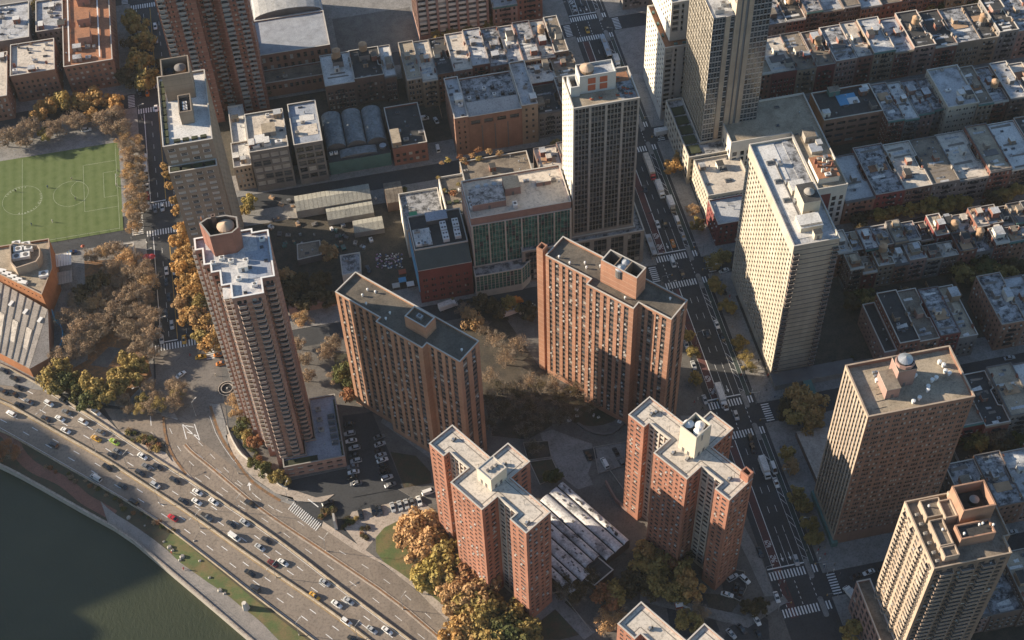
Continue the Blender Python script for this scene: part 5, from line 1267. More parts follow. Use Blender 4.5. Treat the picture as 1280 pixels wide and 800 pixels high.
b, rz = simple('stair_block', 'narrow brick stair block with green parapet at the left end of the brick hall', rect(60.3, 481.5, 66.7, 509), 24, 'brick_brown', 'r_silver', wall_spec(mod=3, wins=((1.1, 1.9),), fh=3.2, z0=3), cl=7, kinds='uvs'); b.bulkhead(64.4, 493, rz, 3.6, 4.5, 3, 0, 'white_conc', 'r_white'); b.finish()
b, rz = simple('hall_annex', 'tall tan-topped annex with patchy pale roof at the right end of the brick hall', rect(91.6, 482, 99, 512), 24.5, 'brick_tan', 'r_silver', wall_spec(mod=3, wins=((.9, 1.9),), fh=3.2, z0=2), cl=9); b.finish()
# hospital slab with green glazing
b = Bld('glazed_block', 'rose brick block with a green glass grid front and beige roof', 'building', at=(76, 410), indiv=0)
gz = wall_spec(mod=6.9, wins=((.35, 1.5), (1.6, 2.8), (2.9, 4.1), (4.2, 5.4), (5.5, 6.6)), fh=3.4, sill=.25, wh=2.75, z0=8, topm=4.6, margin=.5, rec=.25, span='g_green', glassm=(('g_green', 2), ('g_green2', 4), ('g_mid', 1)), frame='stone')
gz['wins'] = ((.12, 1.3), (1.4, 2.65), (2.75, 4.1), (4.2, 5.5), (5.6, 6.78)); gz['topm'] = .3
b.shell(rect(53.5, 402, 96, 424.5), 0, 38.9, gz, 'brick_rose', 'r_beige', par=1.0, coping='stone', specs=lambda nx, ny, L, mx, my: (gz, 'conc_lt') if ny < -.5 else None)
rz = b.shell(rect(53.8, 402.5, 95.8, 424.3), 38.0, 43, wall_spec(mod=4.6, wins=((.9, 1.7), (2.0, 2.8)), fh=3.4, sill=.6, wh=1.5, z0=.9, topm=.8), 'brick_rose', 'r_beige', par=1.0, rname='upper_roof')
b.bulkhead(62.5, 411.5, rz, 14, 9, 3.6, 0, 'brick_rose', 'r_silver2'); b.bulkhead(73.5, 416, rz, 6.5, 7, 4.2, 0, 'brick_rose', 'r_tan'); b.bulkhead(87, 416, rz, 6, 2.5, 2.2, 0, 'brick_rose', 'r_beige')
for x, y in ((55.5, 413), (55.5, 409), (73, 406)): b.unit(x, y, rz, 1.8, 2.6, 1.8, 0, 'white')
for x in (60, 63.5, 67): b.vent(x, 419.5, rz, 1.1, 1.2)
e = MB()
for i in range(7): e.box(54.0+i*6.9, 401.75, 8, .6, .4, 30.6, 'stone')
e.build('mullion_pier', b.root); clutter(b, rect(76, 404, 95, 422), rz, 5, kinds='vu'); b.finish()
b = Bld('glass_pavilion', 'low green glass entrance wing with slanted glazing in front of the glazed block', 'pavilion', at=(66, 397))
gp = wall_spec(mod=1.6, wins=((.12, 1.48),), fh=3.0, sill=.3, wh=2.5, z0=4, topm=.4, margin=.2, rec=.12, span='g_span', glassm=(('g_green', 5), ('g_mid', 1)), frame='stone')
b.shell([(53, 396), (73, 396), (80, 401.8), (53, 401.8)], 0, 14, gp, 'stone', 'r_silver2', par=.5); b.finish()
b = Bld('school_building', 'dark red brick building with a sloped slate-green band, white rooftop units and a blue-edged side', 'building', at=(41, 411))
ss = wall_spec(mod=3.6, wins=((.8, 1.5), (1.9, 2.6)), fh=3.8, sill=1.0, wh=1.7, z0=1, topm=1.5, margin=1, rec=.3)
rz = b.shell([(29.5, 398.5), (52.3, 398.5), (52.3, 424), (29.5, 424)], 0, 21, ss, 'brick_maroon', 'r_black', par=.3)
S = MB(); S.face([(29.6, 398.6, 21.1), (52.2, 398.6, 21.1), (52.2, 404.5, 27), (29.6, 404.5, 27)], 'slate'); S.prism(rect(29.6, 404.5, 52.2, 423.9), 21.1, 27, 'brick_dark', 'r_black'); S.face([(52.2, 398.6, 21.1), (52.2, 404.5, 21.1), (52.2, 404.5, 27)], 'slate'); S.face([(29.6, 398.6, 21.1), (29.6, 404.5, 27), (29.6, 404.5, 21.1)], 'slate'); S.ring(rect(29.6, 404.5, 52.2, 423.9), .4, 27, 27.7, 'stone'); S.build('attic', b.root)
for i, (x, y) in enumerate(((43.5, 408.8), (43.5, 414.5), (48.6, 409.4), (48.8, 415))):
    e = MB(); e.box(x, y, 27.1, 2.6, 4.8, 1.8, 'white'); 
    for q_ in (-1, 1):
        for p_ in (-.6, .6): e.cyl(x+p_, y+q_*1.2, 28.9, .45, .12, 'conc_dk', 8)
    e.build('cooling_unit', b.root)
S = MB(); S.box(34, 411, 27.05, 7.2, 9.5, .5, 'r_white'); S.build('equipment_deck', b.root)
clutter(b, rect(30, 405, 39, 416), 27.5, 14, kinds='uvv'); b.bulkhead(41.5, 420, 27, 9, 5, 2.4, 0, 'conc_dk', 'r_blue')
e = MB(); e.box(29.3, 410, 8, .35, 24, 12, 'blue_metal'); e.build('blue_cladding', b.root); b.finish()
b, rz = simple('plain_block', 'pale low block with a lit white side wall and gravel terrace with green box', rect(28.5, 425, 46, 447), 18, 'white_conc', 'r_silver2', None, cl=4, kinds='vu'); e = MB(); e.box(33, 433, rz, 3.4, 2.6, 1.8, 'green_box'); e.build('green_shed', b.root); b.finish()
b, rz = simple('garden_block', 'narrow block with roof garden planting behind the glazed block', rect(47, 425, 58, 449), 22, 'white_conc', 'r_brown', None, cl=3); 
for k in range(9):
    e = MB(); e.box(49+(k % 3)*3.2, 427+(k//3)*6.5, rz, 2.2, 1.6, .7, 'planting'); e.build('planter', b.root)
b.finish()
b, rz = simple('plant_room_block', 'white-roofed block with three round roof fans behind the glazed block', rect(58.5, 425.5, 76, 440), 26, 'conc_lt', 'r_white', None, cl=2, kinds='v'); 
for x in (61, 66, 71): b.vent(x, 434, rz, 1.3, 1.4)
b.finish()
b, rz = simple('garden_block', 'low tan-roofed block with dark shed between the glazed block and brick hall', rect(59, 450, 90, 466), 12, 'brick_tan', 'r_brown', ten_front[1], cl=8); b.finish()
# greenhouses and yard buildings
def shed(name, label, x0, x1, y0, y1, h, ridge, m, wall='conc', bars=True):
    b = Bld(name, label, 'shed', at=((x0+x1)/2, (y0+y1)/2)); b.wall.prism(rect(x0, y0, x1, y1), 0, h, wall)
    ym = (y0+y1)/2; n = max(1, int((x1-x0)/2.0))
    for i in range(n):
        xa, xb = x0+(x1-x0)*i/n+.06, x0+(x1-x0)*(i+1)/n-.06; R = MB()
        R.face([(xa, y0-.3, h+.05), (xb, y0-.3, h+.05), (xb, ym, h+ridge), (xa, ym, h+ridge)], m); R.face([(xb, y1+.3, h+.05), (xa, y1+.3, h+.05), (xa, ym, h+ridge), (xb, ym, h+ridge)], m); R.build('roof_panel', b.root)
    for xx in (x0, x1): b.wall.face([(xx, y0, h), (xx, y1, h), (xx, ym, h+ridge)], wall)
    b.finish()
g0 = U(368, 250, 6); g1 = U(462, 236, 6)
shed('greenhouse', 'longest greenhouse, running beside the lane in the shaded yard', g0[0], g1[0], g0[1]-6, g0[1]+3, 5, 1.6, 'poly')
g0 = U(407, 262, 5); g1 = U(465, 252, 5)
shed('greenhouse', 'second greenhouse, stepped in front of the longest one', g0[0], g1[0], g0[1]-5.5, g0[1]+1.5, 4, 1.4, 'poly')
g0 = U(441, 281, 4); g1 = U(478, 273, 4)
shed('greenhouse', 'smallest greenhouse with green tinged end, nearest the street', g0[0], g1[0], g0[1]-4.5, g0[1]+2.5, 3.5, 1.3, 'poly')
g0 = U(480, 236, 6); shed('yard_barn', 'brown pitched barn roof between the greenhouses and the white-walled block', g0[0], g0[0]+8, g0[1]-9, g0[1]+3, 6, 2, 'r_brown', 'brick_dark')
b, rz = simple('yard_shed', 'flat grey-roofed hut with white trim in the dark yard above the brown slab', [U(425, 320, 5), U(450, 316, 5), U(451, 340, 5), U(428, 345, 5)][::-1], 5.5, 'white_conc', 'r_silver2', None, cl=3, kinds='vu', par=.4); b.finish()
b, rz = simple('yard_shed', 'low shed roof with solar-like ribs in the dark yard right of the balcony tower', [U(371, 305, 4), U(400, 300, 4), U(402, 318, 4), U(372, 325, 4)][::-1], 4, 'conc_dk', 'r_brown', None, cl=3, kinds='vs', par=.3); b.finish()
# low buildings next to the loft and left avenue
b, rz = simple('corner_building', 'cream corner house with small windows left of the loft building', rect(-41, 483, -33, 499), 15, 'buff', 'r_white', ten_front[0], cl=5); b.finish()
b, rz = simple('low_building', 'low block with a bright half-shaded flat roof at the foot of the brick high-rise', rect(-40.5, 500, -33.5, 527), 12, 'white_conc', 'r_white', None, cl=3); b.finish()
# top middle
b = Bld('depot_building', 'depot with a white bowed roof and grey gravel deck at the top edge', 'building', at=(-5, 565))
rz = b.shell(rect(-22.5, 552, 12, 578), 0, 18, wall_spec(mod=3.2, wins=((.8, 2.2),), fh=4.5, wh=2.6, z0=2, sill=1), 'brick_brown', 'r_depot', par=.6); vault(b, -22, 11.5, 580, 604, 17, 4, 'r_white2'); b.wall.prism(rect(-22.5, 578.5, 12, 605), 0, 17, 'brick_brown', 'r_silver'); b.finish()
b, rz = simple('depot_wing', 'arcaded brick wing fronting the grey depot roof', rect(-22.5, 542, 12, 551.5), 9, 'brick_brown', 'r_brown', wall_spec(mod=2.8, wins=((.7, 2.1),), fh=4, wh=2.2), cl=4); b.finish()
sheet('gravel_lot', rect(16, 560, 56, 592), .15, 'gravel')
b = Bld('balconied_block', 'pale apartment block with white balcony bands and brick piers at the top edge', 'building', at=(74, 565), indiv=0)
bb_ = wall_spec(mod=5.2, wins=((.4, 4.4),), fh=2.9, sill=1.1, wh=1.6, z0=5, topm=1, margin=.4, rec=1.1, span='white_conc')
b.shell(rect(56.5, 563, 92, 585), 0, 34, bb_, 'brick_rose', 'r_silver', coping='stone'); b.finish()
# right-hand specials
b, rz = simple('rust_warehouse', 'orange-sided brick warehouse with blue tarpaulin on its black roof', rect(224, 447.5, 252, 466), 18, 'brick_brown', 'r_black', wall_spec(mod=5.2, wins=((.5, 4.4),), fh=3.6, sill=1, wh=1.6, z0=1, topm=1.6, rec=.3), cl=9, kinds='usvb'); T = MB(); T.box(239, 459, rz+.05, 9, 7, .15, 'blue_metal'); T.box(241.5, 457.5, rz+.22, 5, 4, .1, 'white'); T.build('tarpaulin', b.root); b.bulkhead(234, 464, rz, 5, 3.4, 3, 0, 'green_metal', 'r_brown')
e = MB(); e.prism(rect(223.7, 447.6, 223.97, 466), 0, 17.6, 'brick_orange2'); e.build('side_wall', b.root); b.finish()
b, rz = simple('cream_house', 'tall cream-painted corner building with a white roof and blue scraps', rect(280.5, 441.5, 295.5, 467.5), 19, 'cream', 'r_silver', wall_spec(mod=3.4, wins=((.5, 1.2), (1.7, 2.5)), fh=3.3, sill=1, wh=1.3, z0=1), cl=7); b.finish()
b, rz = simple('low_link', 'low silver-roofed link with an orange bulkhead between warehouse and cream building', rect(253, 446, 279.5, 463), 12, 'brick_red', 'r_silver', ten_front[1], cl=6); b.bulkhead(268, 456, rz, 5, 3, 2.6, 0, 'brick_orange2', 'r_silver'); b.finish()
b, rz = simple('l_shaped_block', 'L-shaped pale block with a tan roof and rubble-strewn rust box, right behind the cream tower', [(203.5, 400.5), (217, 400.5), (217, 459), (176, 459), (176, 436), (203.5, 436)], 26, 'white_conc', 'r_tan', wall_spec(mod=6.5, wins=((.6, 2.6), (4.2, 5.9)), fh=3.6, sill=.6, wh=2.6, z0=2, topm=3), cl=10)
b.bulkhead(209.5, 410.5, rz, 9.5, 13, 3.2, 0, 'white_conc', 'r_orange', door=False); clutter(b, rect(204.5, 404, 214.5, 417), rz+3.35, 12, kinds='uvk'); b.bulkhead(210, 432, rz, 5, 6, 3.4, 0, 'conc', 'r_brown'); b.bulkhead(210.5, 424, rz, 5, 5, 1.6, 0, 'conc', 'r_blue', door=False)
e = MB(); e.box(207.6, 400.35, 3, 4.4, .3, 19, 'brick_maroon'); e.build('maroon_panel', b.root); b.finish()
b, rz = simple('court_annex', 'low dark annex sunk in the court between the cream tower and the L-shaped block', rect(182, 402, 203.2, 435.6), 9, 'brick_maroon', 'r_black', None, cl=5); b.finish()
b, rz = simple('corner_block', 'maroon corner building with a silver roof by the avenue', rect(160.5, 401, 178.5, 416), 14, 'brick_maroon', 'r_silver', ten_front[1], cl=4, kinds='v'); b.finish()
b, rz = simple('avenue_building', 'pale-roofed avenue building with angled skylights left of the cream tower', rect(160.5, 416.5, 181, 439), 16, 'cream', 'r_beige', ten_front[0], cl=5); b.skylight(172, 424, rz, 3, 2.2); b.skylight(172, 431, rz, 3, 2.2); b.finish()
b, rz = simple('court_house', 'tan corner building with a black roof, left of its silver-roofed neighbours', rect(205.5, 320.5, 210.8, 346), 13, 'brick_rose', 'r_black', ten_front[1], cl=2, kinds='v'); b.finish()

for px, py, lb in ((421, 70, 'wooden water tank, left one above the dark apartment pair'), (454, 62, 'wooden water tank, right one above the dark apartment pair')):
    x, y = U(px, py, 22); b = Bld('rooftop_tank', lb, 'water tank', at=(x, y)); 
    B = MB(); B.box(x, y, 17, 5, 5, 3.4, 'brick_grey', 0, 'r_black'); B.build('tank_base', b.root); b.tank(x, y, 20.4, 1.9, 3.6, 1.6); b.finish()
# ================================================================== trees
M['bark'] = solid('bark', (.14, .11, .085), var=.25)
M['bark_pale'] = solid('pale_bark', (.3, .24, .18), var=.25)  # paler bark colour for the bare trees
LEAF = dict(gold=((.46, .25, .085), (.54, .34, .13), (.4, .26, .11)), orange=((.46, .27, .13), (.56, .36, .18), (.44, .31, .15)), brown=((.27, .19, .125), (.36, .26, .17), (.42, .31, .2)),
            green=((.07, .09, .03), (.11, .12, .04), (.19, .15, .05)), olive=((.26, .21, .075), (.38, .29, .1), (.48, .34, .12)), rust=((.28, .12, .06), (.36, .17, .08), (.25, .15, .08)), yellow=((.38, .29, .08), (.44, .35, .11), (.28, .25, .09)), shade=((.08, .07, .04), (.12, .095, .05), (.16, .12, .065)))  # shade: deep shadow put into the leaf colour as a darker tone
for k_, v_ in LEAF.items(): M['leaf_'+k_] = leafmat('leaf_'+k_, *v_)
def crown_mesh(seed, n=1700, flat=.75, size=(.3, .62), gaps=.5):
    r = random.Random(seed); b = MB(); lobes = []
    sx, sy = r.uniform(.85, 1.1), r.uniform(.85, 1.1)
    for i in range(r.randint(15, 20)):
        a = r.uniform(0, 6.283); d = r.uniform(.05, .78)**.8; zz = r.uniform(-.5, .6)*flat*(1.15-d*.7)
        lobes.append((math.cos(a)*d*sx, math.sin(a)*d*sy, zz, r.uniform(.2, .42)))
    lobes.append((r.uniform(-.2, .2), r.uniform(-.2, .2), .3*flat, .4))
    for i in range(n):
        lx, ly, lz, lr = r.choice(lobes)
        while True:
            v = Vector((r.uniform(-1, 1), r.uniform(-1, 1), r.uniform(-1, 1)))
            if .3 < v.length < 1: break
        v = v.normalized()*(v.length**.9)*r.uniform(.8, 1.12)
        c = Vector((lx+v.x*lr, ly+v.y*lr, lz+v.z*lr*.85))*4.6
        s_ = r.uniform(*size); nrm = (v+Vector((r.uniform(-.8, .8), r.uniform(-.8, .8), r.uniform(-.3, .9)))).normalized()
        x = nrm.orthogonal().normalized(); x.rotate(Matrix.Rotation(r.uniform(0, 6.28), 3, nrm)); y = nrm.cross(x)
        b.face([tuple(c+x*s_), tuple(c+y*s_*.7), tuple(c-x*s_*.9), tuple(c-y*s_*.75)], 'leaf_gold')
    return b.mesh('crown')
def limbs_mesh(seed, height=7.0, spread=3.6, levels=3, twigs=False, mat='bark'):
    r = random.Random(seed); b = MB()
    b.tube((0, 0, 0), (r.uniform(-.2, .2), r.uniform(-.2, .2), height*.42), .26, mat, 7, .19)
    def grow(p, d, l, rad, lv):
        q = p+d*l; b.tube(tuple(p), tuple(q), rad, mat, 3 if rad < .07 else 5, rad*.6)
        if lv == 0: return
        for k in range(r.randint(3, 4) if twigs else r.randint(2, 3)):
            e = (d+Vector((r.uniform(-.8, .8), r.uniform(-.8, .8), r.uniform(-.25, .55)))).normalized()
            grow(p+d*l*r.uniform(.55, 1), e, l*r.uniform(.55, .8), rad*.55, lv-1)
    t = Vector((0, 0, height*.4))
    for k in range(6):
        a = k*1.05+r.uniform(-.3, .3); grow(t, Vector((math.cos(a), math.sin(a), r.uniform(.6, 1.4))).normalized(), spread*.6, .12, levels)
    return b.mesh('trunk')
CROWNS = [crown_mesh(100+i) for i in range(5)]
SPARSER = [crown_mesh(600+i, 1100, .7, (.1, .24)) for i in range(3)]
SPARSE = [crown_mesh(200+i, 2500, .7, (.13, .3)) for i in range(4)]
LIMBS = [limbs_mesh(300+i) for i in range(3)]
BARE = [limbs_mesh(400+i, 6.5, 4.3, 4, True, 'bark_pale') for i in range(3)]
SHRUB = [crown_mesh(500+i, 260, .6, (.5, .9)) for i in range(3)]
TR = random.Random(5)
def leafed(o, key):
    o.material_slots[0].link = 'OBJECT'; o.material_slots[0].material = M['leaf_'+key]
def tree(x, y, kind, R=4.5, label='', group=None, z=.14, H=None, sparse=False, cat='tree'):
    H = H or R*1.95; R *= 1.38
    t = thing('tree', label, cat, x, y, z, group, TR.uniform(0, 6.28)); s = R/4.6*.95; hs = (H or R*1.9)/9.0
    tm = TR.choice(BARE if sparse else LIMBS); o = bpy.data.objects.new('trunk', tm); COL.objects.link(o); o.parent = t; o.scale = (s, s, hs*1.05)
    c = bpy.data.objects.new('crown', TR.choice(SPARSER if sparse == 2 else SPARSE if sparse else CROWNS)); COL.objects.link(c); c.parent = t
    c.location = (0, 0, 5.6*hs); c.scale = (s*TR.uniform(.92, 1.08), s*TR.uniform(.92, 1.08), s*TR.uniform(.95, 1.2)); c.rotation_euler.z = TR.uniform(0, 6.28); leafed(c, kind)
    if sparse:
        c.scale = (s*.98, s*.98, s*.75)
    return t
def shrub(x, y, kind, R, label, group=None, z=.14):
    o = bpy.data.objects.new('shrub', TR.choice(SHRUB)); COL.objects.link(o); o.location = (x, y, z+R*.35); s = R/4.6; o.scale = (s, s, s*.8); o.rotation_euler.z = TR.uniform(0, 6.28)
    leafed(o, kind); tag(o, label, 'shrub', group); return o
def trees(pts, group, what, hz=5.5):
    for i, p in enumerate(pts):
        px, py, kind, R = p[:4]; sp = (p[4] if len(p) > 4 else 0)
        if sp and 'courtyard' in group: sp = 2; R *= .85
        if 'highway and towers' in group: R *= 1.3
        x, y = U(px, py, R*1.25); c = dict(gold='golden-orange', orange='orange', brown='brown, nearly bare', green='dark green', olive='olive-brown', rust='rusty red', yellow='yellow', shade='shaded dark').get(kind)
        tree(x, y, kind, R, '%s tree, %s %s' % (c, nth(i), what), group, sparse=sp)
trees([(228, 287, 'gold', 3.4), (240, 330, 'gold', 3.8), (226, 322, 'gold', 3.6), (231, 352, 'gold', 3.8), (243, 368, 'gold', 4), (228, 380, 'orange', 3.6), (246, 396, 'orange', 4), (252, 418, 'olive', 3.6), (268, 412, 'orange', 3.8), (218, 250, 'gold', 2.2), (209, 218, 'gold', 2), (213, 232, 'gold', 2.2), (221, 262, 'gold', 2.2), (224, 300, 'gold', 4.0), (233, 316, 'gold', 4.0), (229, 335, 'gold', 4.2), (245, 352, 'gold', 4.2), (234, 366, 'gold', 4.2), (249, 380, 'olive', 4.0), (238, 395, 'gold', 4.4), (257, 405, 'gold', 4.2), (264, 428, 'gold', 4.2), (206, 208, 'gold', 2.0)],
      'orange trees along the left avenue', 'in the row between avenue and balcony tower')
trees([(157+TR.uniform(-3, 3)+k*.9, 172+k*9.3, ['orange', 'brown', 'orange', 'brown', 'gold'][k % 5], 3.4, 1) for k in range(13)]+[(172+k*.8, 175+k*12, ['orange', 'brown'][k % 2], 3.0, 1) for k in range(8)], 'trees at the field edge', 'down the strip beside the sports field')
trees([(50, 138, 'gold', 4.6), (63, 130, 'gold', 4.4), (82, 124, 'olive', 5.2), (101, 126, 'gold', 4.6), (121, 121, 'gold', 4.8), (115, 142, 'gold', 3.4), (143, 128, 'gold', 4.2), (56, 168, 'yellow', 3.4)], 'orange trees above the field', 'behind the top side of the sports field')
trees([(5, 172, 'brown', 5, 1), (20, 168, 'brown', 5, 1), (36, 160, 'brown', 5.2, 1), (30, 176, 'brown', 4.5, 1), (68, 160, 'brown', 4.8, 1), (98, 152, 'brown', 4.8, 1), (88, 150, 'brown', 4.5, 1), (128, 148, 'brown', 4.8, 1), (145, 143, 'brown', 4.8, 1), (136, 160, 'brown', 4.4, 1), (152, 160, 'brown', 4.5, 1), (62, 60, 'brown', 4, 1), (75, 40, 'brown', 4, 1), (45, 8, 'olive', 4)], 'bare trees above the field', 'among the bare ones above the field')
trees([(168, 28, 'olive', 6.2), (180, 50, 'olive', 5.4), (172, 76, 'olive', 6.4), (183, 98, 'olive', 5.2), (160, 95, 'shade', 5), (165, 55, 'shade', 5), (205, 78, 'shade', 3.4)], 'big trees on the upper left avenue', 'on the upper left avenue pavement')
PK = [(92, 375, 'brown'), (103, 388, 'brown'), (84, 396, 'brown'), (118, 378, 'orange'), (133, 365, 'brown'), (148, 352, 'brown'), (163, 342, 'brown'), (178, 338, 'brown'), (186, 352, 'orange'), (150, 372, 'brown'), (168, 365, 'brown'), (184, 372, 'brown'), (122, 398, 'brown'), (138, 388, 'brown'), (155, 392, 'brown'), (172, 388, 'brown'), (188, 395, 'brown'), (100, 410, 'brown'), (90, 425, 'brown'),
      (116, 418, 'brown'), (130, 408, 'brown'), (176, 408, 'brown'), (160, 412, 'brown'), (187, 418, 'brown'), (176, 432, 'brown'), (108, 434, 'brown'), (160, 452, 'olive'), (172, 458, 'olive'), (150, 468, 'olive'), (164, 474, 'olive'), (75, 460, 'olive'), (60, 472, 'olive'), (85, 474, 'green'), (70, 484, 'olive'), (98, 488, 'green'), (112, 482, 'olive'), (124, 488, 'olive'), (108, 498, 'green'), (130, 498, 'olive'), (142, 484, 'olive'), (90, 440, 'brown'), (70, 446, 'brown'), (190, 440, 'brown'), (102, 368, 'shade'), (122, 352, 'shade'), (140, 335, 'brown'), (160, 322, 'orange'), (115, 318, 'brown'), (130, 314, 'orange'), (142, 312, 'brown')]
trees([(x, y, k, TR.uniform(3.6, 4.8))+((1,) if k in ('brown', 'orange') else ()) for x, y, k in PK], 'trees of the small park', 'of the small park beside the highway')
trees([(196, 505, 'olive', 3.4, 1), (187, 508, 'brown', 3.4, 1), (224, 484, 'brown', 3.6, 1), (213, 500, 'brown', 3.4, 1), (176, 510, 'olive', 3, 1), (292, 500, 'orange', 3, 1), (186, 482, 'brown', 3.2, 1), (194, 495, 'brown', 3.0, 1), (178, 500, 'olive', 2.8), (216, 480, 'brown', 3.2, 1), (222, 492, 'olive', 3.0, 1), (219, 505, 'brown', 3.0, 1), (154, 500, 'brown', 3.0, 1), (160, 510, 'brown', 2.6, 1)], 'thin trees at the avenue end', 'on the islands at the foot of the avenue')
trees([(297, 515, 'orange', 3.0, 1), (305, 528, 'green', 2.6), (318, 552, 'rust', 2.8), (308, 545, 'olive', 2.6), (330, 585, 'green', 2.8), (345, 595, 'olive', 2.6), (318, 580, 'green', 2.4), (356, 600, 'olive', 2.2), (300, 538, 'green', 2.2)], 'garden trees at the balcony tower', 'in the garden strip under the balcony tower')
trees([(520, 655, 'orange', 4.6), (534, 672, 'orange', 4.8), (514, 672, 'orange', 4.2), (538, 652, 'orange', 4.4), (528, 692, 'orange', 4.2), (552, 690, 'olive', 4.6), (540, 712, 'yellow', 4.6), (558, 715, 'olive', 4.6), (530, 722, 'yellow', 3.6), (574, 735, 'orange', 5.0), (592, 722, 'rust', 4.6), (600, 742, 'orange', 4.8), (568, 752, 'orange', 4.2), (590, 758, 'olive', 4.6), (612, 765, 'olive', 5), (628, 782, 'green', 5), (600, 785, 'olive', 4.6), (582, 785, 'gold', 4.8), (572, 796, 'gold', 4.4), (645, 768, 'olive', 4.2), (655, 790, 'olive', 4.8), (610, 800, 'olive', 5), (640, 805, 'green', 5)],
      'autumn trees between highway and towers', 'in the autumn clump below the left cross tower')
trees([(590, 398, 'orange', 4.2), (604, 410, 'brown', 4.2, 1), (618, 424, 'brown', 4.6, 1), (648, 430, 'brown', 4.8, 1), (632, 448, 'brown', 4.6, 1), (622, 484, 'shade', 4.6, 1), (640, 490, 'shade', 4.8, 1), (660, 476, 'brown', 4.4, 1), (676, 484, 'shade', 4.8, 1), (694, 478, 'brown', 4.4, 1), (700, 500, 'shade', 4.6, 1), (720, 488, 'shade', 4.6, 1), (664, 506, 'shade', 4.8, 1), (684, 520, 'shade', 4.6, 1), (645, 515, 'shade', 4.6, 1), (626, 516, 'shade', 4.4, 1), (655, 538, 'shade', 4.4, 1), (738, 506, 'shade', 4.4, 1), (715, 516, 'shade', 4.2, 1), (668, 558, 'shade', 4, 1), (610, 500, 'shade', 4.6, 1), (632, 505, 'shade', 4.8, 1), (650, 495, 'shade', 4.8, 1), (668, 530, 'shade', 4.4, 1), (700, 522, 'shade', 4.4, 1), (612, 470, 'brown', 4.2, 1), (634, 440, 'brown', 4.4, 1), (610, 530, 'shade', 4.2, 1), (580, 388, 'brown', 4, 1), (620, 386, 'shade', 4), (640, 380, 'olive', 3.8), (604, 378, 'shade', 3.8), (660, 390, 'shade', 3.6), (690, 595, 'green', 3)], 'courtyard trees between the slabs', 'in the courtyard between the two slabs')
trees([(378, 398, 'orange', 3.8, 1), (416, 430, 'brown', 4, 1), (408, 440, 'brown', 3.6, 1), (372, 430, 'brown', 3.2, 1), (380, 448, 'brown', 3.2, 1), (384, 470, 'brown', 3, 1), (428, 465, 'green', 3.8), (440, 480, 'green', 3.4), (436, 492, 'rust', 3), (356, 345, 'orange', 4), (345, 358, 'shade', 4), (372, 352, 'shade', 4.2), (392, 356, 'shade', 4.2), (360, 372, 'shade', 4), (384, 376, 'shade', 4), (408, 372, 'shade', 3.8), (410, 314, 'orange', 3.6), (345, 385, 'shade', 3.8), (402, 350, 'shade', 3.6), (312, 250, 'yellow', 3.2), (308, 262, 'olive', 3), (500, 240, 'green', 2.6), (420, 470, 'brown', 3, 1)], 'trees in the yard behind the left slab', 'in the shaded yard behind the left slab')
trees([(812, 690, 'gold', 4.8), (822, 708, 'olive', 5), (838, 700, 'rust', 4), (806, 708, 'olive', 4.8), (818, 728, 'olive', 4.6), (850, 715, 'olive', 4.8), (862, 730, 'gold', 5), (846, 738, 'olive', 4.6), (758, 748, 'rust', 4.6), (768, 742, 'olive', 4.4), (760, 778, 'orange', 4.4, 1), (774, 772, 'orange', 4, 1), (783, 728, 'shade', 4), (795, 722, 'shade', 4), (720, 742, 'shade', 4.4, 1), (705, 732, 'shade', 4, 1), (735, 722, 'shade', 4, 1), (862, 776, 'olive', 4.2), (872, 768, 'brown', 4, 1), (935, 760, 'shade', 2.8), (950, 757, 'shade', 2.8), (812, 732, 'shade', 4), (855, 690, 'shade', 3.6)], 'trees below the right cross tower', 'in the grounds below the right cross tower')
trees([(1000, 498, 'gold', 5.6), (1015, 508, 'gold', 5.4), (1000, 520, 'olive', 5), (1013, 525, 'gold', 4.6), (985, 512, 'shade', 4)], 'clump at the side street', 'of the orange-green clump on the side street')
trees([(1240, 540, 'brown', 5.2, 1)], 'bare tree', 'spreading bare crown behind the brown tower')
trees([(1222, 548, 'yellow', 4), (1214, 552, 'green', 3.6), (1275, 555, 'green', 4), (1258, 560, 'shade', 4)], 'shrubs beside the bare tree', 'beside the large bare tree')
trees([(842, 207, 'gold', 3.8), (852, 198, 'gold', 3.2), (866, 262, 'orange', 3, 1), (872, 280, 'olive', 2.8), (893, 326, 'olive', 3.4), (905, 320, 'olive', 3), (895, 356, 'olive', 3.2), (910, 384, 'olive', 3.2), (925, 428, 'olive', 3.2), (932, 446, 'olive', 3, 1), (938, 458, 'olive', 3, 1), (860, 420, 'olive', 2.6), (866, 440, 'olive', 2.6), (870, 472, 'olive', 2.6), (985, 568, 'olive', 3), (990, 582, 'orange', 2.8), (996, 618, 'olive', 3), (1004, 632, 'olive', 2.8), (1012, 655, 'olive', 3), (1017, 672, 'olive', 3), (1066, 788, 'olive', 3.6), (695, 183, 'olive', 3), (682, 190, 'olive', 2.6)], 'street trees of the right avenue', 'of the thin trees lining the right avenue')
trees([(1085, 268, 'shade', 3.4), (1097, 266, 'yellow', 3.8), (1112, 264, 'olive', 3.6), (1123, 262, 'yellow', 3.2), (1136, 260, 'yellow', 3.6), (1165, 254, 'yellow', 4.2), (1150, 258, 'olive', 3.4), (1184, 254, 'yellow', 3.6), (1194, 252, 'olive', 3.2), (1206, 252, 'yellow', 3.4), (1075, 278, 'shade', 3.6), (1255, 242, 'olive', 4), (1270, 235, 'olive', 4), (1240, 250, 'shade', 4)], 'yellow trees between the silver rows', 'in the yellow row between silver roofs')
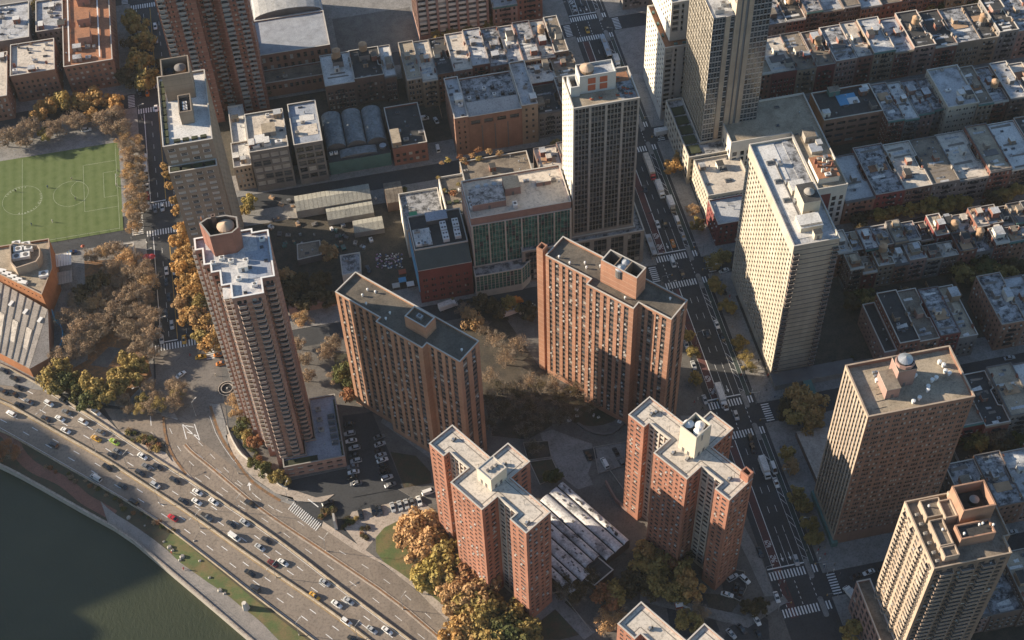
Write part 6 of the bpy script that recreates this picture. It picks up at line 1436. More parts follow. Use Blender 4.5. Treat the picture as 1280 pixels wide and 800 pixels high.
trees([(1080, 372, 'green', 4.4), (1090, 380, 'olive', 4), (1065, 376, 'shade', 4), (1218, 322, 'green', 4.6), (1232, 335, 'green', 4.6), (1206, 340, 'olive', 4.4), (1222, 350, 'shade', 4), (1256, 340, 'olive', 4), (1268, 332, 'shade', 4), (1195, 330, 'shade', 4), (1205, 428, 'orange', 3), (995, 140, 'green', 3.4), (985, 130, 'green', 3), (1180, 10, 'green', 4), (1200, 8, 'green', 4), (1162, 12, 'olive', 4), (1220, 6, 'olive', 4), (1110, 6, 'yellow', 3, 1), (990, 38, 'brown', 3, 1)], 'yard trees on the right', 'in the back yards on the right')
trees([(357, 97, 'gold', 3.8), (345, 100, 'orange', 2.6), (545, 42, 'olive', 3.4), (563, 40, 'olive', 3.4), (585, 36, 'olive', 3.2), (610, 30, 'olive', 3.4), (400, 88, 'brown', 3, 1), (330, 112, 'shade', 3)], 'trees among the upper buildings', 'among the buildings at the top')
trees([(8, 558, 'rust', 3.4, 1), (-2, 565, 'rust', 3.6, 1), (18, 566, 'rust', 3, 1)], 'reddish riverside trees', 'beside the brick riverside path')
for i in range(26):
    t = i/25; px, py = 60+t*150, 582+t*84; x, y = U(px+TR.uniform(-4, 8), py+TR.uniform(-4, 2)); shrub(x, y, TR.choice(['shade', 'green', 'rust', 'brown']), TR.uniform(.8, 1.5), 'low bush, %s along the strip between highway and brick path' % nth(i), 'bushes on the riverside strip', .02)
for i in range(30):
    px, py = TR.choice([(TR.uniform(158, 206), TR.uniform(542, 568))]); px = TR.uniform(160, 205); py = 540+(px-160)*.42+TR.uniform(-3, 10); x, y = U(px, py); shrub(x, y, TR.choice(['rust', 'olive', 'green', 'brown', 'green']), TR.uniform(1.0, 1.9), 'mixed bush in the ramp island bed, %s from its left' % nth(i), 'bushes in the ramp island', .3)
k = 0
for cx, cy, rr, n in ((410, 641, 9, 9), (437, 655, 11, 12), (452, 668, 8, 8)):
    x0, y0 = U(cx, cy)
    for i in range(n):
        a = TR.uniform(0, 6.28); d = TR.uniform(0, 3.6); shrub(x0+math.cos(a)*d, y0+math.sin(a)*d, TR.choice(['green', 'olive', 'rust', 'shade']), TR.uniform(.9, 1.6), 'bush, %s in the round beds beside the stone marker' % nth(k), 'bushes around the stone marker', .15); k += 1
def dotted_shrubs(a, c, n, kinds, R, what, group, z=.14):
    for i in range(n):
        t = (i+.5)/n; x, y = U(a[0]+(c[0]-a[0])*t+TR.uniform(-3, 3), a[1]+(c[1]-a[1])*t+TR.uniform(-2, 2)); shrub(x, y, TR.choice(kinds), TR.uniform(R*.7, R*1.3), '%s bush %s' % (nth(i), what), group, z)
dotted_shrubs((290, 535), (350, 603), 22, ['green', 'olive', 'rust'], 1.3, 'in the hedge along the tower garden wall', 'hedge of the tower garden')
dotted_shrubs((1068, 448), (965, 478), 10, ['shade', 'green'], 1.2, 'in the dark planter before the cream tower', 'forecourt planter')
dotted_shrubs((640, 400), (560, 372), 9, ['shade', 'olive'], 1.2, 'along the shaded street beside the slabs', 'street planting')

for i, (px, py, z) in enumerate([(552, 203, 18), (560, 200, 12), (575, 196, 12), (590, 194, 12), (600, 198, 12), (584, 204, 12), (612, 190, 12), (625, 192, 12), (548, 222, 22), (556, 238, 22), (566, 242, 22), (572, 230, 22), (564, 250, 20), (578, 200, 12), (598, 188, 12)]):
    x, y = U(px, py, z); shrub(x, y, TR.choice(['rust', 'yellow', 'olive', 'orange']), TR.uniform(1.2, 2.2), 'potted roof garden bush, %s behind the glazed block' % nth(i), 'roof garden bushes', z-.6)

k = 0
YR = random.Random(77)
for (x0, x1, y0, y1) in ((206, 330, 432, 441), (206, 340, 511, 519), (206, 330, 349, 360), (200, 300, 268, 277), (46, 120, 506, 516), (205, 222, 461, 466), (185, 203, 365, 380)):
    x = x0
    while x < x1:
        x += YR.uniform(8, 13); f = MB(); f.box(x, (y0+y1)/2, .14, .15, y1-y0, 1.9, YR.choice(['tankwood', 'conc', 'brick_grey'])); f.box(x, y0, .14, .25, .25, 2.1, 'conc_dk'); tag(f.build('yard_fence'), '%s yard fence between the backs of row houses' % nth(k), 'fence', 'fences of the back yards')
        for q in range(1): shrub(x+YR.uniform(1, 5), YR.uniform(y0, y1), YR.choice(['green', 'olive', 'shade', 'yellow', 'brown']), YR.uniform(1.2, 3), 'yard bush beside the %s yard fence' % nth(k), 'bushes in the back yards')
        k += 1
# ================================================================== vehicles
def carpaint(n, c, metal=0): M['car_'+n] = paint('car_'+n, c, .3, metal)
for n, c in dict(white=(.75, .74, .7), silver=(.42, .43, .43), grey=(.16, .165, .17), black=(.015, .016, .018), dark=(.035, .038, .045), red=(.4, .02, .025), darkred=(.12, .02, .02), yellow=(.62, .33, .03), lime=(.35, .5, .06), orange=(.6, .2, .03), blue=(.03, .07, .16), tan=(.35, .3, .22)).items(): carpaint(n, c)
M['tyre'] = solid('rubber', (.015, .015, .015), var=.1); M['lamp_red'] = paint('tail_lamp', (.3, .01, .01)); M['lamp_w'] = paint('head_lamp', (.7, .7, .65)); M['cglass'] = glass('car_glass', (.01, .013, .016), .05, .8)
def loft(b, secs, m):
    """secs: list of (y, [(x,z)...]) rings with equal counts"""
    for (ya, A), (yb, B) in zip(secs[:-1], secs[1:]):
        n = len(A)
        for i in range(n):
            j = (i+1) % n; b.face([(A[i][0], ya, A[i][1]), (A[j][0], ya, A[j][1]), (B[j][0], yb, B[j][1]), (B[i][0], yb, B[i][1])], m)
    b.face([(x, secs[0][0], z) for x, z in secs[0][1]][::-1], m); b.face([(x, secs[-1][0], z) for x, z in secs[-1][1]], m)
def ring(w, z0, z1, t=.86): return [(-w*.92, z0), (w*.92, z0), (w, (z0+z1)/2), (w*t, z1), (-w*t, z1), (-w, (z0+z1)/2)]
CM = {}
def car_parts(kind):
    if kind in CM: return CM[kind]
    L, Wd, H = dict(sedan=(4.7, .92, 1.45), suv=(4.7, .96, 1.75), taxi=(4.8, .92, 1.5), van=(5.4, 1.0, 2.1), pickup=(5.6, .98, 1.85))[kind]
    B = MB(); h = L/2; bz = .82 if kind in ('sedan', 'taxi') else 1.02
    loft(B, [(-h, ring(Wd*.78, .35, bz*.72)), (-h+.25, ring(Wd*.95, .28, bz*.93)), (-h*.5, ring(Wd, .25, bz)), (h*.5, ring(Wd, .25, bz*.98)), (h-.35, ring(Wd*.95, .28, bz*.86)), (h, ring(Wd*.8, .35, bz*.66))], 'car_white')
    if kind in ('sedan', 'taxi'): a, c, d, e = -h*.72, -h*.38, h*.12, h*.48
    elif kind == 'suv': a, c, d, e = -h*.92, -h*.74, h*.14, h*.46
    elif kind == 'van': a, c, d, e = -h*.97, -h*.93, h*.42, h*.8
    else: a, c, d, e = -h*.1, -h*.02, h*.24, h*.5
    rf = [(-Wd*.72, H), (Wd*.72, H)]
    B.face([(-Wd*.72, c, H), (Wd*.72, c, H), (Wd*.7, d, H), (-Wd*.7, d, H)], 'car_white')
    for x in (-1, 1):
        for yb, yt in ((a, c), (e, d), ((a+e)/2, (c+d)/2)): B.tube((x*Wd*.86, yb, bz), (x*Wd*.71, yt, H), .05, 'car_white', 4)
    if kind == 'pickup': B.box(0, -h*.55, bz-.02, Wd*1.6, h*.8, .04, 'black')
    if kind == 'van':
        for x in (-1, 1): B.face([(x*Wd*.88, a, bz), (x*Wd*.88, d*.4, bz), (x*Wd*.75, d*.4, H-.02), (x*Wd*.75, c, H-.02)], 'car_white')
    G = MB(); zb, zt = bz-.03, H-.02; wb, wt = Wd*.84, Wd*.7
    P = [(-wb, a, zb), (wb, a, zb), (wb, e, zb), (-wb, e, zb)]; Q = [(-wt, c, zt), (wt, c, zt), (wt, d, zt), (-wt, d, zt)]
    for i in range(4): j = (i+1) % 4; G.face([P[i], P[j], Q[j], Q[i]], 'cglass')
    Wm = MB()
    n = 12; A = [(math.cos(2*math.pi*i/n), math.sin(2*math.pi*i/n)) for i in range(n)]; r = .34
    for i in range(n):
        p, q = A[i], A[(i+1) % n]; Wm.face([(-.11, p[0]*r, p[1]*r), (.11, p[0]*r, p[1]*r), (.11, q[0]*r, q[1]*r), (-.11, q[0]*r, q[1]*r)], 'tyre')
    Wm.face([(.11, u*r, v*r) for u, v in A], 'tyre'); Wm.face([(-.11, u*r, v*r) for u, v in A[::-1]], 'tyre'); Wm.face([(.12, u*r*.6, v*r*.6) for u, v in A], 'steel'); Wm.face([(-.12, u*r*.6, v*r*.6) for u, v in A[::-1]], 'steel')
    Lm = MB()
    for x in (-1, 1): Lm.box(x*Wd*.62, -h+.04, bz*.62, .3, .12, .14, 'lamp_red')
    Lf = MB()
    for x in (-1, 1): Lf.box(x*Wd*.62, h-.06, bz*.5, .32, .12, .14, 'lamp_w')
    CM[kind] = (B.mesh('body'), G.mesh('glazing'), Wm.mesh('wheel'), Lm.mesh('tail_lamps'), Lf.mesh('head_lamps'), h, Wd)
    if kind == 'taxi': 
        T = MB(); T.box(0, -.1, 1.5, .5, .25, .18, 'lamp_w'); CM[kind] += (T.mesh('roof_sign'),)
    return CM[kind]
def car(x, y, heading, color, kind, label, group, z=.02):
    """heading: direction the nose points, radians from +x"""
    P = car_parts(kind); t = thing('car' if kind != 'van' else 'van', label, {'van': 'van', 'pickup': 'pickup truck', 'taxi': 'taxi'}.get(kind, 'car'), x, y, z, group, heading-math.pi/2)
    def add(nm, me, loc=(0, 0, 0)):
        o = bpy.data.objects.new(nm, me); COL.objects.link(o); o.parent = t; o.location = loc; return o
    b = add('body', P[0]); b.material_slots[0].link = 'OBJECT'; b.material_slots[0].material = M['car_'+color]
    add('windows', P[1])
    for sx in (-1, 1):
        for sy in (-1, 1): add('wheel', P[2], (sx*(P[6]-.1), sy*P[5]*.62, .34))
    if len(P) > 7: add('roof_sign', P[7])
    return t
VR = random.Random(9)
KD = dict(yellow='taxi', lime='taxi', orange='taxi')
CN = dict(black='black', dark='dark blue-grey', grey='grey', silver='silver', white='white', red='bright red', darkred='dark red', yellow='yellow', lime='lime green', orange='orange', blue='blue', tan='tan')
def dirpl(pl, p):
    best = None
    for i in range(len(pl)-1):
        a, c = Vector(pl[i]), Vector(pl[i+1]); m_ = (a+c)/2; d = (m_-Vector(p)).length
        if best is None or d < best[0]: best = (d, c-a)
    v = best[1]; return math.atan2(v.y, v.x)
cnt = {}
def fcars(lst, pl, flip, where, group):
    lst = sorted(lst, key=lambda c: c[0]); tot = {}
    for c in lst:
        px, py, col = c[:3]; kind = c[3] if len(c) > 3 else KD.get(col, VR.choice(['sedan', 'suv', 'sedan']))
        x, y = U(px, py, .7); h = dirpl(pl, (x, y))+(math.pi if flip else 0); tot[(col, kind)] = tot.get((col, kind), 0)+1
        kn = {'sedan': 'sedan', 'suv': 'SUV', 'taxi': 'taxi', 'van': 'van', 'pickup': 'pickup truck'}[kind]
        car(x, y, h, col, kind, '%s %s, %s of its colour from the upper end %s' % (CN[col], kn, nth(tot[(col, kind)]-1), where), group)
fcars([(5, 463, 'dark'), (18, 473, 'black'), (23, 484, 'black'), (17, 492, 'black'), (4, 489, 'dark'), (36, 502, 'grey'), (24, 506, 'black'), (61, 504, 'white'), (80, 501, 'dark'), (83, 515, 'grey'), (57, 523, 'dark'), (75, 523, 'white'), (104, 527, 'white'), (82, 538, 'white'), (126, 540, 'grey'), (120, 548, 'yellow'), (143, 552, 'lime'), (147, 564, 'grey'), (140, 569, 'dark'), (178, 570, 'white'), (134, 584, 'black', 'suv'), (183, 583, 'grey'), (197, 583, 'dark'), (175, 591, 'dark'), (218, 600, 'dark'), (194, 606, 'silver'), (247, 615, 'white'), (229, 626, 'dark'), (246, 627, 'white'), (267, 627, 'white'), (258, 646, 'grey', 'pickup'), (289, 655, 'dark'), (306, 653, 'silver'), (293, 671, 'white', 'van'), (333, 675, 'dark'), (325, 684, 'silver'), (341, 704, 'darkred'), (354, 703, 'white'), (406, 728, 'silver'), (393, 745, 'yellow'), (421, 755, 'white'), (436, 751, 'silver'), (433, 777, 'white'), (465, 787, 'silver'), (484, 788, 'white'), (441, 799, 'black')], HW_med, False, 'of the jammed highway lanes', 'cars in the jammed highway lanes')
fcars([(14, 517, 'white'), (67, 556, 'dark', 'suv'), (120, 597, 'silver', 'van'), (153, 607, 'dark'), (167, 627, 'black'), (216, 647, 'red', 'sedan'), (312, 716, 'black'), (319, 735, 'dark'), (323, 737, 'black', 'suv')][:8], HW_med, True, 'of the clear river-side lanes', 'cars in the river-side highway lanes')
fcars([(120, 515, 'white'), (312, 629, 'dark')], HW_in, False, 'of the service road', 'cars on the service road')
def cars_dir(lst, heading, where, group, z=.02):
    tot = {}
    for c in lst:
        px, py, col = c[:3]; kind = c[3] if len(c) > 3 else KD.get(col, VR.choice(['sedan', 'suv', 'sedan']))
        hd = c[4] if len(c) > 4 else heading; x, y = U(px, py, .7); tot[(col, kind)] = tot.get((col, kind), 0)+1
        kn = {'sedan': 'sedan', 'suv': 'SUV', 'taxi': 'taxi', 'van': 'van', 'pickup': 'pickup truck'}[kind]
        car(x, y, math.radians(hd), col, kind, '%s %s, %s of its colour %s' % (CN[col], kn, nth(tot[(col, kind)]-1), where), group, z)
cars_dir([(208, 338, 'white'), (218, 338, 'white'), (235, 341, 'white', 'suv'), (208, 352, 'dark'), (211, 371, 'dark'), (208, 392, 'dark'), (197, 356, 'black'), (215, 406, 'silver'), (202, 424, 'white'), (230, 424, 'yellow'), (185, 257, 'white'), (194, 261, 'grey'), (203, 259, 'silver'), (184, 233, 'silver'), (195, 135, 'white'), (184, 116, 'orange'), (175, 117, 'dark'), (194, 33, 'white', 'suv'), (195, 50, 'silver', 'suv'), (184, 245, 'red', 'suv'), (199, 412, 'silver', 'sedan', 75)], -90, 'counted down the left avenue', 'cars on the left avenue')
cars_dir([(251, 446, 'yellow'), (274, 443, 'orange'), (277, 454, 'orange'), (226, 468, 'white', 'sedan', 35)], 0, 'at the foot of the left avenue', 'cars at the avenue foot')
cars_dir([(822, 280, 'white'), (831, 279, 'black'), (806, 236, 'dark'), (854, 295, 'silver'), (841, 304, 'orange'), (847, 277, 'white', 'van'), (841, 328, 'white', 'van'), (896, 405, 'white'), (884, 417, 'dark'), (903, 421, 'black'), (858, 430, 'white', 'sedan', -94), (867, 456, 'silver'), (881, 499, 'silver'), (906, 506, 'white', 'van'), (920, 519, 'silver'), (967, 585, 'white', 'van'), (970, 603, 'white'), (995, 700, 'silver', 'suv'), (971, 746, 'white'), (734, 37, 'yellow'), (941, 560, 'black'), (938, 548, 'black'), (950, 690, 'dark'), (853, 342, 'dark'), (905, 363, 'black', 'sedan', 90), (772, 120, 'black'), (760, 85, 'dark'), (728, 8, 'dark'), (718, 10, 'silver')], -90, 'counted down the right avenue', 'cars on the right avenue')
cars_dir([(1086, 715, 'white', 'sedan'), (1070, 720, 'dark'), (1104, 711, 'black'), (905, 338, 'white'), (917, 335, 'dark'), (926, 334, 'black')], 190, 'on the side streets of the right avenue', 'cars on the side streets')
cars_dir([(437, 542, 'silver', 'suv'), (443, 560, 'silver'), (443, 569, 'dark'), (441, 583, 'grey'), (440, 596, 'black')], 180, 'in the left bay of the shaded car park', 'parked cars in the shaded lot', .16)
cars_dir([(436, 530, 'black'), (439, 551, 'white'), (445, 576, 'silver'), (442, 590, 'white'), (445, 604, 'grey')], 180, 'among the extra cars of the shaded car park', 'more parked cars in the shaded lot', .16)
cars_dir([(474, 546, 'grey'), (476, 569, 'silver'), (479, 582, 'dark'), (484, 597, 'silver'), (488, 606, 'grey')], 10, 'down the right side of the shaded car park', 'more parked cars in the right bay', .16)
cars_dir([(475, 555, 'silver'), (473, 564, 'dark'), (478, 575, 'white'), (480, 589, 'black')], 10, 'in the right bay of the shaded car park', 'parked cars in the shaded lot right bay', .16)
cars_dir([(451, 643, 'black'), (467, 638, 'black'), (475, 637, 'dark'), (491, 634, 'silver'), (500, 632, 'silver'), (508, 630, 'silver'), (515, 628, 'grey'), (524, 626, 'white')], -85, 'counted along the angled row by the round lawn', 'parked row by the round lawn', .16)
cars_dir([(410, 629, 'black', 'suv'), (536, 615, 'white', 'van')], 10, 'on the drive under the left cross tower', 'vehicles on the tower drive', .16)
cars_dir([(756, 579, 'white', 'van', 100), (736, 570, 'black', 'sedan', 100), (770, 565, 'dark', 'sedan', 100), (776, 577, 'grey', 'suv', 100), (800, 560, 'black', 'suv', 100), (946, 775, 'white', 'sedan', -80), (927, 786, 'dark', 'sedan', -65), (914, 792, 'silver', 'sedan', -65), (948, 792, 'black', 'sedan', -80)], 0, 'in the courtyards of the cross towers', 'cars in the courtyards', .16)
cars_dir([(916, 722, 'silver', 'suv', 20), (931, 724, 'white', 'suv', -60), (926, 741, 'dark', 'sedan', 60), (909, 743, 'white', 'sedan', -30), (920, 735, 'black', 'sedan', 60)], 0, 'in the small lot beside the right cross tower', 'cars beside the right cross tower', .17)
cars_dir([(385, 95, 'silver', 'suv', 0), (376, 97, 'white', 'sedan', 0), (500, 145, 'white', 'van', 90), (545, 150, 'white', 'sedan', 100), (547, 185, 'white', 'van', 90), (529, 148, 'white', 'van', 0), (460, 336, 'dark', 'sedan', 100), (108, 162, 'white', 'suv', 0), (90, 315, 'blue', 'sedan', 5), (1262, 447, 'silver', 'sedan', 0), (1265, 665, 'silver', 'sedan', 0)], 0, 'standing off the avenues', 'vehicles in yards')
# ---- lorries and buses
def lorry(px, py, heading, L, label, cab='car_white', boxm='white', Wd=1.25, H=3.6, group=None, bus=False, z=.02, roofm=None, front=None):
    x, y = U(px, py, 2); t = thing('bus' if bus else 'truck', label, 'bus' if bus else 'truck', x, y, z, group, math.radians(heading)-math.pi/2)
    def P(nm, mb):
        o = bpy.data.objects.new(nm, mb.mesh(nm)); COL.objects.link(o); o.parent = t; return o
    b = MB(); h = L/2
    if bus:
        loft(b, [(-h, ring(Wd*.96, .35, H-.15, .95)), (-h+.2, ring(Wd, .3, H, .95)), (h-.3, ring(Wd, .3, H, .95)), (h, ring(Wd*.95, .35, H-.25, .93))], boxm); P('body', b)
        g = MB()
        for s_ in (-1, 1):
            n = int(L/1.4)
            for i in range(n): g.box(s_*(Wd+.0), -h+.8+i*(L-1.6)/n+.5, 1.3, .06, 1.1, 1.0, 'cglass')
        g.box(0, h+.0, 1.2, Wd*1.7, .08, 1.4, 'cglass'); P('windows', g)
        r = MB(); r.box(0, -h*.4, H, 1.5, 2.4, .22, 'conc'); r.box(0, h*.45, H, 1.4, 1.6, .2, 'conc'); P('roof_unit', r)
        if front: f = MB(); f.box(0, h-.55, .5, Wd*2.04, 1.3, H-.4, front); P('painted_front', f)
    else:
        cl = 2.0; b.box(0, -cl/2-.1, .95, Wd*2, L-cl-.3, H-.95, boxm, top=roofm or boxm); P('cargo_box', b)
        c = MB(); loft(c, [(h-cl, ring(Wd*.92, .5, 2.6, .9)), (h-.9, ring(Wd*.92, .5, 2.55, .9)), (h-.3, ring(Wd*.9, .5, 1.5, .9)), (h, ring(Wd*.85, .5, 1.3, .9))], cab); P('cab', c)
        g = MB(); g.face([(-Wd*.75, h-.86, 2.45), (Wd*.75, h-.86, 2.45), (Wd*.78, h-.28, 1.56), (-Wd*.78, h-.28, 1.56)], 'cglass'); P('windscreen', g)
    for s_ in (-1, 1):
        for yy in (-h*.6, h*.66):
            o = bpy.data.objects.new('wheel', car_parts('sedan')[2]); COL.objects.link(o); o.parent = t; o.location = (s_*(Wd-.12), yy, .48); o.scale = (1.3, 1.4, 1.4)
    return t
lorry(812, 208, -90, 15, 'long cream articulated lorry with a red cab high on the right avenue', cab='car_red', boxm='r_beige')
lorry(825, 236, -90, 9.5, 'white box truck in the striped lane by the orange tree', roofm='r_white')
lorry(839, 255, -90, 8.5, 'white box truck with a tan nose behind the longer one', cab='car_tan', roofm='r_white')
lorry(814, 307, -90, 12, 'long grey bus waiting at the kerb beside the dark grid tower', bus=True, boxm='steel', H=3.1)
lorry(757, 58, -90, 16, 'long grey articulated bus at the top of the right avenue', bus=True, boxm='steel', H=3.1)
lorry(771, 76, -90, 7.5, 'white delivery truck beyond the dark tower penthouse', roofm='r_white')
lorry(901, 494, -90, 11, 'white truck with stacked roof boxes at the stop line', boxm='white', roofm='r_white')
lorry(956, 584, -90, 9.5, 'white box truck with an open cab on the right avenue', roofm='r_white')
lorry(829, 164, 5, 8.5, 'pale box truck turning across the upper crosswalk', roofm='r_white')
lorry(181, 205, -90, 12, 'white bus parked at the field edge on the left avenue', bus=True, boxm='white', H=3.0)
lorry(560, 381, 12, 8.5, 'white box truck on the shaded street behind the left slab', z=.02, roofm='r_white')
lorry(641, 388, 12, 10, 'white-and-blue lorry on the shaded street between slabs', cab='car_blue', roofm='r_white')
lorry(659, 385, 12, 8, 'white trailer behind the white-and-blue lorry', roofm='r_white')
lorry(644, 376, 12, 7, 'orange truck on the shaded street beyond the slabs', cab='car_orange', boxm='car_orange')
lorry(1064, 741, 110, 7, 'white van-bodied truck entering the side street', roofm='r_white', H=2.8)
M['r_metal'] = stained('ribbed_metal_roof', (.34, .3, .26), (.25, .22, .19), lo=.3, hi=.6, scale=.2)
M['pinkbit'] = solid('faded_pink', (.42, .25, .36), var=.2)
# ================================================================== small things
def lamp(px, py, armdir, label, h=9.5, group='street lamps', arms=1, z=0.0):
    x, y = U(px, py); t = thing('street_lamp', label, 'street lamp', x, y, z, group)
    b = MB(); b.cyl(x, y, z, .22, .9, 'conc_lt', 6); b.tube((x, y, z), (x, y, z+h), .11, 'steel', 6, .07); b.build('pole', t)
    for k in range(arms):
        a = math.radians(armdir+180*k); ex, ey = x+2.4*math.cos(a), y+2.4*math.sin(a)
        e = MB(); e.tube((x, y, z+h-.1), (ex, ey, z+h+.5), .06, 'steel', 4); e.build('arm', t)
        e = MB(); e.box(ex, ey, z+h+.38, .9, .4, .2, 'conc_lt', a); e.build('lamp_head', t)
    return t
for i, (x, y, a) in enumerate([(374, 794, 40), (345, 722, 40), (447, 798, 40), (408, 689, 40), (504, 762, 40), (180, 500, 200), (300, 640, 40), (250, 660, 40), (160, 585, 40), (60, 530, 40), (120, 565, 40), (200, 630, 40), (205, 415, 0), (188, 330, 0), (184, 250, 0), (178, 150, 0), (175, 60, 0), (245, 520, 40), (298, 592, 40), (360, 625, 60)]):
    lamp(x, y, a, '%s street lamp along the highway and left avenue' % nth(i), arms=2 if i in (1, 7, 9) else 1)
for i, (x, y, a) in enumerate([(815, 325, 0), (872, 318, 180), (836, 368, 0), (900, 345, 180), (880, 520, 0), (945, 505, 180), (905, 575, 0), (985, 600, 180), (955, 722, 0), (1034, 718, 180), (790, 210, 180), (765, 50, 180), (700, 20, 0), (870, 430, 0), (930, 470, 180), (1010, 660, 180)]):
    lamp(x, y, a, '%s street lamp along the right avenue' % nth(i), 8.0, z=.1)
# stone marker and boulders
def block(name, label, pts, z, m, cat):
    b = MB(); n = len(pts); b.prism(pts, z[0], z[1], m); return tag(b.build(name), label, cat)
x, y = U(419, 655); b = MB(); b.face([(x-.6, y-2.6, .1), (x+.8, y-2.6, .1), (x+.4, y-1.4, 4.6), (x-.4, y-1.4, 4.6)], 'stone'); b.face([(x-.6, y+2.4, .1), (x-.6, y-2.6, .1), (x-.4, y-1.4, 4.6), (x-.4, y+1.6, 5.4)], 'stone'); b.face([(x+.8, y-2.6, .1), (x+.8, y+2.4, .1), (x+.4, y+1.6, 5.4), (x+.4, y-1.4, 4.6)], 'stone'); b.face([(x-.4, y-1.4, 4.6), (x+.4, y-1.4, 4.6), (x+.4, y+1.6, 5.4), (x-.4, y+1.6, 5.4)], 'stone'); b.face([(x+.8, y+2.4, .1), (x-.6, y+2.4, .1), (x-.4, y+1.6, 5.4), (x+.4, y+1.6, 5.4)], 'stone')
tag(b.build('stone_marker'), 'tall pale stone slab marker standing in the bushes beside the ramp', 'monument')
x, y = U(308, 760); b = MB(); b.tube((x, y, 0), (x-.3, y+.3, 3.6), 1.5, 'stone', 6, .9); tag(b.build('boulder'), 'upright pale boulder on the riverside lawn with a long shadow', 'boulder')
for i, (px, py, s_) in enumerate([(212, 684, 1.1), (216, 688, .8), (228, 696, 1.2), (225, 700, .8), (243, 676, .6), (262, 722, .7), (275, 738, 1.1), (281, 742, .8), (250, 701, .7), (161, 647, 1.0), (181, 657, .5), (205, 677, .6)]):
    x, y = U(px, py); b = MB(); b.tube((x, y, -.1), (x+.1, y, .75*s_), s_, 'conc', 6, s_*.6); tag(b.build('rock'), 'grey rock, %s on the riverside strip from the upper left' % nth(i), 'rock', 'rocks on the riverside strip')
# railing of the river wall
t = thing('river_railing', 'thin black railing running along the river wall promenade', 'railing', *SW[8], .6)
P = resample(SW[4:], 2.4); L_, R2 = band([tuple(p) for p in P], .5, .3); rr = MB(); 
for i in range(len(L_)-1):
    if not (-30 < PX(*L_[i], 0)[0] < 420): continue
    p = MB(); p.tube((*L_[i], .6), (*L_[i], 1.7), .04, 'black', 4)
    if i % 1 == 0: p.build('post', t)
    for hh in (1.1, 1.65): rr.tube((*L_[i], hh), (*L_[i+1], hh), .025, 'black', 3)
rr.build('rail', t, 'stuff')
# circular fountain-like bed at the foot of the balcony tower
x, y = U(284, 486); b = MB()
for r1, r0, m_, z in ((3.9, 0, 'black', .16), (3.7, 3.4, 'walk_lt', .45), (2.5, 2.2, 'walk_lt', .7)):
    n = 28; A = [(math.cos(2*math.pi*i/n), math.sin(2*math.pi*i/n)) for i in range(n)]
    if r0 == 0: b.face([(x+a*r1, y+c*r1, z) for a, c in A], m_)
    else: b.ring([(x+a*r1, y+c*r1) for a, c in A], r1-r0, .16, z, m_)
b.cyl(x, y, .16, .35, .5, 'stone', 8); tag(b.build('round_planter'), 'round black planter with two white rings at the foot of the balcony tower', 'planter')
# low garden wall
b = MB(); pl = smooth(UP([(284, 534), (290, 550), (300, 567), (312, 577), (330, 592), (348, 606), (360, 612)]), 1); ribbon('', pl, .2, .2, .1, 'stone', h=1.2, build=False, mb=b); tag(b.build('garden_wall'), 'curved pale garden wall around the balcony tower grounds', 'wall')
b = MB(); ribbon('', UP([(362, 392), (420, 380)]), .9, .9, 0, 'brick_rose', h=4.2, build=False, mb=b); tag(b.build('yard_wall'), 'flat-topped pinkish gateway wall between balcony tower and brown slab', 'wall')
# people: one skinned figure per stance, coat colour per person
import bmesh
def figure(stride):
    V = [(0, 0, .92), (0, 0, 1.15), (0, 0, 1.38), (0, 0, 1.5), (0, .02, 1.56), (0, .03, 1.68), (.1, 0, .88), (.12, .3*stride, .5), (.12, .22*stride, .08), (.12, .22*stride+.14, .04), (-.1, 0, .88), (-.12, -.2*stride, .5), (-.12, -.42*stride, .1), (-.12, -.42*stride+.13, .05), (.19, 0, 1.38), (.26, -.2*stride, 1.12), (.24, -.12*stride+.05, .9), (-.19, 0, 1.38), (-.26, .18*stride, 1.12), (-.23, .3*stride+.06, .93)]
    E_ = [(0, 1), (1, 2), (2, 3), (3, 4), (4, 5), (0, 6), (6, 7), (7, 8), (8, 9), (0, 10), (10, 11), (11, 12), (12, 13), (2, 14), (14, 15), (15, 16), (2, 17), (17, 18), (18, 19)]
    R_ = [.15, .145, .16, .06, .085, .1, .11, .08, .05, .045, .11, .08, .05, .045, .07, .05, .04, .07, .05, .04]
    me = bpy.data.meshes.new('person'); bm = bmesh.new(); sk = bm.verts.layers.skin.verify(); vs_ = [bm.verts.new(v) for v in V]
    for a, c in E_: bm.edges.new((vs_[a], vs_[c]))
    for v, q in zip(vs_, R_): v[sk].radius = (q, q)
    vs_[0][sk].use_root = True; bm.to_mesh(me); bm.free(); me.materials.append(M['black']); return me
FIG = [figure(.5), figure(1.0), figure(.1)]
PR = random.Random(3); COATS = dict(black=M['black'], red=M['car_red'], white=M['car_white'], navy=M['car_blue'], grey=M['car_grey'], tan=M['car_tan'])
def person(px, py, i, coat, where, z=.15, walk=True):
    x, y = U(px, py); o = bpy.data.objects.new('person', FIG[PR.choice([0, 1] if walk else [2])]); COL.objects.link(o); o.location = (x, y, z); o.rotation_euler.z = PR.uniform(0, 6.28)
    md = o.modifiers.new('skin', 'SKIN'); md.use_smooth_shade = True
    o.material_slots[0].link = 'OBJECT'; o.material_slots[0].material = COATS[coat]
    tag(o, '%s person in %s, %s' % (nth(i), coat, where), 'person', 'people '+where)
def crowd(lst, where, **k):
    for i, (x, y) in enumerate(lst): person(x, y, i, PR.choice(list(COATS)), where, **k)
crowd([(215, 692), (527, 742), (536, 744), (560, 766), (230, 712)], 'on the pale paths beside the highway')
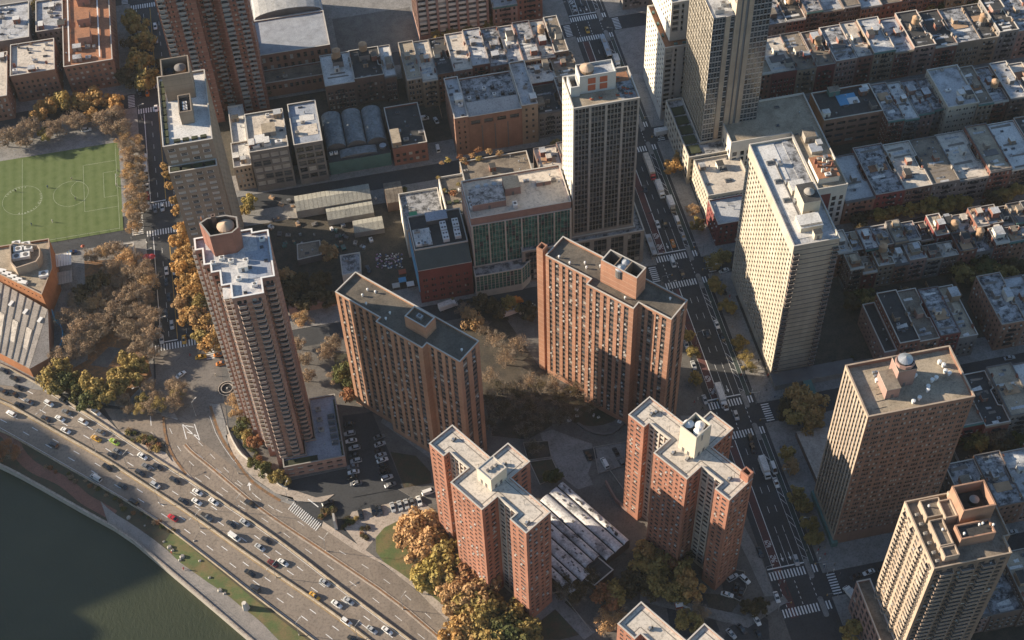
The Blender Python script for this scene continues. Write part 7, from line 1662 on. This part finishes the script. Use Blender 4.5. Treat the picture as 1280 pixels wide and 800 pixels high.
crowd([(905, 395), (926, 470), (933, 478), (946, 466), (958, 489), (948, 452), (916, 440), (902, 352), (893, 344), (912, 372), (1031, 694), (1043, 707), (1042, 714), (1030, 709), (968, 498), (1008, 690), (1050, 719), (872, 500), (868, 504), (878, 512), (846, 480), (842, 470)], 'on the right avenue pavements')
crowd([(958, 771), (985, 766), (980, 775), (975, 730), (865, 356), (980, 728)], 'crossing the right avenue', z=.03)
crowd([(178, 318), (186, 322), (172, 321), (184, 305), (238, 445), (192, 452), (200, 300), (165, 300), (270, 470)], 'around the left avenue corners')
crowd([(60, 235), (95, 250), (40, 282), (148, 215), (146, 232), (90, 225), (66, 278), (20, 240)], 'on the sports field', z=.16)
# playground
x, y = U(848, 760); t = thing('playground_tower', 'small red and white playground frame with a pale slide in the dark yard', 'playground', x, y, .15)
b = MB()
for i in (-1.2, 1.2):
    for j in (-1, 1): b.tube((x+i, y+j, .15), (x+i, y+j, 3.2), .07, 'orange_metal', 5)
b.box(x, y, 1.5, 2.6, 2.2, .12, 'orange_metal'); b.build('frame', t)
b = MB(); b.face([(x-1.4, y-1.2, 3.1), (x+1.4, y-1.2, 3.1), (x+1.4, y, 3.9), (x-1.4, y, 3.9)], 'white'); b.face([(x+1.4, y+1.2, 3.1), (x-1.4, y+1.2, 3.1), (x-1.4, y, 3.9), (x+1.4, y, 3.9)], 'white'); b.build('canopy', t)
b = MB(); b.face([(x+1.3, y-.4, 1.6), (x+1.3, y+.4, 1.6), (x+4.2, y-1.2, .3), (x+4.0, y-2, .3)], 'white'); b.tube((x+1.3, y-.4, 1.7), (x+4, y-2, .45), .08, 'white', 4); b.tube((x+1.3, y+.4, 1.7), (x+4.2, y-1.2, .45), .08, 'white', 4); b.build('slide', t)
# ---- aluminium-vaulted community hall between the cross towers
M['hall_roof'] = stained('vault_membrane', (.68, .67, .65), (.24, .24, .24), lo=.36, hi=.5, scale=.3, fine=1.2, streak=(.6, .6, .6))
O_, A_ = Vector(U(704, 601, 6.5)), Vector(U(787, 674, 6.5)); du = (A_-O_).normalized(); dv = Vector((-du.y, du.x))
if dv.x > 0: dv = -dv
th = math.atan2(du.y, du.x); Lh = (A_-O_).length
t = Bld('community_hall', 'low hall of white barrel vaults between the two cross towers', 'hall', at=tuple(O_))
def LQ(u, v): q = O_+du*u+dv*v; return (q.x, q.y)       # u down the vaults, v across to the left
WV = [3.2, 4.6, 4.8, 3.4, 4.4, 4.8, 3.4, 3.4]
for i in range(8):
    wv = WV[i]; v0 = sum(WV[:i]); v1 = v0+wv-.3; u0, u1 = [0, 0, 0, .5, 3, 6, 10, 14][i], [Lh, Lh, Lh, Lh-3, Lh-3, Lh, Lh-2, Lh+1][i]; n = 7; ns = 14; V = MB(); rs = random.Random(i); hh = [1.0, .9, 1.1, 1.3, 1.3, 1.0, .9, .9][i]
    for k in range(ns):
        ua, ub = u0+(u1-u0)*k/ns, u0+(u1-u0)*(k+1)/ns
        for j in range(n):
            a0, a1 = math.pi*j/n, math.pi*(j+1)/n
            pa = ((v0+v1)/2-(wv-.3)*.5*math.cos(a0), 5.5+hh*math.sin(a0)); pb = ((v0+v1)/2-(wv-.3)*.5*math.cos(a1), 5.5+hh*math.sin(a1))
            V.face([(*LQ(ua, pa[0]), pa[1]), (*LQ(ub, pa[0]), pa[1]), (*LQ(ub, pb[0]), pb[1]), (*LQ(ua, pb[0]), pb[1])], 'hall_roof')
    for uu in (u0, u1): V.face([(*LQ(uu, (v0+v1)/2-(wv-.3)*.5*math.cos(math.pi*j/n)), 5.5+hh*math.sin(math.pi*j/n)) for j in range(n+1)], 'brick_dark')
    V.build('vault', t.root)
    G = MB(); G.prism([LQ(u0, v1+.08), LQ(u1, v1+.08), LQ(u1, v1+.22), LQ(u0, v1+.22)], 5.3, 6.0, 'black'); G.build('valley_gutter', t.root)
    for k in range([26, 9, 5, 6, 8, 14, 10, 6][i]):
        e = MB(); q = LQ(rs.uniform(u0+2, u1-2), (v0+v1)/2+rs.uniform(-.8, .8)); e.box(q[0], q[1], 5.5+hh*.8, rs.uniform(.4, 1.3), rs.uniform(.3, .8), .45, 'conc_dk', th); e.build('roof_vent', t.root)
t.wall.prism([LQ(0, -.2), LQ(Lh, -.2), LQ(Lh-2, sum(WV)), LQ(3, sum(WV))], 0, 5.4, 'brick_dark', 'r_black'); t.finish()
q = [U(*v, 5) for v in ((742, 692), (767, 713), (743, 733), (716, 714))]
b, rz = simple('hall_wing', 'square dark-roofed wing with thin white edge below the vaulted hall', q, 5.5, 'brick_dark', 'r_black', None, cl=0, par=.4, coping='conc_lt'); b.finish()
# ---- sports centre by the park
def sports():
    b = Bld('sports_centre', 'brown brick sports centre with ribbed metal lower roof beside the highway', 'sports centre', at=(-140, 430))
    Z = 15
    top = UP([(-60, 308), (0, 299), (61, 298), (65, 330), (62, 352), (53, 367), (0, 342), (-60, 312)], Z); top = [U(-60, 310, Z), U(61, 298, Z), U(64, 330, Z), U(52, 367, Z), U(-60, 310, Z)]
    top = [U(-90, 322, Z), U(61, 298, Z), U(65, 335, Z), U(52, 368, Z), U(0, 342, Z), U(-90, 297, Z)]
    top = [U(-60, 317, Z), U(61, 298, Z), U(65, 335, Z), U(52, 368, Z), U(0, 343, Z), U(-60, 320, Z)]
    rz = b.shell(top, 0, Z, None, 'brick_orange2', 'r_tan', par=1.0, coping='buff', specs=lambda nx, ny, L, mx, my: wall_spec(mod=2.2, wins=((.6, 1.6),), fh=11, sill=8.6, wh=.9, z0=3, topm=.3) if L > 20 and ny < 0 else None)
    pn = [U(x/6.4, 290+y/6.4, Z+4) for x, y in ((75, 110), (100, 85), (300, 100), (320, 125), (320, 190), (290, 235), (125, 290), (80, 240))]
    P_ = MB(); P_.ring(pn, .5, rz, Z+4, 'buff'); P_.face([(*v, Z+1) for v in inset(pn, .5)], 'r_brown'); P_.build('plant_enclosure', b.root)
    for px, py in ((24, 315), (34, 309), (22, 308), (37, 313)):
        x, y = U(px, py, Z+1); b.unit(x, y, Z+1, 3.6, 2.6, 2.2, 0, 'white')
    for px, py, sx in ((22, 323, 3.6), (33, 321, 3.6), (54, 341, 4)):
        x, y = U(px, py, Z+1); b.unit(x, y, Z+1 if py < 330 else rz, sx, 3.0, 1.6, 0, 'white')
    for i in range(5):
        x, y = U(2+i*6.5, 338+i*3.6, Z); e = MB(); e.box(x, y, rz, 4, 1.8, 1.3, 'white', -.45); e.build('roof_unit', b.root)
    # sloping ribbed roof toward the highway
    hi = [U(-60, 318, 10), U(0, 352, 10), U(60, 387, 10)]; lo_ = [U(-60, 410, 6), U(0, 442, 6), U(37, 461, 6)]
    A0, A1 = Vector(hi[0]), Vector(hi[2]); B0, B1 = Vector(lo_[0]), Vector(lo_[2]); n = 13
    for i in range(n):
        t0, t1 = i/n, (i+1)/n-.004; pa, pb, pc, pd = A0.lerp(A1, t0), A0.lerp(A1, t1), B0.lerp(B1, t1), B0.lerp(B1, t0)
        R = MB(); R.face([(*pd, 6), (*pc, 6), (*pb, 10), (*pa, 10)], 'r_metal'); R.build('roof_panel', b.root)
        r_ = MB(); r_.tube((*pd, 6.2), (*pa, 10.2), .16, 'conc_dk', 4); r_.build('roof_rib', b.root)
        if i % 2:
            q0, q1 = pd.lerp(pa, .12), pd.lerp(pa, .62); q2, q3 = pc.lerp(pb, .62), pc.lerp(pb, .12)
            R = MB(); m_ = .12; c = (q0+q1+q2+q3)/4; R.face([(*(c+(v-c)*.8), z) for v, z in ((q0, 6.6), (q3, 6.6), (q2, 8.6), (q1, 8.6))], 'r_beige'); R.build('skylight_panel', b.root)
        else:
            q = pd.lerp(pa, .78).lerp(pc.lerp(pb, .78), .5); e = MB(); e.box(q.x, q.y, 9.2, 1.4, 2.6, .5, 'white', -.6); e.build('roof_hatch', b.root)
    e1 = U(62, 447, 6)
    W = b.wall; W.face([(*B0, 0), (*B1, 0), (*B1, 6), (*B0, 6)], 'brick_orange2'); W.face([(*B1, 0), (*e1, 0), (*e1, 6), (*B1, 6)], 'brick_brown'); W.face([(*e1, 0), (*A1, 0), (*A1, 10), (*e1, 6)], 'brick_brown')
    W.face([(*B1, 6), (*e1, 6), (*A1, 10)], 'r_metal')
    g = MB(); pl = smooth([U(64, 385, 5), U(66, 395, 4), U(74, 402, 4), (U(79, 415, 4)), U(76, 432, 4), U(66, 446, 4)], 1); ribbon('', pl, .15, .15, 0, 'blue_metal', h=4.2, build=False, mb=g); g.build('curved_blue_wall', b.root)
    b.finish()
sports()
for px, py, lb in ((79, 325, 'white slatted canopy on the side wall of the sports centre'), (80, 347, 'grey framed canopy just below the white slatted one')):
    x, y = U(px, py, 5); t = thing('canopy', lb, 'canopy', x, y, 0); 
    for i in range(6):
        e = MB(); e.box(x-3+i*1.2, y, 5, 1.0, 7.0, .15, 'white' if py < 340 else 'conc'); e.build('slat', t)
    e = MB(); 
    for i in (-3, 3):
        for j in (-3, 3): e.tube((x+i, y+j, 0), (x+i, y+j, 5), .12, 'steel', 5)
    e.build('post_frame', t)
for px, py, c, lb in ((105, 312, 'orange_metal', 'red awning by the field corner path'), (184, 325, 'car_red', 'large red parasol at the avenue corner'), (191, 325, 'car_red', 'small red parasol beside the large red one')):
    x, y = U(px, py); t = thing('parasol', lb, 'parasol', x, y, .15); e = MB(); e.cyl(x, y, 2.3, 1.6 if 'large' in lb else .9, .05, c, 8, cone=.8); e.build('canopy', t); e = MB(); e.tube((x, y, .15), (x, y, 2.9), .05, 'steel', 5); e.build('pole', t)
for (a, c_, lb) in (((148, 322), (163, 333), 'square brown-framed kiosk roof at the park corner'), ((153, 306), (168, 318), 'pale flat pavilion roof beside the field corner')):
    p0, p1 = U(*a, 3.5), U(*c_, 3.5); b, rz = simple('kiosk', lb, rect(min(p0[0], p1[0]), min(p0[1], p1[1]), max(p0[0], p1[0]), max(p0[1], p1[1])), 3.8, 'conc_lt', 'r_tan', None, cl=2, kinds='vs', par=.3); b.finish()
# field fence, goals
t = thing('field_fence', 'tall black fence along the lower edge of the sports field', 'fence', -150, 468.5, .15); 
for i in range(34):
    x = -250+i*4.7; b = MB(); b.tube((x, 468.6, .15), (x, 468.6, 4.2), .05, 'black', 4); b.build('post', t)
b = MB()
for h_ in (1, 2, 3, 4.1): b.tube((-250, 468.6, h_), (-95, 468.6, h_), .03, 'black', 3)
b.build('rail', t, 'stuff')
for x, y, lb in ((-96, 501, 'white goal frame at the avenue end of the sports field'), (-139, 531, 'goal frame behind the far edge of the sports field')):
    t = thing('goal', lb, 'goal', x, y, .15); b = MB()
    if x > -100: P_ = [((x, y-3.6, .15), (x, y-3.6, 2.6)), ((x, y+3.6, .15), (x, y+3.6, 2.6)), ((x, y-3.6, 2.6), (x, y+3.6, 2.6)), ((x+1.6, y-3.6, .15), (x, y-3.6, 2.6)), ((x+1.6, y+3.6, .15), (x, y+3.6, 2.6))]
    else: P_ = [((x-3.6, y, .15), (x-3.6, y, 2.6)), ((x+3.6, y, .15), (x+3.6, y, 2.6)), ((x-3.6, y, 2.6), (x+3.6, y, 2.6))]
    for a, c in P_: b.tube(a, c, .08, 'white', 4)
    b.build('frame', t)
# market stalls / rubbish heap in the shaded yard
SR = random.Random(8)
b = MB()
for i in range(90):
    x, y = U(SR.uniform(470, 503), SR.uniform(317, 336)); b.box(x, y, .14, SR.uniform(.3, .9), SR.uniform(.3, .8), SR.uniform(.1, .4), SR.choice(['pinkbit', 'pinkbit', 'white', 'conc_lt', 'car_blue']), SR.uniform(0, 3))
b.build('scattered_litter', None, 'stuff')
for i, (px, py, c, lb) in enumerate(((503, 340, 'orange_metal', 'red-roofed stall in the shaded street market'), (503, 350, 'blue_metal', 'blue-roofed stall in the shaded street market'), (495, 357, 'conc_lt', 'pale grey tent in the shaded street market'), (513, 355, 'white', 'white tent at the right end of the market'))):
    x, y = U(px, py, 2); b = MB(); b.prism(rect(x-1.6, y-1.3, x+1.6, y+1.3), 2.0, 2.3, c); 
    for u in (-1.5, 1.5):
        for v in (-1.2, 1.2): b.tube((x+u, y+v, .14), (x+u, y+v, 2.0), .05, 'steel', 4)
    tag(b.build('market_stall'), lb, 'stall')
for i in range(60):
    x, y = U(SR.uniform(338, 470), SR.uniform(248, 312)); b = MB(); s_ = SR.uniform(.6, 1.9); b.box(x, y, .14, s_*1.4, s_, SR.uniform(.5, 1.4), SR.choice(['conc', 'white', 'tankwood', 'conc_dk', 'steel', 'green_metal']), SR.uniform(0, 3)); b.box(x+.3, y+.2, .9, s_*.6, s_*.5, .4, 'conc_dk', SR.uniform(0, 3)); tag(b.build('pallet_stack'), 'stacked garden-yard goods, %s of the heaps beside the greenhouses' % nth(i), 'stack of goods', 'heaps beside the greenhouses')
for i in range(18):
    x, y = U(SR.uniform(700, 775), SR.uniform(478, 532)); b = MB(); b.box(x, y, .16, SR.uniform(.8, 1.8), SR.uniform(.6, 1.2), SR.uniform(.4, 1), 'white', SR.uniform(0, 3)); b.box(x, y, .9, .5, .5, .3, 'conc', SR.uniform(0, 3)); tag(b.build('bench'), 'pale garden seat, %s in the round court below the orange slab' % nth(i), 'bench', 'garden seats in the round court')
# terrace wall with chess-like paving beside the brown tower
q = UP([(1003, 545), (1048, 538), (1052, 575), (1012, 590)], 3.2); b = MB(); b.prism([U(995, 540, 3), U(1050, 532, 3), U(1050, 600, 3), U(1030, 620, 3)], 0, 3.2, 'brick_dark', 'walk_lt'); tag(b.build('terrace'), 'raised pale terrace beside the lit side of the brown tower', 'terrace')
# ---- unseen towers added past the left edge, shaped to cast river and highway shadows
def offtower(pts, h, lb):
    k = h/math.tan(SUN_EL); d = (math.cos(SUN_AZ)*k, math.sin(SUN_AZ)*k); q = [(x-d[0], y-d[1]) for x, y in pts]; cx, cy = sum(p[0] for p in q)/len(q), sum(p[1] for p in q)/len(q)
    b = Bld('unseen_tower', lb, 'apartment tower', at=(cx, cy)); b.shell(q, 0, h, wall_spec(mod=3.2, wins=((.8, 2.4),), fh=2.85, wh=1.5), 'brick_tan', 'r_tan'); b.bulkhead(cx, cy, h-1.1, 8, 6, 3, 0, 'brick_tan', 'r_tan'); b.finish()
offtower([(-92.8, 330), (-85, 314), (-88.4, 297.8), (-128.8, 287.3), (-134, 309), (-128, 322)], 112, 'tan tower beyond the left edge whose shadow tips on the promenade')
offtower([(-134, 373), (-104, 338.5), (-93, 330), (-128, 318), (-175, 350), (-175, 385)], 96, 'second tan tower beyond the left edge shading the highway shoulder')
offtower([(-129.8, 289), (-118.9, 277.5), (-122, 273), (-140, 262), (-168, 270), (-160, 300)], 84, 'third tan tower beyond the left edge shading the lower river corner')
offtower([(-160, 330), (-128, 310), (-134, 292), (-175, 296)], 80, 'fourth tan tower beyond the left edge, next to the river')

# signal poles at the crossings
for j, sy in enumerate(STREETS[:4]):
    for k, (xx, yy) in enumerate(((AV_L-1.2, sy-6.5), (AV_R+1.2, sy+6.5), (AV_R+1.2, sy-6.5), (AV_L-1.2, sy+6.5))):
        t = thing('traffic_signal', 'signal pole at the %s crossing up the right avenue, %s' % (nth(j), ['lower left corner', 'upper right corner', 'lower right corner', 'upper left corner'][k]), 'traffic light', xx, yy, .14, 'signal poles of the right avenue'); sg_ = 1 if xx < 140 else -1
        e = MB(); e.tube((xx, yy, .14), (xx, yy, 6), .1, 'steel', 5); e.tube((xx, yy, 5.8), (xx+sg_*4.5, yy, 6.2), .06, 'steel', 4); e.build('pole', t)
        e = MB(); e.box(xx+sg_*4.3, yy, 5.2, .35, .3, 1.0, 'paint_y'); e.build('signal_head', t)
crowd([(1028+PR.uniform(-14, 14), 690+PR.uniform(-20, 30)) for _ in range(8)]+[(960, 470), (948, 462), (940, 490), (888, 380), (900, 372), (915, 410), (930, 440), (975, 560), (985, 590), (1000, 640), (1010, 660)], 'along the pavement under the right towers')
# ------------------------------------------------------------------ thin morning haze
hz = bpy.data.materials.new('haze'); hz.use_nodes = True; ht = hz.node_tree; ht.nodes.remove(ht.nodes['Principled BSDF'])
pv = ht.nodes.new('ShaderNodeVolumePrincipled'); pv.inputs['Color'].default_value = (.8, .86, .9, 1); pv.inputs['Density'].default_value = .00003; pv.inputs['Anisotropy'].default_value = .2
ht.links.new(pv.outputs[0], ht.nodes['Material Output'].inputs['Volume'])
b = MB(); M['haze'] = hz; b.prism(rect(-1600, -700, 1000, 1900), -5, 495, 'haze', bottom=True); o = b.build('haze', None, 'stuff')
